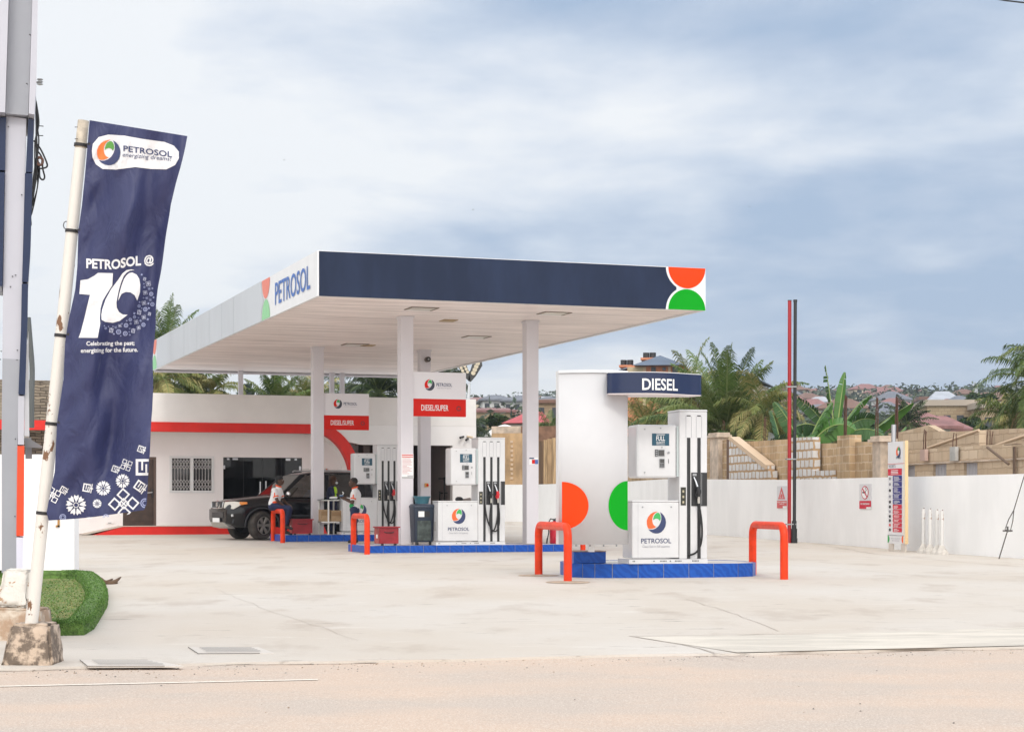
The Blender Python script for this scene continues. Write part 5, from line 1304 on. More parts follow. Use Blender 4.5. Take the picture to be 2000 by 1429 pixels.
BW = blockm('whitewashed_concrete', (.74,.70,.64), (.45,.28,.17), .37, .40, 7)
BB = blockm('brown_concrete', (.42,.29,.20), (.66,.58,.48), .35, .50, 4)
BS = blockm('mossy_concrete', (.56,.44,.34), (.17,.13,.10), .42, .53, 8)
def slab(name, c4t, c4b, d, th, m, label, cat='concrete block', seed=1):
    """front face corners in photo pixels, thickness away from the viewer; corners knocked off"""
    random.seed(seed); o_ = at((c4b[0][0]+c4b[1][0])/2, c4b[0][1], d); rt = empty(name, o_, 0, label, cat)
    bm = bmesh.new(); P = [at(*c4b[0], d), at(*c4b[1], d), at(*c4t[1], d), at(*c4t[0], d)]
    vv = []
    for k, dy in enumerate((0, th)):
        for p in P: 
            q_ = p-o_; q_.y += dy + (0.05 if p.z > o_.z+.1 and k == 0 else 0); vv.append(bm.verts.new(q_))
    for f in ((0,1,2,3),(7,6,5,4),(0,4,5,1),(1,5,6,2),(2,6,7,3),(3,7,4,0)): bm.faces.new([vv[i] for i in f])
    bmesh.ops.bevel(bm, geom=list(bm.edges), offset=.022, segments=2, affect='EDGES')
    bmesh.ops.subdivide_edges(bm, edges=list(bm.edges), cuts=5, use_grid_fill=True)
    for v in bm.verts:
        n_ = v.normal; v.co += n_*random.uniform(-.007, .006)
        if v.co.z < .06: v.co += Vector((random.uniform(-.012,.012), random.uniform(-.012,.012), 0))
    me = bpy.data.meshes.new('block'); bm.to_mesh(me); bm.free(); me.materials.append(m)
    for p in me.polygons: p.use_smooth = True
    ob_ = bpy.data.objects.new('block', me); C.objects.link(ob_); ob_.parent = rt; return rt
slab('concrete_block', ((-30,1187),(74,1190)), ((-30,1272),(80,1272)), 17.2, .5, BB, 'brown weathered concrete block behind the flag pole foot, under the white one', seed=2)
slab('concrete_block', ((4,1111),(56,1113)), ((-8,1184),(52,1187)), 17.3, .4, BW, 'white-painted chipped concrete slab lying on the brown block', seed=3)
slab('flag_foot', ((17,1219),(92,1219)), ((0,1308),(102,1308)), 14.95, .42, BS, 'stained concrete foot holding the leaning flag pole', 'concrete block', seed=4)
# turf bed
TURF = mat('artificial_turf', (.12,.215,.045), .9, var=.45, vscale=14, bump=.5, bscale=120)
TURF2 = mat('worn_turf', (.23,.23,.075), .9, col2=(.10,.17,.035), vscale=4, lo=.38, hi=.62, bump=.5, bscale=120)
op = [gpt(*p) for p in ((-60,1241),(60,1241),(110,1241),(164,1240),(184,1228),(200,1202),(210,1184),(211,1168),(206,1154),(196,1142),(184,1133),(150,1130),(60,1130),(-60,1130))]
cen = gpt(60, 1180); n_ = len(op); tbed = empty('turf_bed', (cen.x, cen.y, 0), 0, 'raised kerbed bed covered in green artificial turf beside the flag pole', 'planting bed')
def inset(d, z):
    out = []
    for i, p in enumerate(op):
        a_ = op[i-1]; b_ = op[(i+1) % n_]; t_ = (b_-a_); t_.z = 0; t_.normalize(); nr = Vector((-t_.y, t_.x, 0))
        w_ = p + nr*d; out.append(Vector((w_.x-cen.x, w_.y-cen.y, G(w_.y)+z)))
    return out
q = MB(); rg = [inset(0, 0), inset(.005, .09), inset(.02, .12), inset(.05, .13), inset(.20, .13), inset(.25, .09), inset(.27, .02)]
q.ring(rg, TURF, False, True, False); q.build('kerb_turf', tbed, recalc=True)
q = MB(); last = rg[-1]; m0 = sum(last, Vector())/n_
q.add([m0]+last, [(0, 1+i, 1+(i+1) % n_) for i in range(n_)], TURF2); q.build('bed_turf', tbed)
random.seed(21); bl_ = MB(); BLM = [mat('turf_blade_a', (.11,.23,.04), .8), mat('turf_blade_b', (.17,.29,.07), .8), mat('turf_blade_c', (.07,.16,.03), .8), mat('turf_blade_dry', (.32,.30,.11), .8)]
for k in range(15000):
    s_ = random.randrange(len(rg)-1); i = random.randrange(n_); u = random.random(); v = random.random()
    p = (rg[s_][i]*(1-u)+rg[s_][(i+1) % n_]*u)*(1-v)+(rg[s_+1][i]*(1-u)+rg[s_+1][(i+1) % n_]*u)*v
    if p.x + cen.x < -6.6: continue
    d_ = Vector((random.uniform(-1,1), random.uniform(-1,1), 0)).normalized()*.008; h_ = random.uniform(.006, .018)
    up_ = Vector((random.uniform(-.012,.012), random.uniform(-.015,.008), h_))
    bl_.add([p-d_, p+d_, p+up_], [(0,1,2)], random.choice(BLM[:3]))
ars_ = [((last[i]-m0).cross(last[(i+1) % n_]-m0)).length for i in range(n_)]
for k in range(5200):
    i = random.choices(range(n_), ars_)[0]; a_, b_ = sorted((random.random(), random.random())); p = m0*(1-b_)+last[i]*a_+last[(i+1) % n_]*(b_-a_)
    if p.x + cen.x < -6.6: continue
    d_ = Vector((random.uniform(-1,1), random.uniform(-1,1), 0)).normalized()*.008
    bl_.add([p-d_, p+d_, p+Vector((random.uniform(-.015,.015), random.uniform(-.015,.01), random.uniform(.008,.02)))], [(0,1,2)], random.choice(BLM))
bo = bl_.build('turf_pile', tbed, recalc=False); bo['kind'] = 'stuff'
lf = empty('fallen_leaf', gpt(205, 1138), 0, 'dry brown palm leaf fallen behind the turf bed', 'leaf')
q = MB(); DL = mat('dry_leaf', (.13,.075,.04), .8, var=.4, vscale=9); o_ = lf.location
def lp(px, py, z): return gpt(px, py)-o_+Vector((0,0,z))
for path in (((180,1136,.02),(197,1138,.03),(208,1139,.02),(222,1138,.02)), ((192,1139.5,.01),(212,1139.5,.01),(226,1138,.03),(236,1136,.07)), ((190,1139,.0),(208,1139,.02),(220,1137,.05)), ((182,1134,.05),(192,1135,.05),(204,1137,.03)), ((200,1140,.005),(214,1140.5,.01),(230,1139.5,.015))):
    pts = [lp(*p) for p in path]; q.tube(smooth_path(pts, 5), [0.008+.020*math.sin(math.pi*k/(5*(len(pts)-1))) for k in range(5*(len(pts)-1)+1)], DL, 6)
q.build('blade', lf)
# ============================================================ flag on a leaning pole
def lerp_pts(pts, y):
    for (a, b), (c, d) in zip(pts, pts[1:]):
        if y <= d: return a+(c-a)*max(0, (y-b))/(d-b)
    return pts[-1][0]
FLL = [(175,235),(166,340),(160,400),(153,450),(151,520),(147,565),(133,630),(127,670),(124,740),(112,820),(109,870),(107,920),(98,962),(91,1000),(95,1016)]
FLR = [(366,266),(352,330),(333,400),(322,480),(309,560),(305,600),(303,640),(299,700),(298,800),(293,860),(291,920),(286,985),(281,997)]
def FD(px, py):
    e = lerp_pts(FLL, py); u = (px-e)/190.0; v = (py-235)/780.0
    s = max(0, min(1, u*3))
    d = 15.05 - .10*u
    d += s*(.075*math.sin(u*7.5+v*4.2+.5) + .040*math.sin(u*13-v*9+1.0) + .022*math.sin(v*26+u*9) + .016*math.sin(u*24+v*14+2))
    d += .018*math.sin(v*60+u*16)*max(0, 1-u*2.2)*min(1, u*8)
    return d
pole_b = at(61, 1222, 15.15); pole_t = at(163, 236, 15.15)
flg = empty('banner_flag', (pole_b.x, pole_b.y, G(15.2)+.2), 0, 'tall navy banner flag with a white 10 and patterns on a leaning chipped white pole', 'flag')
fo = flg.location
PLM = mat('chipped_pole_paint', (.72,.69,.64), .5, col2=(.20,.10,.05), vscale=6, lo=.375, hi=.39, bump=.15, bscale=10, stretch=(1.6,1.6,.8))
q = MB(); ax = (pole_t-pole_b); q.tube([pole_b-fo-ax*.005, pole_b-fo+ax*.5, pole_t-fo-ax*.055], [.052, .051, .047], PLM, 18); pol = q.build('pole', flg)
q = MB(); q.tube([pole_t-fo-ax*.055, pole_t-fo], .045, mat('pole_top_paint', (.62,.55,.45), .6, var=.3, vscale=9), 18); q.tube([pole_t-fo-ax*.052, pole_t-fo-ax*.048], .0475, mat('rust_band', (.42,.24,.08), .8), 18); q.build('pole_top', pol)
q = MB()
for py in (284, 451.5, 655.5, 827.5, 1001.5):
    f_ = (1222-py)/(1222-236.0); c_ = pole_b.lerp(pole_t, f_)-fo; e_ = at(lerp_pts(FLL, py)+4, py-3, 15.05)-fo
    q.tube([c_-ax.normalized()*.013, c_+ax.normalized()*.013], .056, mat('black_strap', (.03,.028,.03), .7), 16)
    q.tube([c_+Vector((.05,-.02,0)), e_+Vector((0,.0,0))], .012, mat('black_strap', (0,0,0)), 6)
q.build('strap', flg)
q = MB(); c_ = at(129, 440, 15.15)-fo; q.tube([c_+Vector((.022*math.cos(a/8*2*math.pi), 0, .032*math.sin(a/8*2*math.pi))) for a in range(9)], .004, DARKP, 5)
for b in (248.5, 271.5): q.cyl(at(146, b, 15.1)-fo, at(152, b, 15.1)-fo, .003, DARKP, 5)
q.build('wire_ring', pol)
mat('banner_mid_print', (.58,.61,.76), .6)
CL_ = bpy.data.materials.new('banner_cloth'); CL_.use_nodes = True
b_ = CL_.node_tree.nodes['Principled BSDF']; b_.inputs['Base Color'].default_value = (.026,.032,.105,1); b_.inputs['Roughness'].default_value = .55; b_.inputs['Sheen Weight'].default_value = .25; b_.inputs['Sheen Roughness'].default_value = .4
b_.inputs['Sheen Tint'].default_value = (.6,.65,1,1)
def cloth_bump(m):
    nt = m.node_tree; N = nt.nodes; L = nt.links; b = N['Principled BSDF']
    tc = N.new('ShaderNodeTexCoord'); mp = N.new('ShaderNodeMapping'); mp.inputs['Scale'].default_value = (1,1,.55); mp.inputs['Rotation'].default_value = (0,.5,0); L.new(tc.outputs['Object'], mp.inputs[0])
    n = N.new('ShaderNodeTexNoise'); n.inputs['Scale'].default_value = 5; n.inputs['Detail'].default_value = 4; n.inputs['Distortion'].default_value = .6; L.new(mp.outputs[0], n.inputs['Vector'])
    bp = N.new('ShaderNodeBump'); bp.inputs['Strength'].default_value = .8; bp.inputs['Distance'].default_value = .06; L.new(n.outputs['Fac'], bp.inputs['Height']); L.new(bp.outputs[0], b.inputs['Normal'])
cloth_bump(CL_)
FPR = mat('banner_white_print', (.78,.78,.80), .6); cloth_bump(FPR)
FPG = mat('banner_pale_print', (.36,.40,.62), .6)
q = MB(); NU, NV = 34, 150; vv = []
for j in range(NV+1):
    v = j/NV; yl_ = 235+781*v; yr = 266+731*v
    for i in range(NU+1):
        u = i/NU; y = yl_*(1-u)+yr*u; xl_ = lerp_pts(FLL, yl_); xr_ = lerp_pts(FLR, yr); x = xl_*(1-u)+xr_*u
        x += 1.2*math.sin(v*40)*u*u*.6
        if v > .9: y += 4*math.sin(u*math.pi*1.3)*(v-.9)*10*.5
        vv.append(at(x, y, FD(x, y))-fo)
q.add(vv, [(j*(NU+1)+i, j*(NU+1)+i+1, (j+1)*(NU+1)+i+1, (j+1)*(NU+1)+i) for j in range(NV) for i in range(NU)], CL_, True)
def ff(k=1):
    def f(a, b):
        y = -b; l_ = lerp_pts(FLL, y)+.5; r_ = lerp_pts(FLR, max(266, y))-1.2; a = min(max(a, l_), r_); y = min(y, 1014.5-max(0, (a-170))*.13)
        return at(a, y, FD(a, y)-.006*k)-fo
    return f
def zp(l, sx, ox, oy): return [(ox+x/sx, -(oy+y/sx)) for x, y in l]
S1 = 2.6475
q.poly(zp([(475,250),(480,215),(510,180),(560,167),(640,172),(740,190),(850,205),(900,225),(925,255),(925,290),(905,325),(860,347),(780,345),(700,335),(600,348),(530,345),(495,320),(478,285)][::-1], S1, 0, 200), ff(1), FPR, 7)
logo(q, 212, -298, 25, ff(2), mats=(mat('banner_orange', (.85,.20,.045), .6), mat('banner_green', (.10,.33,.06), .6), mat('banner_navy', (.035,.05,.14), .6), FPR), sub=6)
def slant(base, k=2):
    g_ = ff(k); return lambda a, b: g_(a, b-base(a))
q.text('PETROSOL', 241, 336, -295.5, -284, slant(lambda a: (a-241)*.128), mat('banner_navy', (0,0,0)), .014)
q.text('energizing dreams!', 239.5, 334.5, -308.5, -298, slant(lambda a: (a-241)*.092), mat('banner_navy', (0,0,0)), 0, .15)
bl2 = [(168,-524),(200,-525.5),(216,-526.5),(232,-525),(250,-521),(275,-518.5),(302,-518.5)]
def bline(a):
    for (x0, y0), (x1, y1) in zip(bl2, bl2[1:]):
        if a <= x1: return -(y0+(y1-y0)*(a-x0)/(x1-x0))
    return 518.5
q.text('PETROSOL', 168.5, 275.5, 0, 19.5, slant(bline, 1), FPR, .035, 0, 7); q.text('@', 281.5, 301, -1.5, 20.5, slant(bline, 1), FPR, .03, 0, 7)
S4 = 5.955
one = [(365,315),(540,318),(532,460),(470,555),(420,640),(395,730),(386,850),(392,900),(362,1070),(140,1068),(165,1000),(205,850),(240,700),(272,570),(148,560),(162,402),(250,388),(320,350)]
za = [(790,284),(752,274),(700,282),(650,320),(600,395),(520,500),(455,620),(415,740),(405,800),(408,860),(450,885),(540,895),(620,872),(710,802),(655,798),(610,770),(585,720),(580,660),(592,590),(612,500),(640,410),(665,352),(700,312),(740,288)]
zb_ = [(765,310),(815,335),(845,385),(857,450),(854,540),(822,638),(790,572),(745,542),(690,536),(640,558),(600,638),(612,560),(640,460),(668,385),(700,340),(730,316)]
for l in (one, za, zb_): q.poly(zp(l[::-1], S4, 130, 480), ff(1), FPR, 7)
def ringp(cx_, cy_, r_, m, k=1, w=.35, n=14):
    g_ = ff(k); o = [(cx_+r_*math.cos(2*math.pi*i/n), cy_+r_*math.sin(2*math.pi*i/n)) for i in range(n)]; i_ = [(cx_+r_*(1-w)*math.cos(2*math.pi*i/n), cy_+r_*(1-w)*math.sin(2*math.pi*i/n)) for i in range(n)]
    q.add([g_(*p) for p in o+i_], [(i, (i+1) % n, n+(i+1) % n, n+i) for i in range(n)], m)
def rot(l, cx_, cy_, r_, a): ca, sa = math.cos(R(a)), math.sin(R(a)); return [(cx_+(x*ca-y*sa)*r_, cy_+(x*sa+y*ca)*r_) for x, y in l]
def rq(x0, x1, y0, y1): return [(x0,y0),(x1,y0),(x1,y1),(x0,y1)]
def knot(cx_, cy_, r_, a, m=FPR):
    for k in range(4):
        b = 45+90*k; c_ = (.66*math.cos(R(b)), .66*math.sin(R(b))); s0 = .34; w = .11
        for rr in (rq(-s0,s0,-s0,-s0+w), rq(-s0,s0,s0-w,s0), rq(-s0,-s0+w,-s0,s0), rq(s0-w,s0,-s0,s0)):
            q.poly(rot([(x+c_[0]*.95, y+c_[1]*.95) for x, y in rr], cx_, cy_, r_, a), ff(1), m, 8)
    for rr in (rq(-.36,.36,-.06,.06), rq(-.06,.06,-.36,.36), rq(-.36,.36,.26,.36), rq(-.36,.36,-.36,-.26), rq(-.36,-.26,-.36,.36), rq(.26,.36,-.36,.36)): q.poly(rot(rr, cx_, cy_, r_*.8, a), ff(1), m, 8)
def flower(cx_, cy_, r_, m=FPR, n=9):
    ringp(cx_, cy_, r_*.27, m, 1, .25)
    for k in range(n): q.poly(rot([(.34,-.03),(.72,-.24),(1.0,-.20),(.86,0),(1.0,.20),(.72,.24),(.34,.03)], cx_, cy_, r_, k*360/n+8), ff(1), m, 8)
def ladder(cx_, cy_, r_, a, m=FPR):
    for rr in (rq(-1,.45,.55,.8), rq(-1,.45,-.8,-.55), rq(-1,-.75,-.55,.55), rq(-.45,-.28,-.3,.55), rq(-.05,.12,-.55,.3), rq(.3,.45,-.55,.55), rq(.6,.8,-.9,.9), rq(.45,1,-.12,.12)): q.poly(rot(rr, cx_, cy_, r_, a), ff(1), m, 8)
for f_ in ((148.5,985.7,20), (201.7,953,14.6), (239.6,939,14), (189.7,983,9)): flower(f_[0], -f_[1], f_[2])
knot(246.9, -907.9, 12.5, -20); knot(241.6, -983, 28, -42); knot(103.5, -966, 16, -28)
for l in ((276.8,877.3,8,-20),(226.3,916,8,-20),(171.8,952.4,10,-10),(125,957,8,-30),(274.8,950.4,12,-35),(285,912,20,0)): ladder(l[0], -l[1], l[2], l[3])
for r_ in ((122.6,1009.6,6.5),(207,1010,6.5),(283.5,982,9.5)): ringp(r_[0], -r_[1], r_[2], FPG, 1, .22); ringp(r_[0], -r_[1], r_[2]*.6, FPG, 1, .3)
ladder(174, -1014, 5, 90)
cl_ = [(875,335,12,0),(908,385,20,3),(950,440,34,1),(900,442,9,2),(905,480,12,2),(960,500,18,1),(998,495,10,2),(915,545,30,1),(985,560,24,2),(895,605,9,2),(932,608,17,1),(975,630,16,1),(1012,600,12,0),(850,655,9,0),(900,665,30,1),(952,670,13,0),
       (998,680,24,2),(843,700,18,2),(915,738,26,2),(875,725,8,0),(958,725,12,0),(845,770,28,3),(965,790,20,3),(788,785,14,0),(790,828,18,2),(835,835,10,1),(898,830,28,1),(945,855,14,0),(742,858,20,2),(860,870,12,2),(810,885,30,1),(895,918,24,2),(700,870,9,0),
       (745,905,12,2),(692,925,26,2),(838,952,26,1),(620,930,22,1),(572,948,18,1),(645,905,8,0),(735,962,12,1),(775,985,26,3),(605,1000,30,2),(683,1020,28,2),(520,980,28,3),(455,958,14,2),(440,930,8,0),(550,1025,12,0),(630,1048,8,0),(735,1035,10,2),(728,1000,8,0),(488,938,8,0),(540,938,8,0)]
for x, y, r_, k in cl_:
    X0, Y0, r0 = 130+x/S4, -(480+y/S4), r_/S4
    if k == 0: q.poly(rot(rq(-1,1,-.3,.3), X0, Y0, r0, 20), ff(1), FPG); q.poly(rot(rq(-.3,.3,-1,1), X0, Y0, r0, 20), ff(1), FPG)
    elif k == 1: knot(X0, Y0, r0, 10, FPG if r_ < 20 else mat('banner_mid_print', (.58,.61,.76), .6))
    elif k == 2: ringp(X0, Y0, r0, FPG, 1, .35, 12); ringp(X0, Y0, r0*.4, FPG, 1, .5, 8)
    else: ladder(X0, Y0, r0, 80, mat('banner_mid_print', (0,0,0)))
q.text('Celebrating the past;', 168.6, 262.6, -677.5, -666.5, slant(lambda a: -(a-168)*.012, 1), FPR, .022); q.text('energizing for the future.', 157.7, 269.5, -691.5, -680, slant(lambda a: -(a-157)*.018, 1), FPR, .022)
q.build('cloth', flg, recalc=False)

# ============================================================ black off-road car at the pump
CB = mat('black_car_paint', (.005,.005,.007), .16, spec=.4, coat=.25, var=.3, vscale=4); CHR = mat('chrome', (.75,.75,.76), .12, metal=1.0); TYRE = mat('dusty_tyre', (.060,.052,.045), .9, var=.3, vscale=6)
RIM = mat('dusty_rim', (.30,.28,.26), .45, metal=.6); CARG = glassmat('car_glass', (.22,.24,.24), .12, .02); INT = mat('car_interior', (.05,.045,.04), .8); DCL = mat('dark_cladding', (.025,.026,.03), .5)
LENS = mat('headlamp_lens', (.62,.58,.52), .12, coat=.6); AMB = mat('amber_lens', (.80,.28,.06), .2, coat=.4)
fa = R(208); cpos = Vector((-5.56-.06, 49.69+.42, G(49.5))); car = empty('parked_car', cpos, fa, 'black off-road car with chrome mirror, front wheels turned, parked behind the far island', 'car')
FAX, RAX, WR = 1.48, -1.37, .375
def cw(x):
    t = [(-2.37,.80),(-2.25,.88),(-1.9,.92),(1.7,.925),(2.0,.90),(2.18,.85),(2.30,.76),(2.37,.66)]
    for (a, b), (c, d) in zip(t, t[1:]):
        if x <= c: return b+(d-b)*(x-a)/(c-a)
    return t[-1][1]
def czt(x):
    t = [(-2.37,1.02),(-2.2,1.12),(.85,1.12),(1.0,1.14),(1.5,1.10),(2.0,1.04),(2.2,.99),(2.32,.90),(2.37,.80)]
    for (a, b), (c, d) in zip(t, t[1:]):
        if x <= c: return b+(d-b)*(x-a)/(c-a)
    return t[-1][1]
def czb(x):
    b = .33 if x < 2.1 else .33+.12*(x-2.1)/.27
    for ax_ in (FAX, RAX):
        dx_ = abs(x-ax_)
        if dx_ < .455: b = max(b, .36+math.sqrt(.455**2-dx_**2))
    return b
q = MB(); rings = []; x = -2.37
xsn = sorted(set([round(-2.37+.06*i, 3) for i in range(80)] + [2.37, FAX-.455, FAX+.455, RAX-.455, RAX+.455]))
for x in xsn:
    if x > 2.37: continue
    w, t, b = cw(x), czt(x), czb(x); z3 = max(.72, b+.04)
    half = [(w*.90, b), (w*.985, min(b+.05, z3)), (w*1.0, z3), (w*.99, max(z3+.03, t-.20)), (w*.955, t-.07), (w*.88, t-.01), (w*.55, t+.02 if x > .9 else t)]
    rings.append([(x, y_, z_) for y_, z_ in half] + [(x, 0, (t+.03) if x > .9 else t)] + [(x, -y_, z_) for y_, z_ in half[::-1]])
q.ring(rings, CB, True, True, True); body = q.build('body', car)
def hull(pts, m, name, parent, smooth=False):
    bm = bmesh.new(); [bm.verts.new(p) for p in pts]; r_ = bmesh.ops.convex_hull(bm, input=bm.verts); bmesh.ops.delete(bm, geom=[v for v in bm.verts if not v.link_faces], context='VERTS')
    bmesh.ops.recalc_face_normals(bm, faces=bm.faces); me = bpy.data.meshes.new(name); bm.to_mesh(me); bm.free(); me.materials.append(m)
    o = bpy.data.objects.new(name, me); C.objects.link(o); o.parent = parent; return o
for s in (1, -1):
    hull([(2.375,s*.46,.83),(2.345,s*.46,.985),(2.20,s*.80,1.00),(2.03,s*.905,.975),(2.02,s*.915,.93),(2.24,s*.865,.80),(2.0,s*.5,.84),(2.0,s*.5,.95)], LENS, 'headlight', car)
    hull([(2.08,s*.885,.992),(1.90,s*.925,.985),(1.89,s*.935,.935),(2.05,s*.918,.905),(2.10,s*.90,.94),(1.95,s*.8,.95)], AMB, 'corner_light', car)
    hull([(2.30,s*.66,.66),(2.26,s*.84,.67),(2.25,s*.85,.61),(2.31,s*.66,.60),(2.1,s*.7,.64)], mat('fog_lens', (.62,.62,.62), .2), 'fog_light', car)  # pale face of the fog lamp
    hull([(2.32,s*.62,.54),(2.22,s*.84,.54),(2.24,s*.82,.44),(2.33,s*.62,.44),(2.1,s*.7,.5)], DCL, 'bumper_pocket', car)
# grille
q = MB(); q.box(2.33, 2.385, -.42, .42, .83, 1.0, DCL); q.build('grille', car)
for s in (1, -1):
    hull([(2.395,s*.10,.84),(2.385,s*.16,.84),(2.37,s*.33,1.0),(2.38,s*.26,1.0),(2.33,s*.2,.9)], CHR, 'grille_strut', car)
q = MB(); q.tube([(2.37,-.44,.985),(2.375,0,1.015),(2.37,.44,.985),(2.39,.43,.835),(2.395,0,.82),(2.39,-.43,.835),(2.37,-.44,.985)], .014, CHR, 6); q.cyl((2.385,0,.92),(2.40,0,.92), .07, CHR, 18); q.build('grille_frame', car)
q = MB(); q.box(2.20, 2.375, -.68, .68, .52, .80, CB); q.box(2.377, 2.385, -.45, .45, .58, .72, DARKP); q.build('bumper', car, bevel=.05)
q = MB(); q.box(2.412, 2.425, -.26, .26, .46, .57, WPRINT); q.build('number_plate', car)
hull([(2.40,-.5,.46),(2.40,.5,.46),(2.30,.62,.33),(2.30,-.62,.33),(2.10,-.6,.29),(2.10,.6,.29),(2.2,.6,.4),(2.2,-.6,.4)], mat('skid_silver', (.50,.49,.46), .35, metal=.7), 'skid_plate', car)
# cabin
q = MB()
secs = [(.30,.64,1.70),(.05,.665,1.755),(-.6,.67,1.785),(-1.4,.665,1.78),(-2.0,.645,1.745),(-2.18,.62,1.69)]
rr = [[(x, -w-.04, z-.05), (x, -w, z-.005), (x, -w*.6, z+.018), (x, 0, z+.022), (x, w*.6, z+.018), (x, w, z-.005), (x, w+.04, z-.05), (x, w*.9, z-.05), (x, -w*.9, z-.05)] for x, w, z in secs]
q.ring(rr, CB, True, True, True); q.build('roof', car)
BELT = 1.115
def side(x, z, s):
    f = (z-BELT)/(1.70-BELT); return (x, s*(.865-.17*f), z)
pil = {'a': [(1.02,BELT),(.90,BELT),(.20,1.71),(.34,1.71)], 'b': [(-.32,BELT),(-.44,BELT),(-.46,1.72),(-.36,1.72)], 'c': [(-1.28,BELT),(-1.42,BELT),(-1.48,1.73),(-1.36,1.73)], 'd': [(-2.02,BELT),(-2.30,BELT),(-2.14,1.69),(-1.96,1.71)]}
for s in (1, -1):
    for k, l in pil.items():
        q = MB(); o_ = [side(x, z, s) for x, z in l]; i_ = [(x, y-s*.06, z) for x, y, z in o_]; q.add(o_+i_, [(0,1,2,3),(7,6,5,4),(0,1,5,4),(1,2,6,5),(2,3,7,6),(3,0,4,7)], mat('pillar_black', (.008,.008,.009), .5, spec=.3)); q.build('pillar', car)
    for l in ([(.90,BELT),(-.32,BELT),(-.36,1.70),(.20,1.70)], [(-.44,BELT),(-1.28,BELT),(-1.36,1.72),(-.46,1.72)], [(-1.42,BELT),(-2.02,BELT),(-1.96,1.70),(-1.48,1.72)]):
        q = MB(); q.add([side(x, z, s*.985) for x, z in l], [(0,1,2,3)], CARG if (s == 1 and l[0][0] > .5) else mat('tinted_glass', (.010,.011,.012), .05, spec=.9)); q.build('side_window', car, recalc=False)
    q = MB(); q.tube([(.05,s*.60,1.80),(0,s*.60,1.83),(-1.9,s*.60,1.815),(-1.95,s*.60,1.78)], .018, STEEL, 8); q.build('roof_rail', car)
    m_ = MB(); m_.ell((.80,s*1.02,1.19), (.055,.10,.072), CHR); m_.box(.72,.79,s*.93-.03,s*.93+.03,1.10,1.15,DARKP); m_.build('mirror', car)
    for hx in (-.18, -1.15): m_ = MB(); m_.tube([(hx,s*.925,.98),(hx+.03,s*.955,.985),(hx+.15,s*.955,.985),(hx+.18,s*.925,.98)], .014, CHR, 6); m_.build('door_handle', car)
    m_ = MB(); m_.box(-.85, .98, s*.96-.06, s*.96+.06, .40, .445, STEEL); m_.build('running_board', car, bevel=.01)
    m_ = MB()
    for xx in (.93, -.38, -1.35): m_.box(xx-.003, xx+.003, s*.924-.001, s*.924+.002, .45, 1.0, DARKP)
    m_.box(-.95, .98, s*.926-.004, s*.926+.006, .60, .66, DCL); m_.build('door_seam', body)
    for ax_ in (FAX, RAX):
        m_ = MB(); pts = [(ax_+.47*math.cos(R(a)), s*.925, .36+.47*math.sin(R(a))) for a in range(-5, 186, 10)]; m_.tube(pts, .022, DCL, 6); m_.build('arch_trim', car)
q = MB(); q.add([(1.0,-.80,BELT+.02),(1.0,.80,BELT+.02),(.33,.66,1.69),(.33,-.66,1.69)], [(0,1,2,3)], CARG); q.build('windscreen', car, recalc=False)
q = MB(); q.box(-1.9,-1.85,-.75,.75,1.12,1.65, INT); q.box(-.42,-.25,.15,.60,1.12,1.42, INT); q.box(-.42,-.25,-.60,-.15,1.12,1.42, INT); q.box(-.42,-.28,.28,.46,1.45,1.60, INT); q.box(.70,.95,-.75,.75,1.10,1.19, INT); q.build('interior', car)
q = MB(); q.tube([(.55+.0*k, .38+.18*math.cos(R(k)), 1.16+.14*math.sin(R(k))) for k in range(0, 361, 24)], .014, DARKP, 6); q.build('steering_wheel', car)
def wheel(x, s, steer):
    w_ = empty('wheel', (x, s*.80, WR), R(steer)); w_.parent = car
    q = MB(); pr_ = [(.235,-.12),(.30,-.128),(.35,-.12),(.372,-.09),(.375,0),(.372,.09),(.35,.12),(.30,.128),(.235,.12)]
    rings = [[(r_*math.cos(2*math.pi*k/36), y_, r_*math.sin(2*math.pi*k/36)) for k in range(36)] for r_, y_ in pr_]; q.ring(rings+[rings[0]], TYRE, True, True, False); q.build('tyre', w_)
    q = MB(); rings = [[(r_*math.cos(2*math.pi*k/36), s*y_, r_*math.sin(2*math.pi*k/36)) for k in range(36)] for r_, y_ in ((.238,.125),(.222,.118),(.215,.03),(.01,.03))]; q.ring(rings, mat('rim_dark', (.05,.048,.045), .6), True, True, False)
    for k in range(6):
        a0 = 2*math.pi*k/6
        for off in (-.13, .13):
            a = a0+off; p0 = Vector((.05*math.cos(a0), s*.085, .05*math.sin(a0))); p1 = Vector((.225*math.cos(a), s*.112, .225*math.sin(a))); q.tube([p0, p1], [.034, .026], RIM, 6)
    q.cyl((0, s*.06, 0), (0, s*.105, 0), .055, RIM, 14); q.tube([(.226*math.cos(2*math.pi*k/36), s*.122, .226*math.sin(2*math.pi*k/36)) for k in range(37)], .010, RIM, 6, False); q.build('rim', w_)
wheel(FAX, 1, 24); wheel(FAX, -1, 24); wheel(RAX, 1, 0); wheel(RAX, -1, 0)
q = MB(); q.box(-1.7, 1.8, -.45, .45, .34, .5, DARKP); q.cyl((FAX,-.7,WR),(FAX,.7,WR), .05, DARKP); q.cyl((RAX,-.7,WR),(RAX,.7,WR), .06, DARKP)
for ax_ in (FAX, RAX): q.box(ax_-.44, ax_+.44, -.60, .60, .45, .80, DARKP)
q.build('underbody', car)

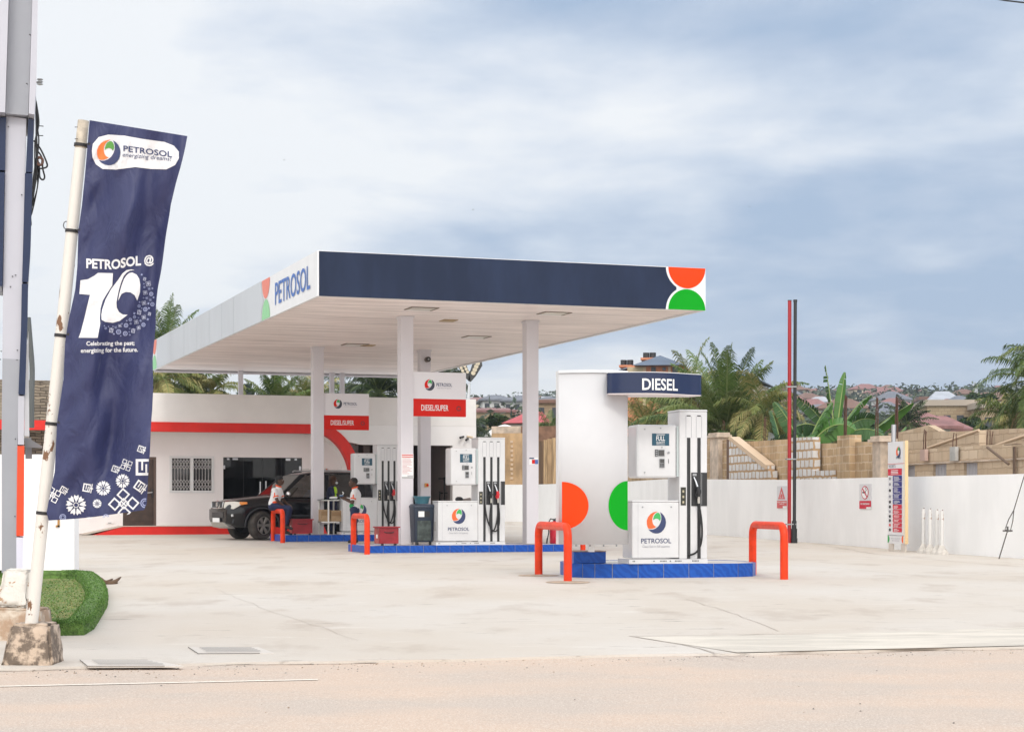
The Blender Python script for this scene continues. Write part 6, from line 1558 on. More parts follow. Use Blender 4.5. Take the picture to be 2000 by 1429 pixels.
# ============================================================ people
SKIN = mat('dark_skin', (.075,.036,.022), .5, spec=.4); HAIRM = mat('black_hair', (.008,.007,.007), .8); POLO = mat('white_polo', (.76,.75,.75), .85); ORC = mat('orange_trim_cloth', (.80,.10,.02), .8)
NTR = mat('navy_trousers', (.014,.022,.070), .85); SHOE = mat('black_shoes', (.012,.012,.012), .5); GRC = mat('green_cloth', (.02,.35,.10), .8); NEON = mat('neon_vest', (.50,.80,.02), .6); NVS = mat('navy_shirt', (.014,.018,.055), .85)
EYEW = mat('eye_white', (.6,.58,.55), .3); EYEB = mat('eye_dark', (.01,.008,.006), .2)
def remesh(o, vox, it=2):
    r_ = o.modifiers.new('remesh', 'REMESH'); r_.mode = 'VOXEL'; r_.voxel_size = vox; r_.use_smooth_shade = True
    s_ = o.modifiers.new('smooth', 'SMOOTH'); s_.iterations = it; s_.factor = .5; return o
def caps(q, a, b, ra, rb, m):
    a, b = Vector(a), Vector(b); q.tube([a, b], [ra, rb], m, 10); q.ell(a, (ra,)*3, m, 10, 6); q.ell(b, (rb,)*3, m, 10, 6)
def chain(q, pts, rs, m):
    for i in range(len(pts)-1): caps(q, pts[i], pts[i+1], rs[i], rs[i+1], m)
def person(label, base, rz, J, top, topm, legm, tilt=0, hair='short', extra=None):
    """J: joints in local metres, x = facing, y = own left, z up"""
    rt = empty('person', base, rz, label, 'person')
    V = {k: Vector(v) for k, v in J.items()}; hd = V['head']; nk = V['neck']; ch = V['chest']; hp = V['hip']
    q = MB(); m = SKIN
    q.ell(hd+Vector((-.008,0,.015)), (.098,.076,.108), m, 16, 12); q.ell(hd+Vector((.035,0,-.055)), (.060,.055,.062), m, 12, 8); q.ell(hd+Vector((.105,0,-.015)), (.016,.013,.026), m, 8, 6)
    q.ell(hd+Vector((.092,0,-.055)), (.014,.026,.010), m, 8, 5); q.ell(hd+Vector((.088,0,-.07)), (.014,.022,.009), m, 8, 5)
    for s in (1, -1): q.ell(hd+Vector((-.005,s*.078,-.01)), (.020,.010,.030), m, 8, 6); q.ell(hd+Vector((.080,s*.032,.020)), (.018,.022,.010), m, 8, 5)
    chain(q, [hd+Vector((-.02,0,-.06)), nk], [.052,.055], m)
    chain(q, [nk, ch, (ch+hp)/2, hp], [.06,.115,.11,.12], m)
    for s, k in ((1,'l'), (-1,'r')):
        sh, el, wr = V['sh'+k], V['el'+k], V['wr'+k]; chain(q, [ch+Vector((0,s*.05,.08)), sh, el, wr], [.07,.055,.040,.027], m)
        hpk, kn, an, toe = V['hip'+k], V['kn'+k], V['an'+k], V['toe'+k]; chain(q, [hpk, kn, an], [.085,.058,.040], m)
        hdv = (V['hd'+k]-wr); hl = hdv.normalized(); sd = hl.cross(Vector((0,0,1))); sd = sd.normalized() if sd.length > .1 else Vector((0,1,0)); pm = wr+hl*.085
        chain(q, [wr, wr+hl*.03, pm], [.026,.034,.034], m)
        dn = sd.cross(hl)
        for i, (off, ln_) in enumerate(((-.030,.070),(-.010,.080),(.010,.075),(.029,.058))):
            f0 = pm+sd*off; f1 = f0+hl*ln_*.5-dn*.012; f2 = f1+hl*ln_*.28-dn*.028; chain(q, [f0, f1, f2], [.0105,.0095,.008], m)
        chain(q, [wr+hl*.03-sd*.03, wr+hl*.065-sd*.055, wr+hl*.10-sd*.050-dn*.012], [.013,.011,.009], m)
    remesh(q.build('body', rt, recalc=False), .0085, 1)
    for s in (1, -1):
        e = MB(); e.ell(hd+Vector((.083,s*.032,.006)), (.010,.012,.007), EYEW, 8, 6); e.ell(hd+Vector((.0905,s*.032,.006)), (.004,.005,.005), EYEB, 8, 6); e.build('eye', rt)
    q = MB()
    if hair == 'short': q.ell(hd+Vector((-.018,0,.040)), (.103,.083,.100), HAIRM, 16, 10); q.ell(hd+Vector((-.045,0,-.02)), (.070,.074,.075), HAIRM, 12, 8)
    elif hair == 'bald': q.ell(hd+Vector((-.020,0,.032)), (.097,.079,.094), mat('cropped_hair', (.016,.011,.009), .7), 16, 10)
    else:
        q.ell(hd+Vector((-.025,0,.035)), (.105,.090,.105), mat('braided_hair', (.05,.022,.012), .8), 16, 10); random.seed(6)
        for k_ in range(16):
            a = R(90+180*random.random()); p0 = hd+Vector((.09*math.cos(a)*.8-.03, .085*math.sin(a)*(1 if k_ % 2 else -1), .03)); chain(q, [p0, p0+Vector((-.01,0,-.10)), p0+Vector((-.02,0,-.19))], [.014,.012,.008], mat('braided_hair', (0,0,0)))
    q.build('hair', rt)
    q = MB(); m = topm; chain(q, [nk+Vector((0,0,-.035)), ch, (ch+hp)/2, hp+Vector((0,0,.02))], [.075,.138,.135,.140], m)
    for s in (1, -1):
        k = 'l' if s == 1 else 'r'; sh, el = V['sh'+k], V['el'+k]; chain(q, [ch+Vector((0,s*.07,.06)), sh, sh.lerp(el, .62)], [.085,.074,.066], m)
        q.ell(ch+Vector((0,s*.08,0)), (.11,.10,.16), m); q.ell((ch+hp)/2+Vector((0,s*.055,0)), (.112,.095,.16), m); q.ell(hp+Vector((0,s*.06,.03)), (.115,.10,.10), m)
    sh_o = remesh(q.build('shirt', rt, recalc=False), .012)
    q = MB(); m = legm; q.ell(hp+Vector((0,.05,-.03)), (.125,.11,.12), m); q.ell(hp+Vector((0,-.05,-.03)), (.125,.11,.12), m)
    for k in 'lr': chain(q, [V['hip'+k], V['kn'+k], V['an'+k].lerp(V['kn'+k], .12)], [.102,.076,.062], m)
    remesh(q.build('trousers', rt, recalc=False), .012)
    for k in 'lr':
        q = MB(); chain(q, [V['an'+k]+Vector((-.03,0,-.02)), V['toe'+k]], [.045,.038], SHOE); q.ell(V['an'+k]+Vector((0,0,-.01)), (.05,.045,.055), SHOE); remesh(q.build('shoe', rt, recalc=False), .010)
    if top == 'polo':
        q = MB(); ring = [nk+Vector((.062*math.cos(a/12*2*math.pi)+.0, .068*math.sin(a/12*2*math.pi), .008-.022*math.cos(a/12*2*math.pi))) for a in range(13)]; q.tube(ring, .019, ORC, 8, False); q.build('collar', sh_o)
        for k in 'lr':
            sh, el = V['sh'+k], V['el'+k]; q = MB(); q.tube([sh.lerp(el, .58), sh.lerp(el, .69)], [.0695,.068], ORC, 14); q.build('cuff', sh_o)
            q = MB(); s = 1 if k == 'l' else -1; c_ = sh.lerp(el, .45)+Vector((.0,s*.055,0)); q.ell(c_, (.020,.022,.065), ORC, 8, 6); q.build('sleeve_stripe', sh_o)
        q = MB(); s = -1 if extra == 'orange' else 1; c_ = hp.lerp(ch, .22)
        q.ell(c_+Vector((.045,s*.085,-.01)), (.085,.073,.085), ORC if extra == 'orange' else GRC, 12, 8); q.build('hem_panel', sh_o)
    return rt
# seated attendant on the hoop, facing right
sd_ = 47.35; bs_ = gw((543-1000)/FPX*sd_, sd_)
zz = .83+.10
person('seated attendant in a white polo with orange collar, perched on the orange bollard, facing right', bs_, R(-14),
  dict(head=(.05,0,1.545), neck=(.015,0,1.40), chest=(-.04,0,1.20), hip=(-.12,0,.93), shl=(-.03,.19,1.30), shr=(-.03,-.19,1.30), ell=(.05,.22,1.06), elr=(.06,-.23,1.05), wrl=(.22,.12,.94), wrr=(.22,-.13,.90), hdl=(.30,.10,.90), hdr=(.29,-.10,.84),
       hipl=(-.08,.09,.91), hipr=(-.08,-.09,.91), knl=(.28,.10,.80), knr=(.34,-.12,.84), anl=(.14,.12,.28), anr=(.26,-.14,.42), toel=(.30,.13,.20), toer=(.42,-.15,.34)), 'polo', POLO, NTR, extra='orange')
# standing attendant, facing left with a small device in hand
sd_ = 46.2; bs_ = gw((693-1000)/FPX*sd_, sd_)
st = person('standing attendant in white polo and navy trousers looking down at a small handheld device', bs_, R(176),
  dict(head=(.04,0,1.50), neck=(.0,0,1.36), chest=(-.02,0,1.19), hip=(.0,0,.86), shl=(-.02,.18,1.27), shr=(-.02,-.18,1.27), ell=(.02,.24,1.0), elr=(.03,-.22,1.0), wrl=(.22,.12,1.08), wrr=(.24,-.10,1.10), hdl=(.30,.06,1.12), hdr=(.31,-.05,1.14),
       hipl=(0,.09,.84), hipr=(0,-.09,.84), knl=(.02,.10,.46), knr=(.03,-.10,.46), anl=(-.03,.11,.075), anr=(.0,-.11,.075), toel=(.12,.13,.04), toer=(.15,-.13,.04)), 'polo', POLO, NTR, hair='bald', extra='green')
ph = empty('handheld_device', st.matrix_basis @ Vector((.33,.0,1.17)), R(176), 'small blue and white handheld terminal held by the standing attendant', 'device')
q = MB(); q.box(-.04,.05,-.035,.035,-.02,.02, mat('device_blue', (.04,.12,.25), .4)); q.build('casing', ph, bevel=.006)
q = MB(); q.box(-.02,.045,-.028,.028,.0205,.026, WPRINT); q.tube([(-.03,0,.03),(-.05,0,.07),(-.02,0,.10)], .014, WPRINT, 6); q.build('paper_roll', ph)
# woman in navy with a neon bib behind the trolley
wb = I1p.world(I1p.rx(650, 1.45), 1.45, IZ1)
wb = I1p.world(I1p.rx(650, 1.05), 1.05, IZ1)
person('woman with braided hair, face mask and neon yellow bib standing behind the trolley', wb, R(-8),
  dict(head=(.02,0,1.38), neck=(-.02,0,1.25), chest=(-.03,0,1.08), hip=(-.02,0,.80), shl=(-.03,.16,1.16), shr=(-.03,-.16,1.16), ell=(.06,.20,.92), elr=(.08,-.20,.93), wrl=(.26,.16,.92), wrr=(.30,-.14,.94), hdl=(.34,.14,.94), hdr=(.38,-.12,.96),
       hipl=(0,.08,.78), hipr=(0,-.08,.78), knl=(.02,.09,.44), knr=(.02,-.09,.44), anl=(-.02,.10,.075), anr=(.0,-.10,.075), toel=(.11,.11,.04), toer=(.13,-.11,.04)), 'plain', NVS, NTR, hair='braid')
wr_ = [o for o in C.objects if o.name.startswith('person')][-1]
wr_ = bpy.data.objects['person.002']
q = MB(); q.ell((.055,0,1.11), (.060,.115,.125), NEON, 14, 9); q.ell((.045,-.05,.98), (.075,.085,.07), NEON, 12, 8); q.build('neon_bib', wr_)
q = MB(); q.ell((.095,0,1.325), (.045,.050,.040), mat('mask_grey_white', (.62,.64,.68), .7), 10, 7); q.build('face_mask', wr_)
# driver
dp = cpos + Matrix.Rotation(fa, 3, 'Z') @ Vector((-.02,.38,.35))
person('driver in a blue shirt seen through the side window of the black car', dp, fa,
  dict(head=(.02,0,1.10), neck=(-.05,0,.96), chest=(-.10,0,.78), hip=(-.12,0,.50), shl=(-.09,.19,.86), shr=(-.09,-.19,.86), ell=(.10,.22,.66), elr=(.10,-.22,.66), wrl=(.36,.12,.74), wrr=(.36,-.12,.74), hdl=(.44,.10,.78), hdr=(.44,-.10,.78),
       hipl=(-.08,.09,.48), hipr=(-.08,-.09,.48), knl=(.30,.10,.50), knr=(.30,-.10,.50), anl=(.50,.10,.22), anr=(.50,-.10,.22), toel=(.62,.10,.20), toer=(.62,-.10,.20)), 'plain', mat('blue_shirt', (.10,.20,.42), .8), NTR)

# ============================================================ glass trolley with boxes
tl = empty('display_trolley', I1p.world(I1p.rx(631, .30), .30, IZ1), I1p.a, 'white legged trolley with a glass top on the far island beside the column', 'trolley')
q = MB(); TWH = mat('trolley_white', (.76,.75,.72), .5)
for x, y in ((.14,.0),(.38,.42),(.0,.42)): q2 = MB(); q2.cyl((x,y,0),(x,y,.86), .022, TWH, 8); q2.build('leg', tl)
q.box(-.05,.42,-.02,.46,.88,.90, glassmat('trolley_glass', (.35,.50,.48), .15)); q.build('glass_top', tl)
q = MB(); q.box(-.05,.42,-.03,-.01,.86,.88, TWH); q.box(-.05,.42,.44,.46,.86,.88, TWH); q.box(-.05,.42,-.03,.0,.30,.33, TWH); q.box(-.05,.42,.42,.45,.30,.33, TWH); q.box(-.05,.42,0,.42,.33,.335, mat('trolley_shelf_grey', (.5,.48,.45), .6)); q.build('shelf', tl)
CARD = mat('cardboard', (.42,.29,.17), .85, var=.15, vscale=6); bx_ = tl.location
for i, (x0, x1, y0, h_, lab) in enumerate(((-.04,.20,.03,.30,'brown cardboard box at the left on the trolley shelf'), (.215,.50,.0,.28,'brown cardboard box with a flap at the right of the trolley shelf'))):
    rt = empty('cardboard_box', Matrix.Rotation(I1p.a, 3, 'Z') @ Vector((x0, y0, .337)) + bx_, I1p.a, lab, 'box')
    q = MB(); q.box(0, x1-x0, 0, .30, 0, h_, CARD); q.build('carton', rt); q = MB(); q.box(.01, (x1-x0)*.85, -.006, -.001, h_*.5, h_*.85, mat('card_flap', (.30,.19,.10), .9)); q.build('flap', rt)
q = MB(); rt = empty('folded_cloth', Matrix.Rotation(I1p.a, 3, 'Z') @ Vector((.25,.10,.902)) + bx_, I1p.a, 'small pale cloth bundle lying on the glass top of the trolley', 'cloth'); q.ell((.08,.08,.035), (.13,.09,.035), WPRINT, 10, 6); q.ell((.18,.05,.03), (.05,.05,.03), DARKP, 8, 5); q.build('bundle', rt)
q = MB(); rt = empty('canister', I2.world(I2.rx(905, .8), .8, IZ2), I2.a, 'dark round lamp and bottle lying behind the middle pump cabinet', 'container'); q.cyl((0,.3,0),(0,.3,.96), .07, DARKP, 12); q.ell((0,.3,.98), (.09,.09,.06), DARKP, 12, 7); q.cyl((.10,.3,.94),(.26,.3,.97), .05, mat('bottle_tan', (.35,.30,.27), .4), 10); q.build('body', rt)

# ============================================================ street lamp beyond the canopy
sl = empty('street_lamp', gpx(913, 63.0), 0, 'street lamp with two raised dark lamp heads seen under the canopy edge', 'street lamp')
o_ = sl.location; D_ = 63.0
def sp(px, py): return at(px, py, D_)-o_
LHM = mat('lamp_head_dark', (.05,.05,.05), .45); LED = mat('lamp_lens_cream', (.62,.54,.40), .3)
q = MB(); q.tube([Vector((0,0,0)), sp(913, 800), sp(917, 748)], [.07,.055,.045], mat('lamp_pole_pale', (.62,.64,.66), .5), 10); q.build('pole', sl)
for (a, b, nm) in (((917,745),(935,706),1), ((917,743),(900,708),0)):
    p0, p1 = sp(*a), sp(*b); d_ = (p1-p0); L_ = d_.length; dn = d_.normalized(); sd = Vector((dn.z, 0, -dn.x)); fw = Vector((0,-1,0))
    q = MB(); w_ = .17 if nm else .15
    def hp_(f, s, t): return p0+d_*f+sd*s*w_+fw*t
    out = [(0,-.25),(.15,-.45),(.35,-.7),(.9,-1),(1.05,-.6),(1.05,.6),(.9,1),(.35,.7),(.15,.45),(0,.25)]
    q.prism(out, lambda f, s, t: hp_(f, s, t), 0, .10, LHM); hd_ = q.build('lamp_head', sl, bevel=.01)
    q = MB()
    for k in range(4):
        f_ = .42+.16*k
        for s_ in ((-.45, .45) if nm == 0 else (0,)): 
            c_ = hp_(f_, s_, .105); q.cyl(c_, c_+fw*.012, .075 if nm else .05, LED, 12)
    q.build('lens', hd_)
# ============================================================ vegetation
def frondmats(tag_, cols):
    return [mat('palm_%s_%d' % (tag_, i), c, .55, spec=.3) for i, c in enumerate(cols)]
GRN = frondmats('green', [(.065,.115,.022), (.10,.16,.035), (.045,.085,.018), (.16,.20,.06)])
YEL = frondmats('yellow', [(.14,.17,.040), (.24,.24,.07), (.09,.13,.030), (.33,.29,.11)])
DRK = frondmats('dark', [(.022,.042,.016), (.035,.060,.020), (.05,.075,.025), (.020,.034,.014)])
TRK = mat('palm_trunk', (.16,.12,.085), .95, var=.4, vscale=5, bump=.5, bscale=12, stretch=(1,1,4)); RACH = mat('frond_midrib', (.16,.20,.06), .6); RACHY = mat('frond_midrib_yellow', (.34,.30,.12), .6)
def frond(q, base, az, el, L_, droop, mats, nl=34, lw=.035, ll=.55, rng=random, rm=None, twist=0.0):
    d = Vector((math.cos(az)*math.cos(el), math.sin(az)*math.cos(el), math.sin(el))); p = Vector(base); pts = [p.copy()]; n = 14; dirs = []
    for i in range(n):
        d = (d + Vector((0,0,-droop*(.25+1.5*i/n)/n))).normalized(); dirs.append(d.copy()); p = p + d*(L_/n); pts.append(p.copy())
    q.tube(pts, [.035*L_/3*(1-.88*i/n)+.004 for i in range(n+1)], rm or RACH, 5, False)
    m = rng.choice(mats)
    for k in range(nl):
        f = .12+.88*(k+rng.random()*.5)/nl; i = min(n-1, int(f*n)); u = f*n-i; c = pts[i].lerp(pts[i+1], min(1, u)); t = dirs[i]
        side = t.cross(Vector((0,0,1)));
        if side.length < .15: side = Vector((math.sin(az), -math.cos(az), 0))
        side.normalize(); up = side.cross(t)
        prof = math.sin(math.pi*min(1, .18+f*.80))**.7
        for s in (1, -1):
            l_ = ll*prof*rng.uniform(.8, 1.1); dr = (side*s*.66 + t*.62 + up*rng.uniform(.0,.35) + Vector((0,0,-.20))).normalized()
            e1 = c+dr*l_*.55; e2 = e1+(dr+Vector((0,0,-1.0-rng.random()*.8))).normalized()*l_*.5
            wv = t*lw*.40; mm = m if rng.random() < .75 else rng.choice(mats)
            q.add([c-wv, c+wv, e1+wv*1.15, e1-wv*1.15, e2], [(0,1,2,3),(3,2,4)], mm)
def palm(label, base, crown, n, L_, mats, seed=1, nl=34, ll=.55, lw=.035, trunk=.16, lo=-.5, hi=1.35, droop=1.1, dead=0, azr=(0, 2*math.pi), group=None, name='palm_tree'):
    rng = random.Random(seed); base = Vector(base); rt = empty(name, base, 0, label, 'palm tree', group); c = Vector(crown)-base
    q = MB(); N_ = 10; q.tube([Vector((c.x*(i/N_)**1.5, c.y*(i/N_)**1.5, -.2+(c.z+.1)*i/N_)) for i in range(N_+1)], [trunk*(1.35-.5*i/N_) for i in range(N_+1)], TRK, 10); q.build('trunk', rt)
    q = MB()
    for k in range(n):
        az = azr[0]+(azr[1]-azr[0])*((k*.618034) % 1)+rng.uniform(-.2,.2); el = hi-(hi-lo)*(k/n)**.9+rng.uniform(-.12,.12)
        frond(q, c+Vector((0,0,.0)), az, el, L_*rng.uniform(.8,1.08), droop*rng.uniform(.75,1.3), mats, nl, lw, ll, rng)
    q.build('crown', rt, recalc=False)
    if dead:
        q = MB()
        for k in range(dead): frond(q, c+Vector((0,0,-.1)), rng.uniform(0, 6.28), rng.uniform(-1.1,-.6), L_*.8, .6, [mat('dead_frond', (.20,.13,.07), .9), mat('dead_frond_b', (.30,.21,.11), .9)], nl, lw, ll*.8, rng, mat('dead_frond', (0,0,0)))
        q.build('dead_fronds', rt, recalc=False)
    return rt
def pg(px, d): return Vector(((px-1000)/FPX*d, d, H(d)))
# the big coconut palm right of the near pump (two crowns) and its neighbours
palm('big coconut palm with tall upright fronds right of the orange house', pg(1425, 62), at(1418, 846, 62), 42, 3.35, GRN, 3, 64, .66, .040, .30, .0, 1.52, 1.05, 7)
palm('slim coconut palm whose fronds touch the end of the navy DIESEL valance', pg(1375, 66), at(1352, 770, 66), 20, 2.1, YEL, 5, 36, .55, .038, .13, -.8, 1.4, 1.5, 3)
palm('drooping pale coconut palm right of the big one, over the brown block wall', pg(1500, 60), at(1492, 806, 60), 22, 2.0, YEL, 8, 40, .60, .034, .13, -.6, 1.1, 1.9, 0)
palm('low bushy palm seen between the near pump and the board', pg(1262, 70), at(1262, 838, 70), 26, 2.2, YEL, 9, 36, .6, .036, .14, -.6, 1.4, 1.2, 3)
palm('second low palm behind the top of the near pump', pg(1322, 68), at(1318, 826, 68), 22, 2.0, YEL, 12, 34, .55, .036, .14, -.5, 1.3, 1.2, 2)
palm('small dark palm beside the pink-red roof right of the totem', pg(1772, 95), at(1772, 828, 95), 26, 1.7, DRK, 14, 26, .45, .05, .16, -.4, 1.35, .9)
palm('tall palm cut by the right picture edge', pg(2040, 56), at(2022, 742, 56), 26, 2.1, GRN, 16, 44, .62, .030, .16, -1.2, 1.2, 1.3, 4)
palm('high palm frond crown entering at the right edge above the others', pg(2062, 54), at(2050, 680, 54), 14, 1.5, GRN, 17, 40, .55, .030, .14, -.8, .9, 1.3)
palm('lower yellowish palm at the right edge behind the unfinished house', pg(1990, 60), at(1985, 820, 60), 26, 1.6, YEL, 19, 40, .55, .034, .14, -.3, 1.3, 1.3)
# palms behind the station
palm('tall palm rising above the canopy beside the flag', pg(320, 66), at(325, 690, 66), 30, 2.2, GRN, 21, 42, .55, .036, .18, -.6, 1.45, 1.0, 2)
palm('broad palm with yellow hanging fronds behind the station roof, next to the flag', pg(322, 64), at(318, 738, 64), 22, 1.7, YEL, 22, 38, .55, .040, .18, -1.0, .7, 1.2, 7)
palm('bushy green palm in the middle of the row behind the station roof', pg(372, 66), at(372, 775, 66), 24, 1.4, GRN, 23, 36, .5, .04, .16, -.3, 1.45, .8)
palm('yellow-green palm at the right end of the row behind the station roof', pg(418, 66), at(415, 765, 66), 26, 1.4, YEL, 24, 36, .5, .036, .16, -.9, 1.1, 1.4)
palm('single upright palm between the roof posts and the front column', pg(536, 68), at(538, 792, 68), 20, 1.5, GRN, 25, 38, .40, .036, .14, .3, 1.5, .7)
palm('palm partly hidden behind the front left column above the roof', pg(608, 70), at(606, 790, 70), 18, 1.7, YEL, 26, 38, .45, .036, .14, .2, 1.4, .9)
palm('dark dense palm above the station roof between two columns', pg(735, 72), at(740, 770, 72), 34, 2.1, DRK, 27, 46, .60, .040, .18, -.3, 1.3, 1.3)
palm('thin palm with arching fronds behind the two roof posts', pg(664, 76), at(664, 762, 76), 12, 1.7, DRK, 28, 34, .5, .034, .12, -.2, .8, 1.6)
palm('palm tips showing under the canopy edge beside the street lamp', pg(885, 74), at(878, 742, 74), 18, 1.1, DRK, 29, 34, .45, .036, .14, -.4, 1.2, 1.2)
palm('low palm with one frond reaching past the building corner by the pump', pg(915, 76), at(905, 838, 76), 16, 1.3, DRK, 30, 34, .5, .036, .14, -.4, .9, 1.3)
palm('young palm behind the board fence left of the DIESEL board', pg(1072, 82), at(1072, 850, 82), 16, 1.5, GRN, 31, 26, .35, .034, .12, .0, 1.35, 1.0)
# banana plants
BANG = [mat('banana_leaf_%d' % i, c, .4, spec=.4) for i, c in enumerate([(.055,.16,.020), (.035,.10,.018), (.065,.17,.026), (.028,.07,.022)])]
BSTEM = mat('banana_stem', (.16,.17,.06), .7, var=.3, vscale=5)
def bleaf(q, base, az, el, L_, W, droop, m, rng, torn=.35, fold=.35):
    d = Vector((math.cos(az)*math.cos(el), math.sin(az)*math.cos(el), math.sin(el))); p = Vector(base); n = 22; pts = [p.copy()]; ds = []
    for i in range(n): d = (d+Vector((0,0,-droop*(.2+1.6*i/n)/n))).normalized(); ds.append(d.copy()); p = p+d*L_/n; pts.append(p.copy())
    q.tube(pts, [.030*(1-i/(n+1))+.004 for i in range(n+1)], mat('banana_midrib', (.25,.32,.10), .5), 5, False)
    st = 4; roll = rng.choice((1, -1))*rng.uniform(.55, 1.15)
    for s in (1, -1):
        off = 0
        for i in range(st, n):
            f0, f1 = (i-st)/(n-st), (i+1-st)/(n-st); w0, w1 = [W*1.25*(math.sin(math.pi*min(1, .06+f*.92))**.55) for f in (f0, f1)]
            t = ds[i]; side = t.cross(Vector((0,0,1)));
            if side.length < .15: side = Vector((math.sin(az), -math.cos(az), 0))
            side.normalize(); up = side.cross(t); side, up = side*math.cos(roll)+up*math.sin(roll), up*math.cos(roll)-side*math.sin(roll)
            gap = rng.random() < torn; fl = fold+(rng.uniform(.1,.9) if torn > .5 else rng.uniform(-.05,.15))
            dr = (side*s*math.cos(fl)+up*-math.sin(fl)*1.0+t*.15)
            a, b = pts[i], pts[i+1]; b2 = a.lerp(b, .80 if gap else 1.0); e0 = a+dr*w0; e1 = b2+dr*(w1 if not gap else w1*.96)
            q.add([a, b2, e1, e0], [(0,1,2,3)], m, False)
def banana(label, base, h, leaves, seed):
    rng = random.Random(seed); rt = empty('banana_plant', base, 0, label, 'banana plant', 'banana plants behind the block wall'); q = MB()
    q.tube([(0,0,-.2),(0.02,0,h*.5),(0,0,h)], [.13,.11,.07], BSTEM, 10); q.build('trunk', rt); q = MB()
    for (az, el, L_, W, dr, torn, mi, fold) in leaves: bleaf(q, Vector((0,0,h*.95)), R(az), R(el), L_, W, dr, BANG[mi], rng, torn, fold)
    q.build('leaves', rt, recalc=False)
# az: 0 = to the right, 180 = left, 270 = towards the camera
d_ = 56.5
banana('banana plant with two upright leaves, the left one shredded, behind the block wall', pg(1632, d_), 3.0, [(140,82,2.3,.22,.2,.9,1,.9),(50,76,2.15,.145,.25,.15,2,.5),(20,60,1.9,.18,.9,.4,0,.5),(165,58,1.9,.2,.9,.5,1,.5),(250,35,1.5,.30,1.4,.5,3,.4),(330,30,1.6,.30,1.3,.4,1,.4),(200,40,1.7,.32,1.6,.6,3,.4),(10,50,1.5,.28,1.4,.5,1,.4),(290,10,1.4,.28,1.0,.5,3,.3)], 1)
banana('banana plant with one long leaf reaching far right to the rods', pg(1655, 57.5), 2.55, [(2,44,2.6,.24,.35,.25,2,.5),(8,20,2.1,.24,.55,.35,1,.4),(350,25,2.2,.26,1.3,.5,3,.4),(182,40,1.5,.30,1.3,.5,3,.4),(270,20,1.3,.30,1.2,.6,3,.3),(300,40,1.7,.28,1.7,.5,1,.3),(70,60,1.5,.28,.9,.5,1,.3)], 2)
banana('banana plant with a broad bright drooping leaf just right of the vent pipes', pg(1572, 55.5), 2.5, [(25,68,1.9,.24,.9,.2,0,.6),(350,60,1.9,.36,2.1,.15,2,.5),(150,66,1.9,.22,.7,.5,1,.6),(200,40,1.4,.30,1.5,.5,3,.4),(265,50,1.4,.32,1.9,.3,0,.4),(330,20,1.4,.30,1.2,.5,1,.3)], 3)
banana('small banana plant with a slanting leaf behind the capped pier left of the totem', pg(1712, 55), 2.2, [(30,48,1.6,.20,.2,.3,0,.5),(160,35,1.3,.24,1.2,.5,1,.4),(350,20,1.2,.24,1.2,.5,3,.4),(270,30,1.1,.26,1.2,.5,1,.3)], 4)
banana('banana plant left of the vent pipes above the block wall', pg(1530, 57), 2.4, [(110,70,1.7,.22,.8,.5,1,.5),(20,55,1.6,.26,1.6,.5,1,.5),(180,45,1.6,.28,1.4,.6,3,.4),(300,30,1.3,.28,1.4,.6,1,.4),(250,40,1.3,.28,1.6,.5,3,.3)], 5)
banana('banana plant filling the gap under the two upright leaves', pg(1606, 58), 2.4, [(200,50,1.6,.26,1.2,.6,1,.4),(340,40,1.6,.28,1.5,.6,3,.4),(270,30,1.4,.3,1.4,.5,1,.3),(90,55,1.5,.25,.9,.5,1,.3),(150,20,1.3,.3,1.1,.6,3,.3)], 6)
# leafy bushes
def leafcloud(q, c, r, n, mats, rng, sz=.16):
    for _ in range(n):
        while True:
            v = Vector((rng.uniform(-1,1), rng.uniform(-1,1), rng.uniform(-1,1)))
            if .25 < v.length < 1: break
        p = Vector((c[0]+v.x*r[0], c[1]+v.y*r[1], c[2]+v.z*r[2])); a = Vector((rng.uniform(-1,1), rng.uniform(-1,1), rng.uniform(-.6,.6))).normalized(); b = a.cross(Vector((rng.uniform(-1,1), rng.uniform(-1,1), rng.uniform(.2,1)))).normalized()
        s = sz*rng.uniform(.6,1.3); q.add([p-a*s, p-b*s*.5, p+a*s, p+b*s*.5], [(0,1,2,3)], rng.choice(mats))
LFM = [mat('leaf_%d' % i, c, .6, spec=.25) for i, c in enumerate([(.030,.060,.018), (.050,.085,.025), (.075,.11,.035), (.020,.040,.014)])]
def bush(label, base, blobs, n, seed, sz=.16, name='leafy_tree', cat='tree', group=None, mats=LFM):
    rng = random.Random(seed); rt = empty(name, base, 0, label, cat, group); q = MB(); top = max(b[2] for b in blobs)
    q.tube([(0,0,-.3),(.05,0,top*.5),(0,0,top)], [.14,.10,.04], TRK, 8)
    for b in blobs: q.tube([(0,0,top*.35),(b[0]*.6,b[1]*.6,b[2]*.85),(b[0],b[1],b[2])], [.07,.04,.015], TRK, 5)
    q.build('trunk', rt); q = MB()
    for b in blobs: leafcloud(q, b[:3], b[3:6], n, mats, rng, sz)
    q.build('crown', rt, recalc=False); return rt
def bl_tree(label, px, pyc, d, wpx, hpx, n, seed, sz, group=None, mats=LFM, lobes=6):
    """a leafy tree standing on the ground at distance d, its crown about wpx by hpx photo pixels"""
    s = d/FPX; b = pg(px, d); c = at(px, pyc, d)-b; rng = random.Random(seed); W, Hh = wpx*s/2, hpx*s/2; bb = []
    for k in range(lobes):
        a = 2*math.pi*k/lobes; bb.append((W*.55*math.cos(a), W*.45*math.sin(a), max(Hh*.6, c.z+Hh*rng.uniform(-.45,.45)), W*rng.uniform(.38,.55), W*.45, Hh*rng.uniform(.45,.62)))
    bb.append((0,0,c.z,W*.6,W*.5,Hh*.7)); return bush(label, b, bb, n, seed, sz, group=group, mats=mats)
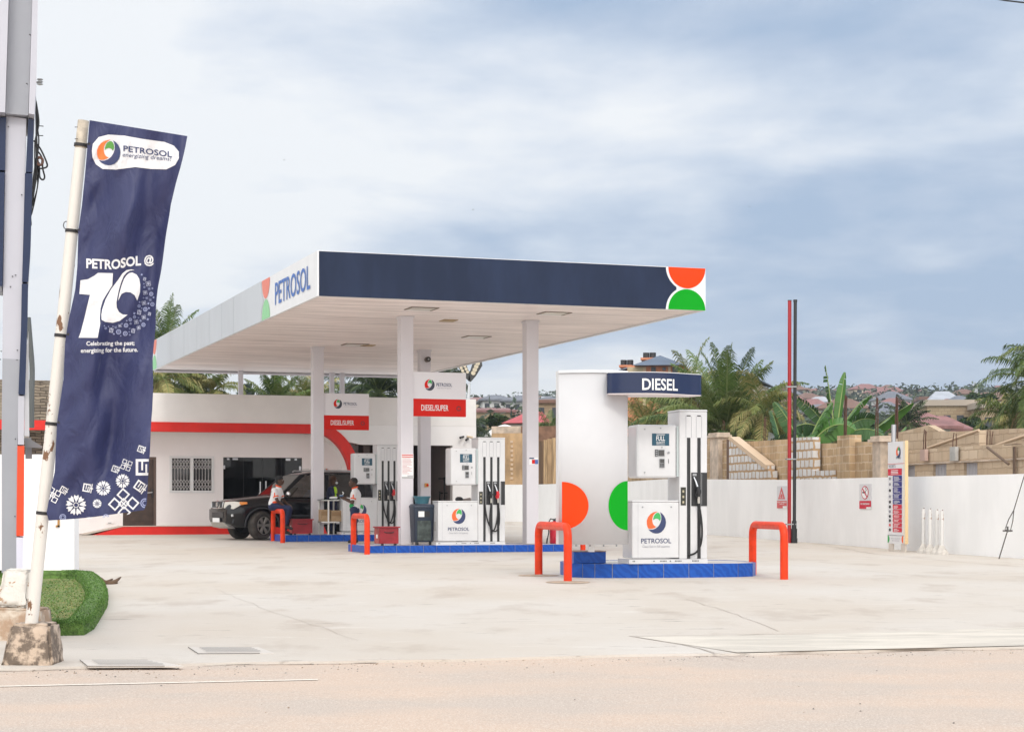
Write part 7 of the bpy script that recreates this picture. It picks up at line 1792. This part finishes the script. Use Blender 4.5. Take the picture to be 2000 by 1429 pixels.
bl_tree('round dark tree below the tan unfinished block, right of the red roof', 1895, 838, 125, 66, 52, 260, 41, .30)
bl_tree('dark tree on the skyline of the tan unfinished block', 1915, 780, 190, 62, 26, 240, 42, .45)
bl_tree('green bush behind the white tent, left of the bare rod', 972, 822, 110, 40, 30, 200, 43, .28)
bl_tree('bush behind the banana plants at the foot of the hill', 1690, 840, 90, 70, 46, 220, 44, .22)
bl_tree('low bush behind the board fence', 1062, 838, 84, 34, 22, 160, 45, .14)
bl_tree('dark scrub behind the near pump and palms', 1455, 850, 70, 130, 60, 420, 46, .16)
bl_tree('dark scrub under the low palms by the DIESEL board', 1275, 855, 74, 110, 56, 380, 47, .16)
bl_tree('small leafy bush over the brown wall next to the capped pier', 1412, 848, 55.9, 16, 12, 90, 48, .09, mats=[BANG[0], BANG[1], LFM[2]])
bl_tree('scrub right of the big palm over the sooty wall', 1545, 850, 62, 70, 44, 260, 49, .16)
bl_tree('dark tree at the far left end of the hill seen under the canopy', 480, 765, 300, 22, 22, 160, 50, .8)

# ============================================================ houses
RFR = mat('roof_red', (.28,.13,.12), .6, var=.25, vscale=1.2); RFG = mat('roof_grey', (.16,.17,.20), .6, var=.2, vscale=.8); RFB = mat('roof_blue_grey', (.075,.11,.17), .45, var=.2, vscale=.6); RFS = mat('roof_silver', (.42,.44,.48), .4, var=.15, vscale=.4); RFT = mat('roof_brown', (.20,.11,.08), .7, var=.2)  # red paled and greyed so its colour carries the distance haze
WPK = mat('wall_peach', (.62,.24,.13), .8, var=.10); WCR = mat('wall_cream', (.62,.54,.42), .8, var=.08); WWH = mat('wall_white_far', (.66,.66,.65), .8, var=.05); WTN = brickmat('wall_tan_blocks', (.42,.33,.22), (.35,.26,.17), (.30,.22,.15), .5, .25, .02); WYL = mat('wall_yellow', (.60,.42,.16), .8); WGR = mat('wall_grey_far', (.36,.35,.34), .8)
GLD = mat('window_dark_far', (.035,.04,.05), .3)
def house(label, loc, rz, w, d, h, roofh, wm, rm, floors=1, nwin=4, over=.5, group=None, ridge=.35, detail=True, name='house'):
    rt = empty(name, loc, rz, label, 'house', group); q = MB(); q.box(-w/2, w/2, -d/2, d/2, -3, h, wm); wl = q.build('wall', rt)
    q = MB(); o = over; W_, D_ = w/2+o, d/2+o; r_ = w/2*ridge
    if roofh > 0:
        q.add([(-W_,-D_,h),(W_,-D_,h),(W_,D_,h),(-W_,D_,h),(-r_,0,h+roofh),(r_,0,h+roofh),(-W_,-D_,h-.2),(W_,-D_,h-.2),(W_,D_,h-.2),(-W_,D_,h-.2)], [(0,1,5,4),(1,2,5),(2,3,4,5),(3,0,4),(0,6,7,1),(1,7,8,2),(2,8,9,3),(3,9,6,0),(9,8,7,6)], rm)
    else: q.box(-w/2-.2, w/2+.2, -d/2-.2, d/2+.2, h, h+.5, rm)
    q.build('roof', rt)
    if detail:
        fh = h/floors
        for f in range(floors):
            for i in range(nwin):
                x = -w/2+w*(i+.5)/nwin; z = f*fh+fh*.38; ww = w/nwin*.26
                q = MB(); q.box(x-ww, x+ww, -d/2-.06, -d/2-.002, z, z+fh*.42, GLD); q.build('window', rt)
    return rt
# orange block of flats with a slate-blue roof
s = 120/FPX; D = 120
fb = pg(1275, D); of = empty('apartment_block', fb, R(-8), 'orange block of flats with slate roofs and two water-tank turrets above the DIESEL valance', 'building')
def oz(py): return EYE+(HZ-py)/FPX*D - fb.z
def ox(px): return (px-1275)/FPX*D
q = MB(); q.box(ox(1225), ox(1334), 0, 9, -1, oz(713), WPK); q.box(ox(1196), ox(1225), 4, 9, -1, oz(716), WPK); q.build('wall', of)
q = MB(); a, b, z0, z1 = ox(1240), ox(1340), oz(715), oz(686); q.add([(a,-1,z0),(b,-1,z0),(b,9.5,z0),(a,9.5,z0),(ox(1283),3.2,z1),(ox(1283),3.6,z1)], [(0,1,4),(1,2,5,4),(2,3,5),(3,0,4,5),(3,2,1,0)], RFB)
a2 = ox(1190); q.add([(a2,3,oz(719)),(ox(1244),-.2,oz(715)),(ox(1283),3.4,z1+.02),(ox(1240),6,oz(703)),(a2,9,oz(719))], [(0,1,2,3),(0,3,4)], mat('roof_slate_dark', (.060,.075,.10), .5)); q.build('roof', of)
for (a, b, c, e, yy) in ((1197,1223.5,701,717,5), (1243,1274,689,704,4)):
    q = MB(); q.box(ox(a)+.25, ox(b)-.25, yy, yy+2.4, oz(e)-.5, oz(c+4.5), WPK); q.box(ox(a), ox(b), yy-.3, yy+2.7, oz(c+4.5), oz(c), WPK); tu = q.build('turret', of)
    q = MB(); m_ = (ox(a)+ox(b))/2
    for dx_ in (-.22, .22): q.cyl((m_+dx_, yy+1, oz(c)), (m_+dx_, yy+1, oz(c)+.42), .22, DARKP, 10)
    q.build('water_tank', tu)
for (a, b, c, e) in ((1272,1281,716.5,727),(1294,1300.5,717,724),(1313,1324,717,728),(1272,1281,740,755),(1294,1302,740,752),(1313,1324,742,756)): q = MB(); q.box(ox(a), ox(b), -.06, -.002, oz(e), oz(c), GLD); q.build('window', of)
q = MB(); q.box(ox(1256), ox(1262), -.1, -.002, oz(800), oz(716.5), mat('cream_pier', (.60,.45,.32), .8)); q.box(ox(1305), ox(1310), -.1, -.002, oz(800), oz(716.5), mat('cream_pier', (0,0,0))); q.box(ox(1226), ox(1256), -.1, -.002, oz(734), oz(716.5), mat('cream_panel', (.50,.42,.28), .8)); q.build('wall_pier', of)
# cream house with a mono-pitch roof behind the big palm
D = 100; cb2 = pg(1440, D); ch_ = empty('house', cb2, R(-15), 'cream house with a sloping slate roof behind the big coconut palm', 'house')
def yz(py): return EYE+(HZ-py)/FPX*D-cb2.z
def yx(px): return (px-1440)/FPX*D
q = MB(); q.prism([(yx(1392),-1),(yx(1392),yz(742)),(yx(1424),yz(731)),(yx(1475),yz(746)),(yx(1475),-1)], lambda a, b, t: (a,t,b), 0, 7, WCR); q.build('wall', ch_)
q = MB(); q.prism([(yx(1385),yz(743)),(yx(1424),yz(729)),(yx(1485),yz(744)),(yx(1485),yz(742)),(yx(1424),yz(726.5)),(yx(1385),yz(741))], lambda a, b, t: (a,t,b), -.6, 7.6, RFB); q.build('roof', ch_)
q = MB(); q.box(yx(1461), yx(1473), -.06, -.002, yz(763), yz(751), mat('brown_louvre', (.22,.10,.06), .7)); q.build('window', ch_)
q = MB(); q.box(yx(1462), yx(1476), -.5, .4, yz(766), yz(763.5), WWH); q.build('balcony', ch_)
# silver ribbed roof right of the palm
D = 92; rb = pg(1500, D); rr_ = empty('house', rb, R(0), 'long silver ribbed roof sloping down right of the big palm', 'house')
def rz_(py): return EYE+(HZ-py)/FPX*D-rb.z
def rx_(px): return (px-1500)/FPX*D
q = MB(); A_, B__, C_, E_ = Vector((rx_(1460),4,rz_(766))), Vector((rx_(1490),4,rz_(776))), Vector((rx_(1560),0,rz_(802))), Vector((rx_(1480),-1,rz_(806)))
q.add([A_, Vector((rx_(1470),4,rz_(768))), C_, E_], [(0,1,2,3)], RFS); q.build('roof', rr_, recalc=False)
q = MB()
for k in range(12):
    f = k/11; q.tube([A_.lerp(C_, f)+Vector((0,-.03,.04)), E_.lerp(E_+(C_-E_)*.98, f)+Vector((0,-.03,.04))], .045, RFG, 4)
q.build('roof_rib', rr_); q = MB(); q.box(rx_(1484), rx_(1550), 0, 5, -1, rz_(806), WGR); q.build('wall', rr_)
sd2 = empty('satellite_dish', at(1501, 856, 60), 0, 'white satellite dish peeking over the sooty block wall', 'dish')
q = MB(); q.lathe([(.02,0),(.10,.012),(.17,.05),(.19,.08)], (0,0,0), mat('dish_white', (.62,.65,.70), .5), 18); o_ = q.build('reflector', sd2); o_.rotation_euler = (R(70),0,0)
q = MB(); q.cyl((0,.05,-1.3),(0,.05,0), .02, GREYM, 6); q.build('pole', sd2)
# tent and near red roof seen between the columns
D = 88; tb_ = pg(986, D); tent = empty('canvas_tent', tb_, 0, 'white tent top showing over the stained wall', 'tent')
def tz(py): return EYE+(HZ-py)/FPX*D-tb_.z
q = MB(); rr0 = 38/FPX*D; q.lathe([(rr0*1.05, tz(852)), (rr0*.95, tz(846)), (rr0*.6, tz(836)), (rr0*.25, tz(830.5)), (.02, tz(828.5))], (0,0,0), mat('tent_canvas', (.80,.79,.78), .8), 12); q.build('canvas', tent)
q = MB()
for k in range(6): q.cyl((rr0*math.cos(k), rr0*math.sin(k), -.2), (rr0*math.cos(k), rr0*math.sin(k), tz(851)), .04, GREYM, 6)
q.build('pole', tent)
D = 105; hb = pg(1018, D); nr_ = empty('house', hb, R(0), 'house with a steep bright red roof right behind the tent', 'house')
def nz_(py): return EYE+(HZ-py)/FPX*D-hb.z
def nx_(px): return (px-1018)/FPX*D
q = MB(); q.add([(nx_(980),-2,nz_(829)),(nx_(1075),-2,nz_(828)),(nx_(1060),3,nz_(798)),(nx_(1022),3,nz_(803)),(nx_(980),6,nz_(829)),(nx_(1075),6,nz_(828))], [(0,1,2,3),(0,3,4),(1,5,2),(3,2,5,4),(0,4,5,1)], mat('roof_bright_red', (.50,.040,.045), .5, var=.2)); q.build('roof', nr_)
q = MB(); q.box(nx_(992), nx_(1070), -1.2, 5, -1, nz_(829)-.02, WYL); q.box(nx_(995), nx_(1068), -1.3, -1.21, nz_(836), nz_(830), WWH); q.build('wall', nr_)
D = 130; tbh = pg(1085, D); th2 = house('tan block house with three small windows left of the DIESEL board', tbh, 0, 3.4, 6, EYE+(HZ-786)/FPX*D-tbh.z, .25, WTN, RFT, 2, 3, .25)
# red roofed house and tan shell on the right
D = 120
rh = pg(1840, D); h_ = EYE+(HZ-841)/FPX*D-rh.z; house('house with a wide maroon roof behind the gable wall of the unfinished house', rh, R(-10), 2.6, 4, h_, (841-812)/FPX*D, WWH, RFR, 1, 2, .6, None, .2)
rh2 = pg(1795, D-3); house('neighbouring maroon roof partly behind the small dark palm', rh2, R(15), 2.2, 4, EYE+(HZ-838)/FPX*D-rh2.z, (838-806)/FPX*D, WWH, RFR, 1, 2, .6, None, .15)
D = 160; th3 = pg(1860, D); house('long tan unfinished block under the skyline on the right', th3, R(-4), 144/FPX*D*.86, 8, EYE+(HZ-797)/FPX*D-th3.z, 0, WTN, mat('ring_beam', (.42,.36,.30), .9), 1, 5, .2)
th4 = pg(1925, D-5); house('lower wing of the tan unfinished block', th4, R(0), 50/FPX*D, 6, EYE+(HZ-806)/FPX*D-th4.z, 0, WTN, mat('ring_beam', (0,0,0)), 1, 2, .2)
D = 290; h4 = pg(1840, D); house('big pale grey house with a domed roof on the skyline', h4, R(-6), 92/FPX*D*.55, 9, EYE+(HZ-784)/FPX*D-h4.z, 1.6, WWH, RFS, 3, 7, .5, None, .5); 
h5 = pg(1812, D+6); house('flat-topped left wing beside the domed grey house', h5, R(-6), 3.2, 8, EYE+(HZ-779)/FPX*D-h5.z, 0, WGR, RFT, 3, 3, .3)
h6 = pg(1872, D-10); house('white house with a grey hipped roof right of the domed one', h6, R(0), 2.4, 6, EYE+(HZ-790)/FPX*D-h6.z, .8, WWH, RFG, 2, 3, .4)
h7 = pg(1938, 240); house('house with a broad brown-grey roof near the tall palm', h7, 0, 6.5, 9, EYE+(HZ-784)/FPX*240-h7.z, 1.2, WGR, RFT, 1, 3, .6)
D = 230; h8 = pg(966, D); house('white house with a dark hipped roof on the ridge, left of the column', h8, R(4), 3.4, 8, EYE+(HZ-783)/FPX*D-h8.z, .75, WWH, RFG, 2, 3, .45, None, .3)
h9 = pg(1022, D-8); house('wide white house with a grey hipped roof hidden partly by the right column', h9, R(-3), 4.2, 8, EYE+(HZ-785)/FPX*(D-8)-h9.z, .8, WWH, RFG, 2, 4, .45, None, .3)
h10 = pg(1072, 210); house('grey roofed house just right of the right-hand column', h10, 0, 3.8, 7, EYE+(HZ-790)/FPX*210-h10.z, .9, WGR, RFG, 2, 3, .45, None, .2)
h11 = pg(935, 250); house('small house with a pink-red roof at the very edge of the station wall', h11, 0, 3.6, 6, EYE+(HZ-783)/FPX*250-h11.z, .5, WCR, RFR, 1, 2, .3)
h12 = pg(963, 170); house('long low house with a faded red roof under the ridge houses', h12, R(3), 3.4, 6, EYE+(HZ-804)/FPX*170-h12.z, .35, WTN, RFR, 1, 3, .25, None, .8)
h13 = pg(1000, 185); house('brown roofed low house in the dip between the columns', h13, R(-8), 3.2, 6, EYE+(HZ-812)/FPX*185-h13.z, .6, WTN, RFT, 1, 3, .3)
# radio mast
ms = pg(1904.5, 420); mst = empty('radio_mast', ms, 0, 'thin radio mast on the hill near the right edge', 'mast')
q = MB(); zt2 = EYE+(HZ-746)/FPX*420-ms.z; q.tube([(0,0,0),(0,0,zt2)], [.42,.16], mat('mast_grey', (.45,.47,.50), .6), 8)
for k in range(3): q.box(-.55, .55, -.2, .2, zt2-1.3-1.1*k*.7, zt2-.5-1.1*k*.7, mat('mast_panel', (.55,.56,.60), .6))
q.build('tower', mst)
# hillside of scattered houses: distinct ones near, sharing a phrase by kind
rng = random.Random(77); kinds = [('small hillside house with a red roof', RFR, WCR), ('small hillside house with a grey roof', RFG, WWH), ('small hillside house with a brown roof', RFT, WTN), ('small hillside house with a silver roof', RFS, WWH)]
protos = []
for kd, (lab, rm, wm) in enumerate(kinds):
    p = house(lab, (0,0,-50), 0, 9, 8, 5.0, 2.2, wm, rm, 2, 3, .6, lab.replace('small hillside house', 'hillside houses'), .3, name='hillside_house'); protos.append([p, False])
spots = []
for k in range(165):
    d = rng.uniform(250, 650); px = rng.choice([rng.uniform(1505, 2010), rng.uniform(1505, 2010), rng.uniform(925, 1100), rng.uniform(300, 800)])
    if px < 820 and d < 420: continue
    spots.append((px, d))
for px, d in sorted(spots, key=lambda t: t[1]):
    x = (px-1000)/FPX*d; z = HX(x, d); kd = rng.choice([0,0,1,2,2,3,1]); p, used = protos[kd]
    o = p if not used else copy_tree(p); protos[kd][1] = True
    o.location = (x, d, z); o.rotation_euler = (0,0,rng.uniform(-.5,.5)); sc_ = rng.uniform(.40, .72); o.scale = (sc_*rng.uniform(.8,1.3), sc_, sc_*rng.uniform(.7,1.1))
for p, used in protos:
    if not used: p.location = (60, 500, HX(60, 500))
# hillside woods as one mass
rng = random.Random(5); q = MB(); WD = [mat('wood_leaf_%d' % i, c, .8) for i, c in enumerate([(.055,.080,.055), (.075,.105,.062), (.045,.066,.050), (.095,.118,.075)])]  # greens lightened, with haze over the far hill mixed into them
for k in range(720):
    d = 150+510*rng.random()**.8; px = rng.choice([rng.uniform(1490, 2030), rng.uniform(1490, 2030), rng.uniform(915, 1110), rng.uniform(280, 830)])
    x = (px-1000)/FPX*d; z = HX(x, d); r_ = rng.uniform(1.2, 2.6)*(1+d/900); q_ = min(.22+d/1200, .62)
    for b in range(3): leafcloud(q, (x+rng.uniform(-r_,r_), d+rng.uniform(-1,1), z+r_*.5), (r_, r_, r_*.8), 38, WD, rng, q_)
w_ = q.build('hillside_woods', recalc=False); tag(w_, 'scattered trees covering the far hillside', 'woods', None, 'stuff')

# ============================================================ haze
hz = MB(); hz.box(-760, 760, -70, 800, -4, 75, None) if False else None
hm = bpy.data.materials.new('haze_air'); hm.use_nodes = True; nt = hm.node_tree; nt.nodes.clear()
o_ = nt.nodes.new('ShaderNodeOutputMaterial'); v_ = nt.nodes.new('ShaderNodeVolumePrincipled'); v_.inputs['Color'].default_value = (.80,.88,1,1); v_.inputs['Density'].default_value = .00034; v_.inputs['Anisotropy'].default_value = .2
nt.links.new(v_.outputs[0], o_.inputs['Volume'])
q = MB(); q.box(-1600, 1600, -90, 1700, -5, 90, hm); ho = q.build('haze'); ho['kind'] = 'stuff'

# three small birds far off in the sky
for i, (px, py, lab) in enumerate(((555, 313, 'small dark bird high left of the canopy'), (924, 409.5, 'small dark bird above the middle of the canopy'), (1464, 404, 'small dark bird right of the canopy'))):
    rt = empty('bird', at(px, py, 70), R(30*i), lab, 'bird', 'birds in the sky'); q = MB()
    q.tube([(-.03,0,0),(0,0,.004),(.03,0,0)], [.006,.010,.004], BLACK, 6)
    q.add([(.012,0,.003),(-.012,0,.003),(-.015,.035,.018),(.008,.035,.018),(-.010,.06,.008)], [(0,1,2,3),(3,2,4)], BLACK); q.add([(.012,0,.003),(-.012,0,.003),(-.015,-.035,.018),(.008,-.035,.018),(-.010,-.06,.008)], [(0,1,2,3),(3,2,4)], BLACK); q.build('body', rt)
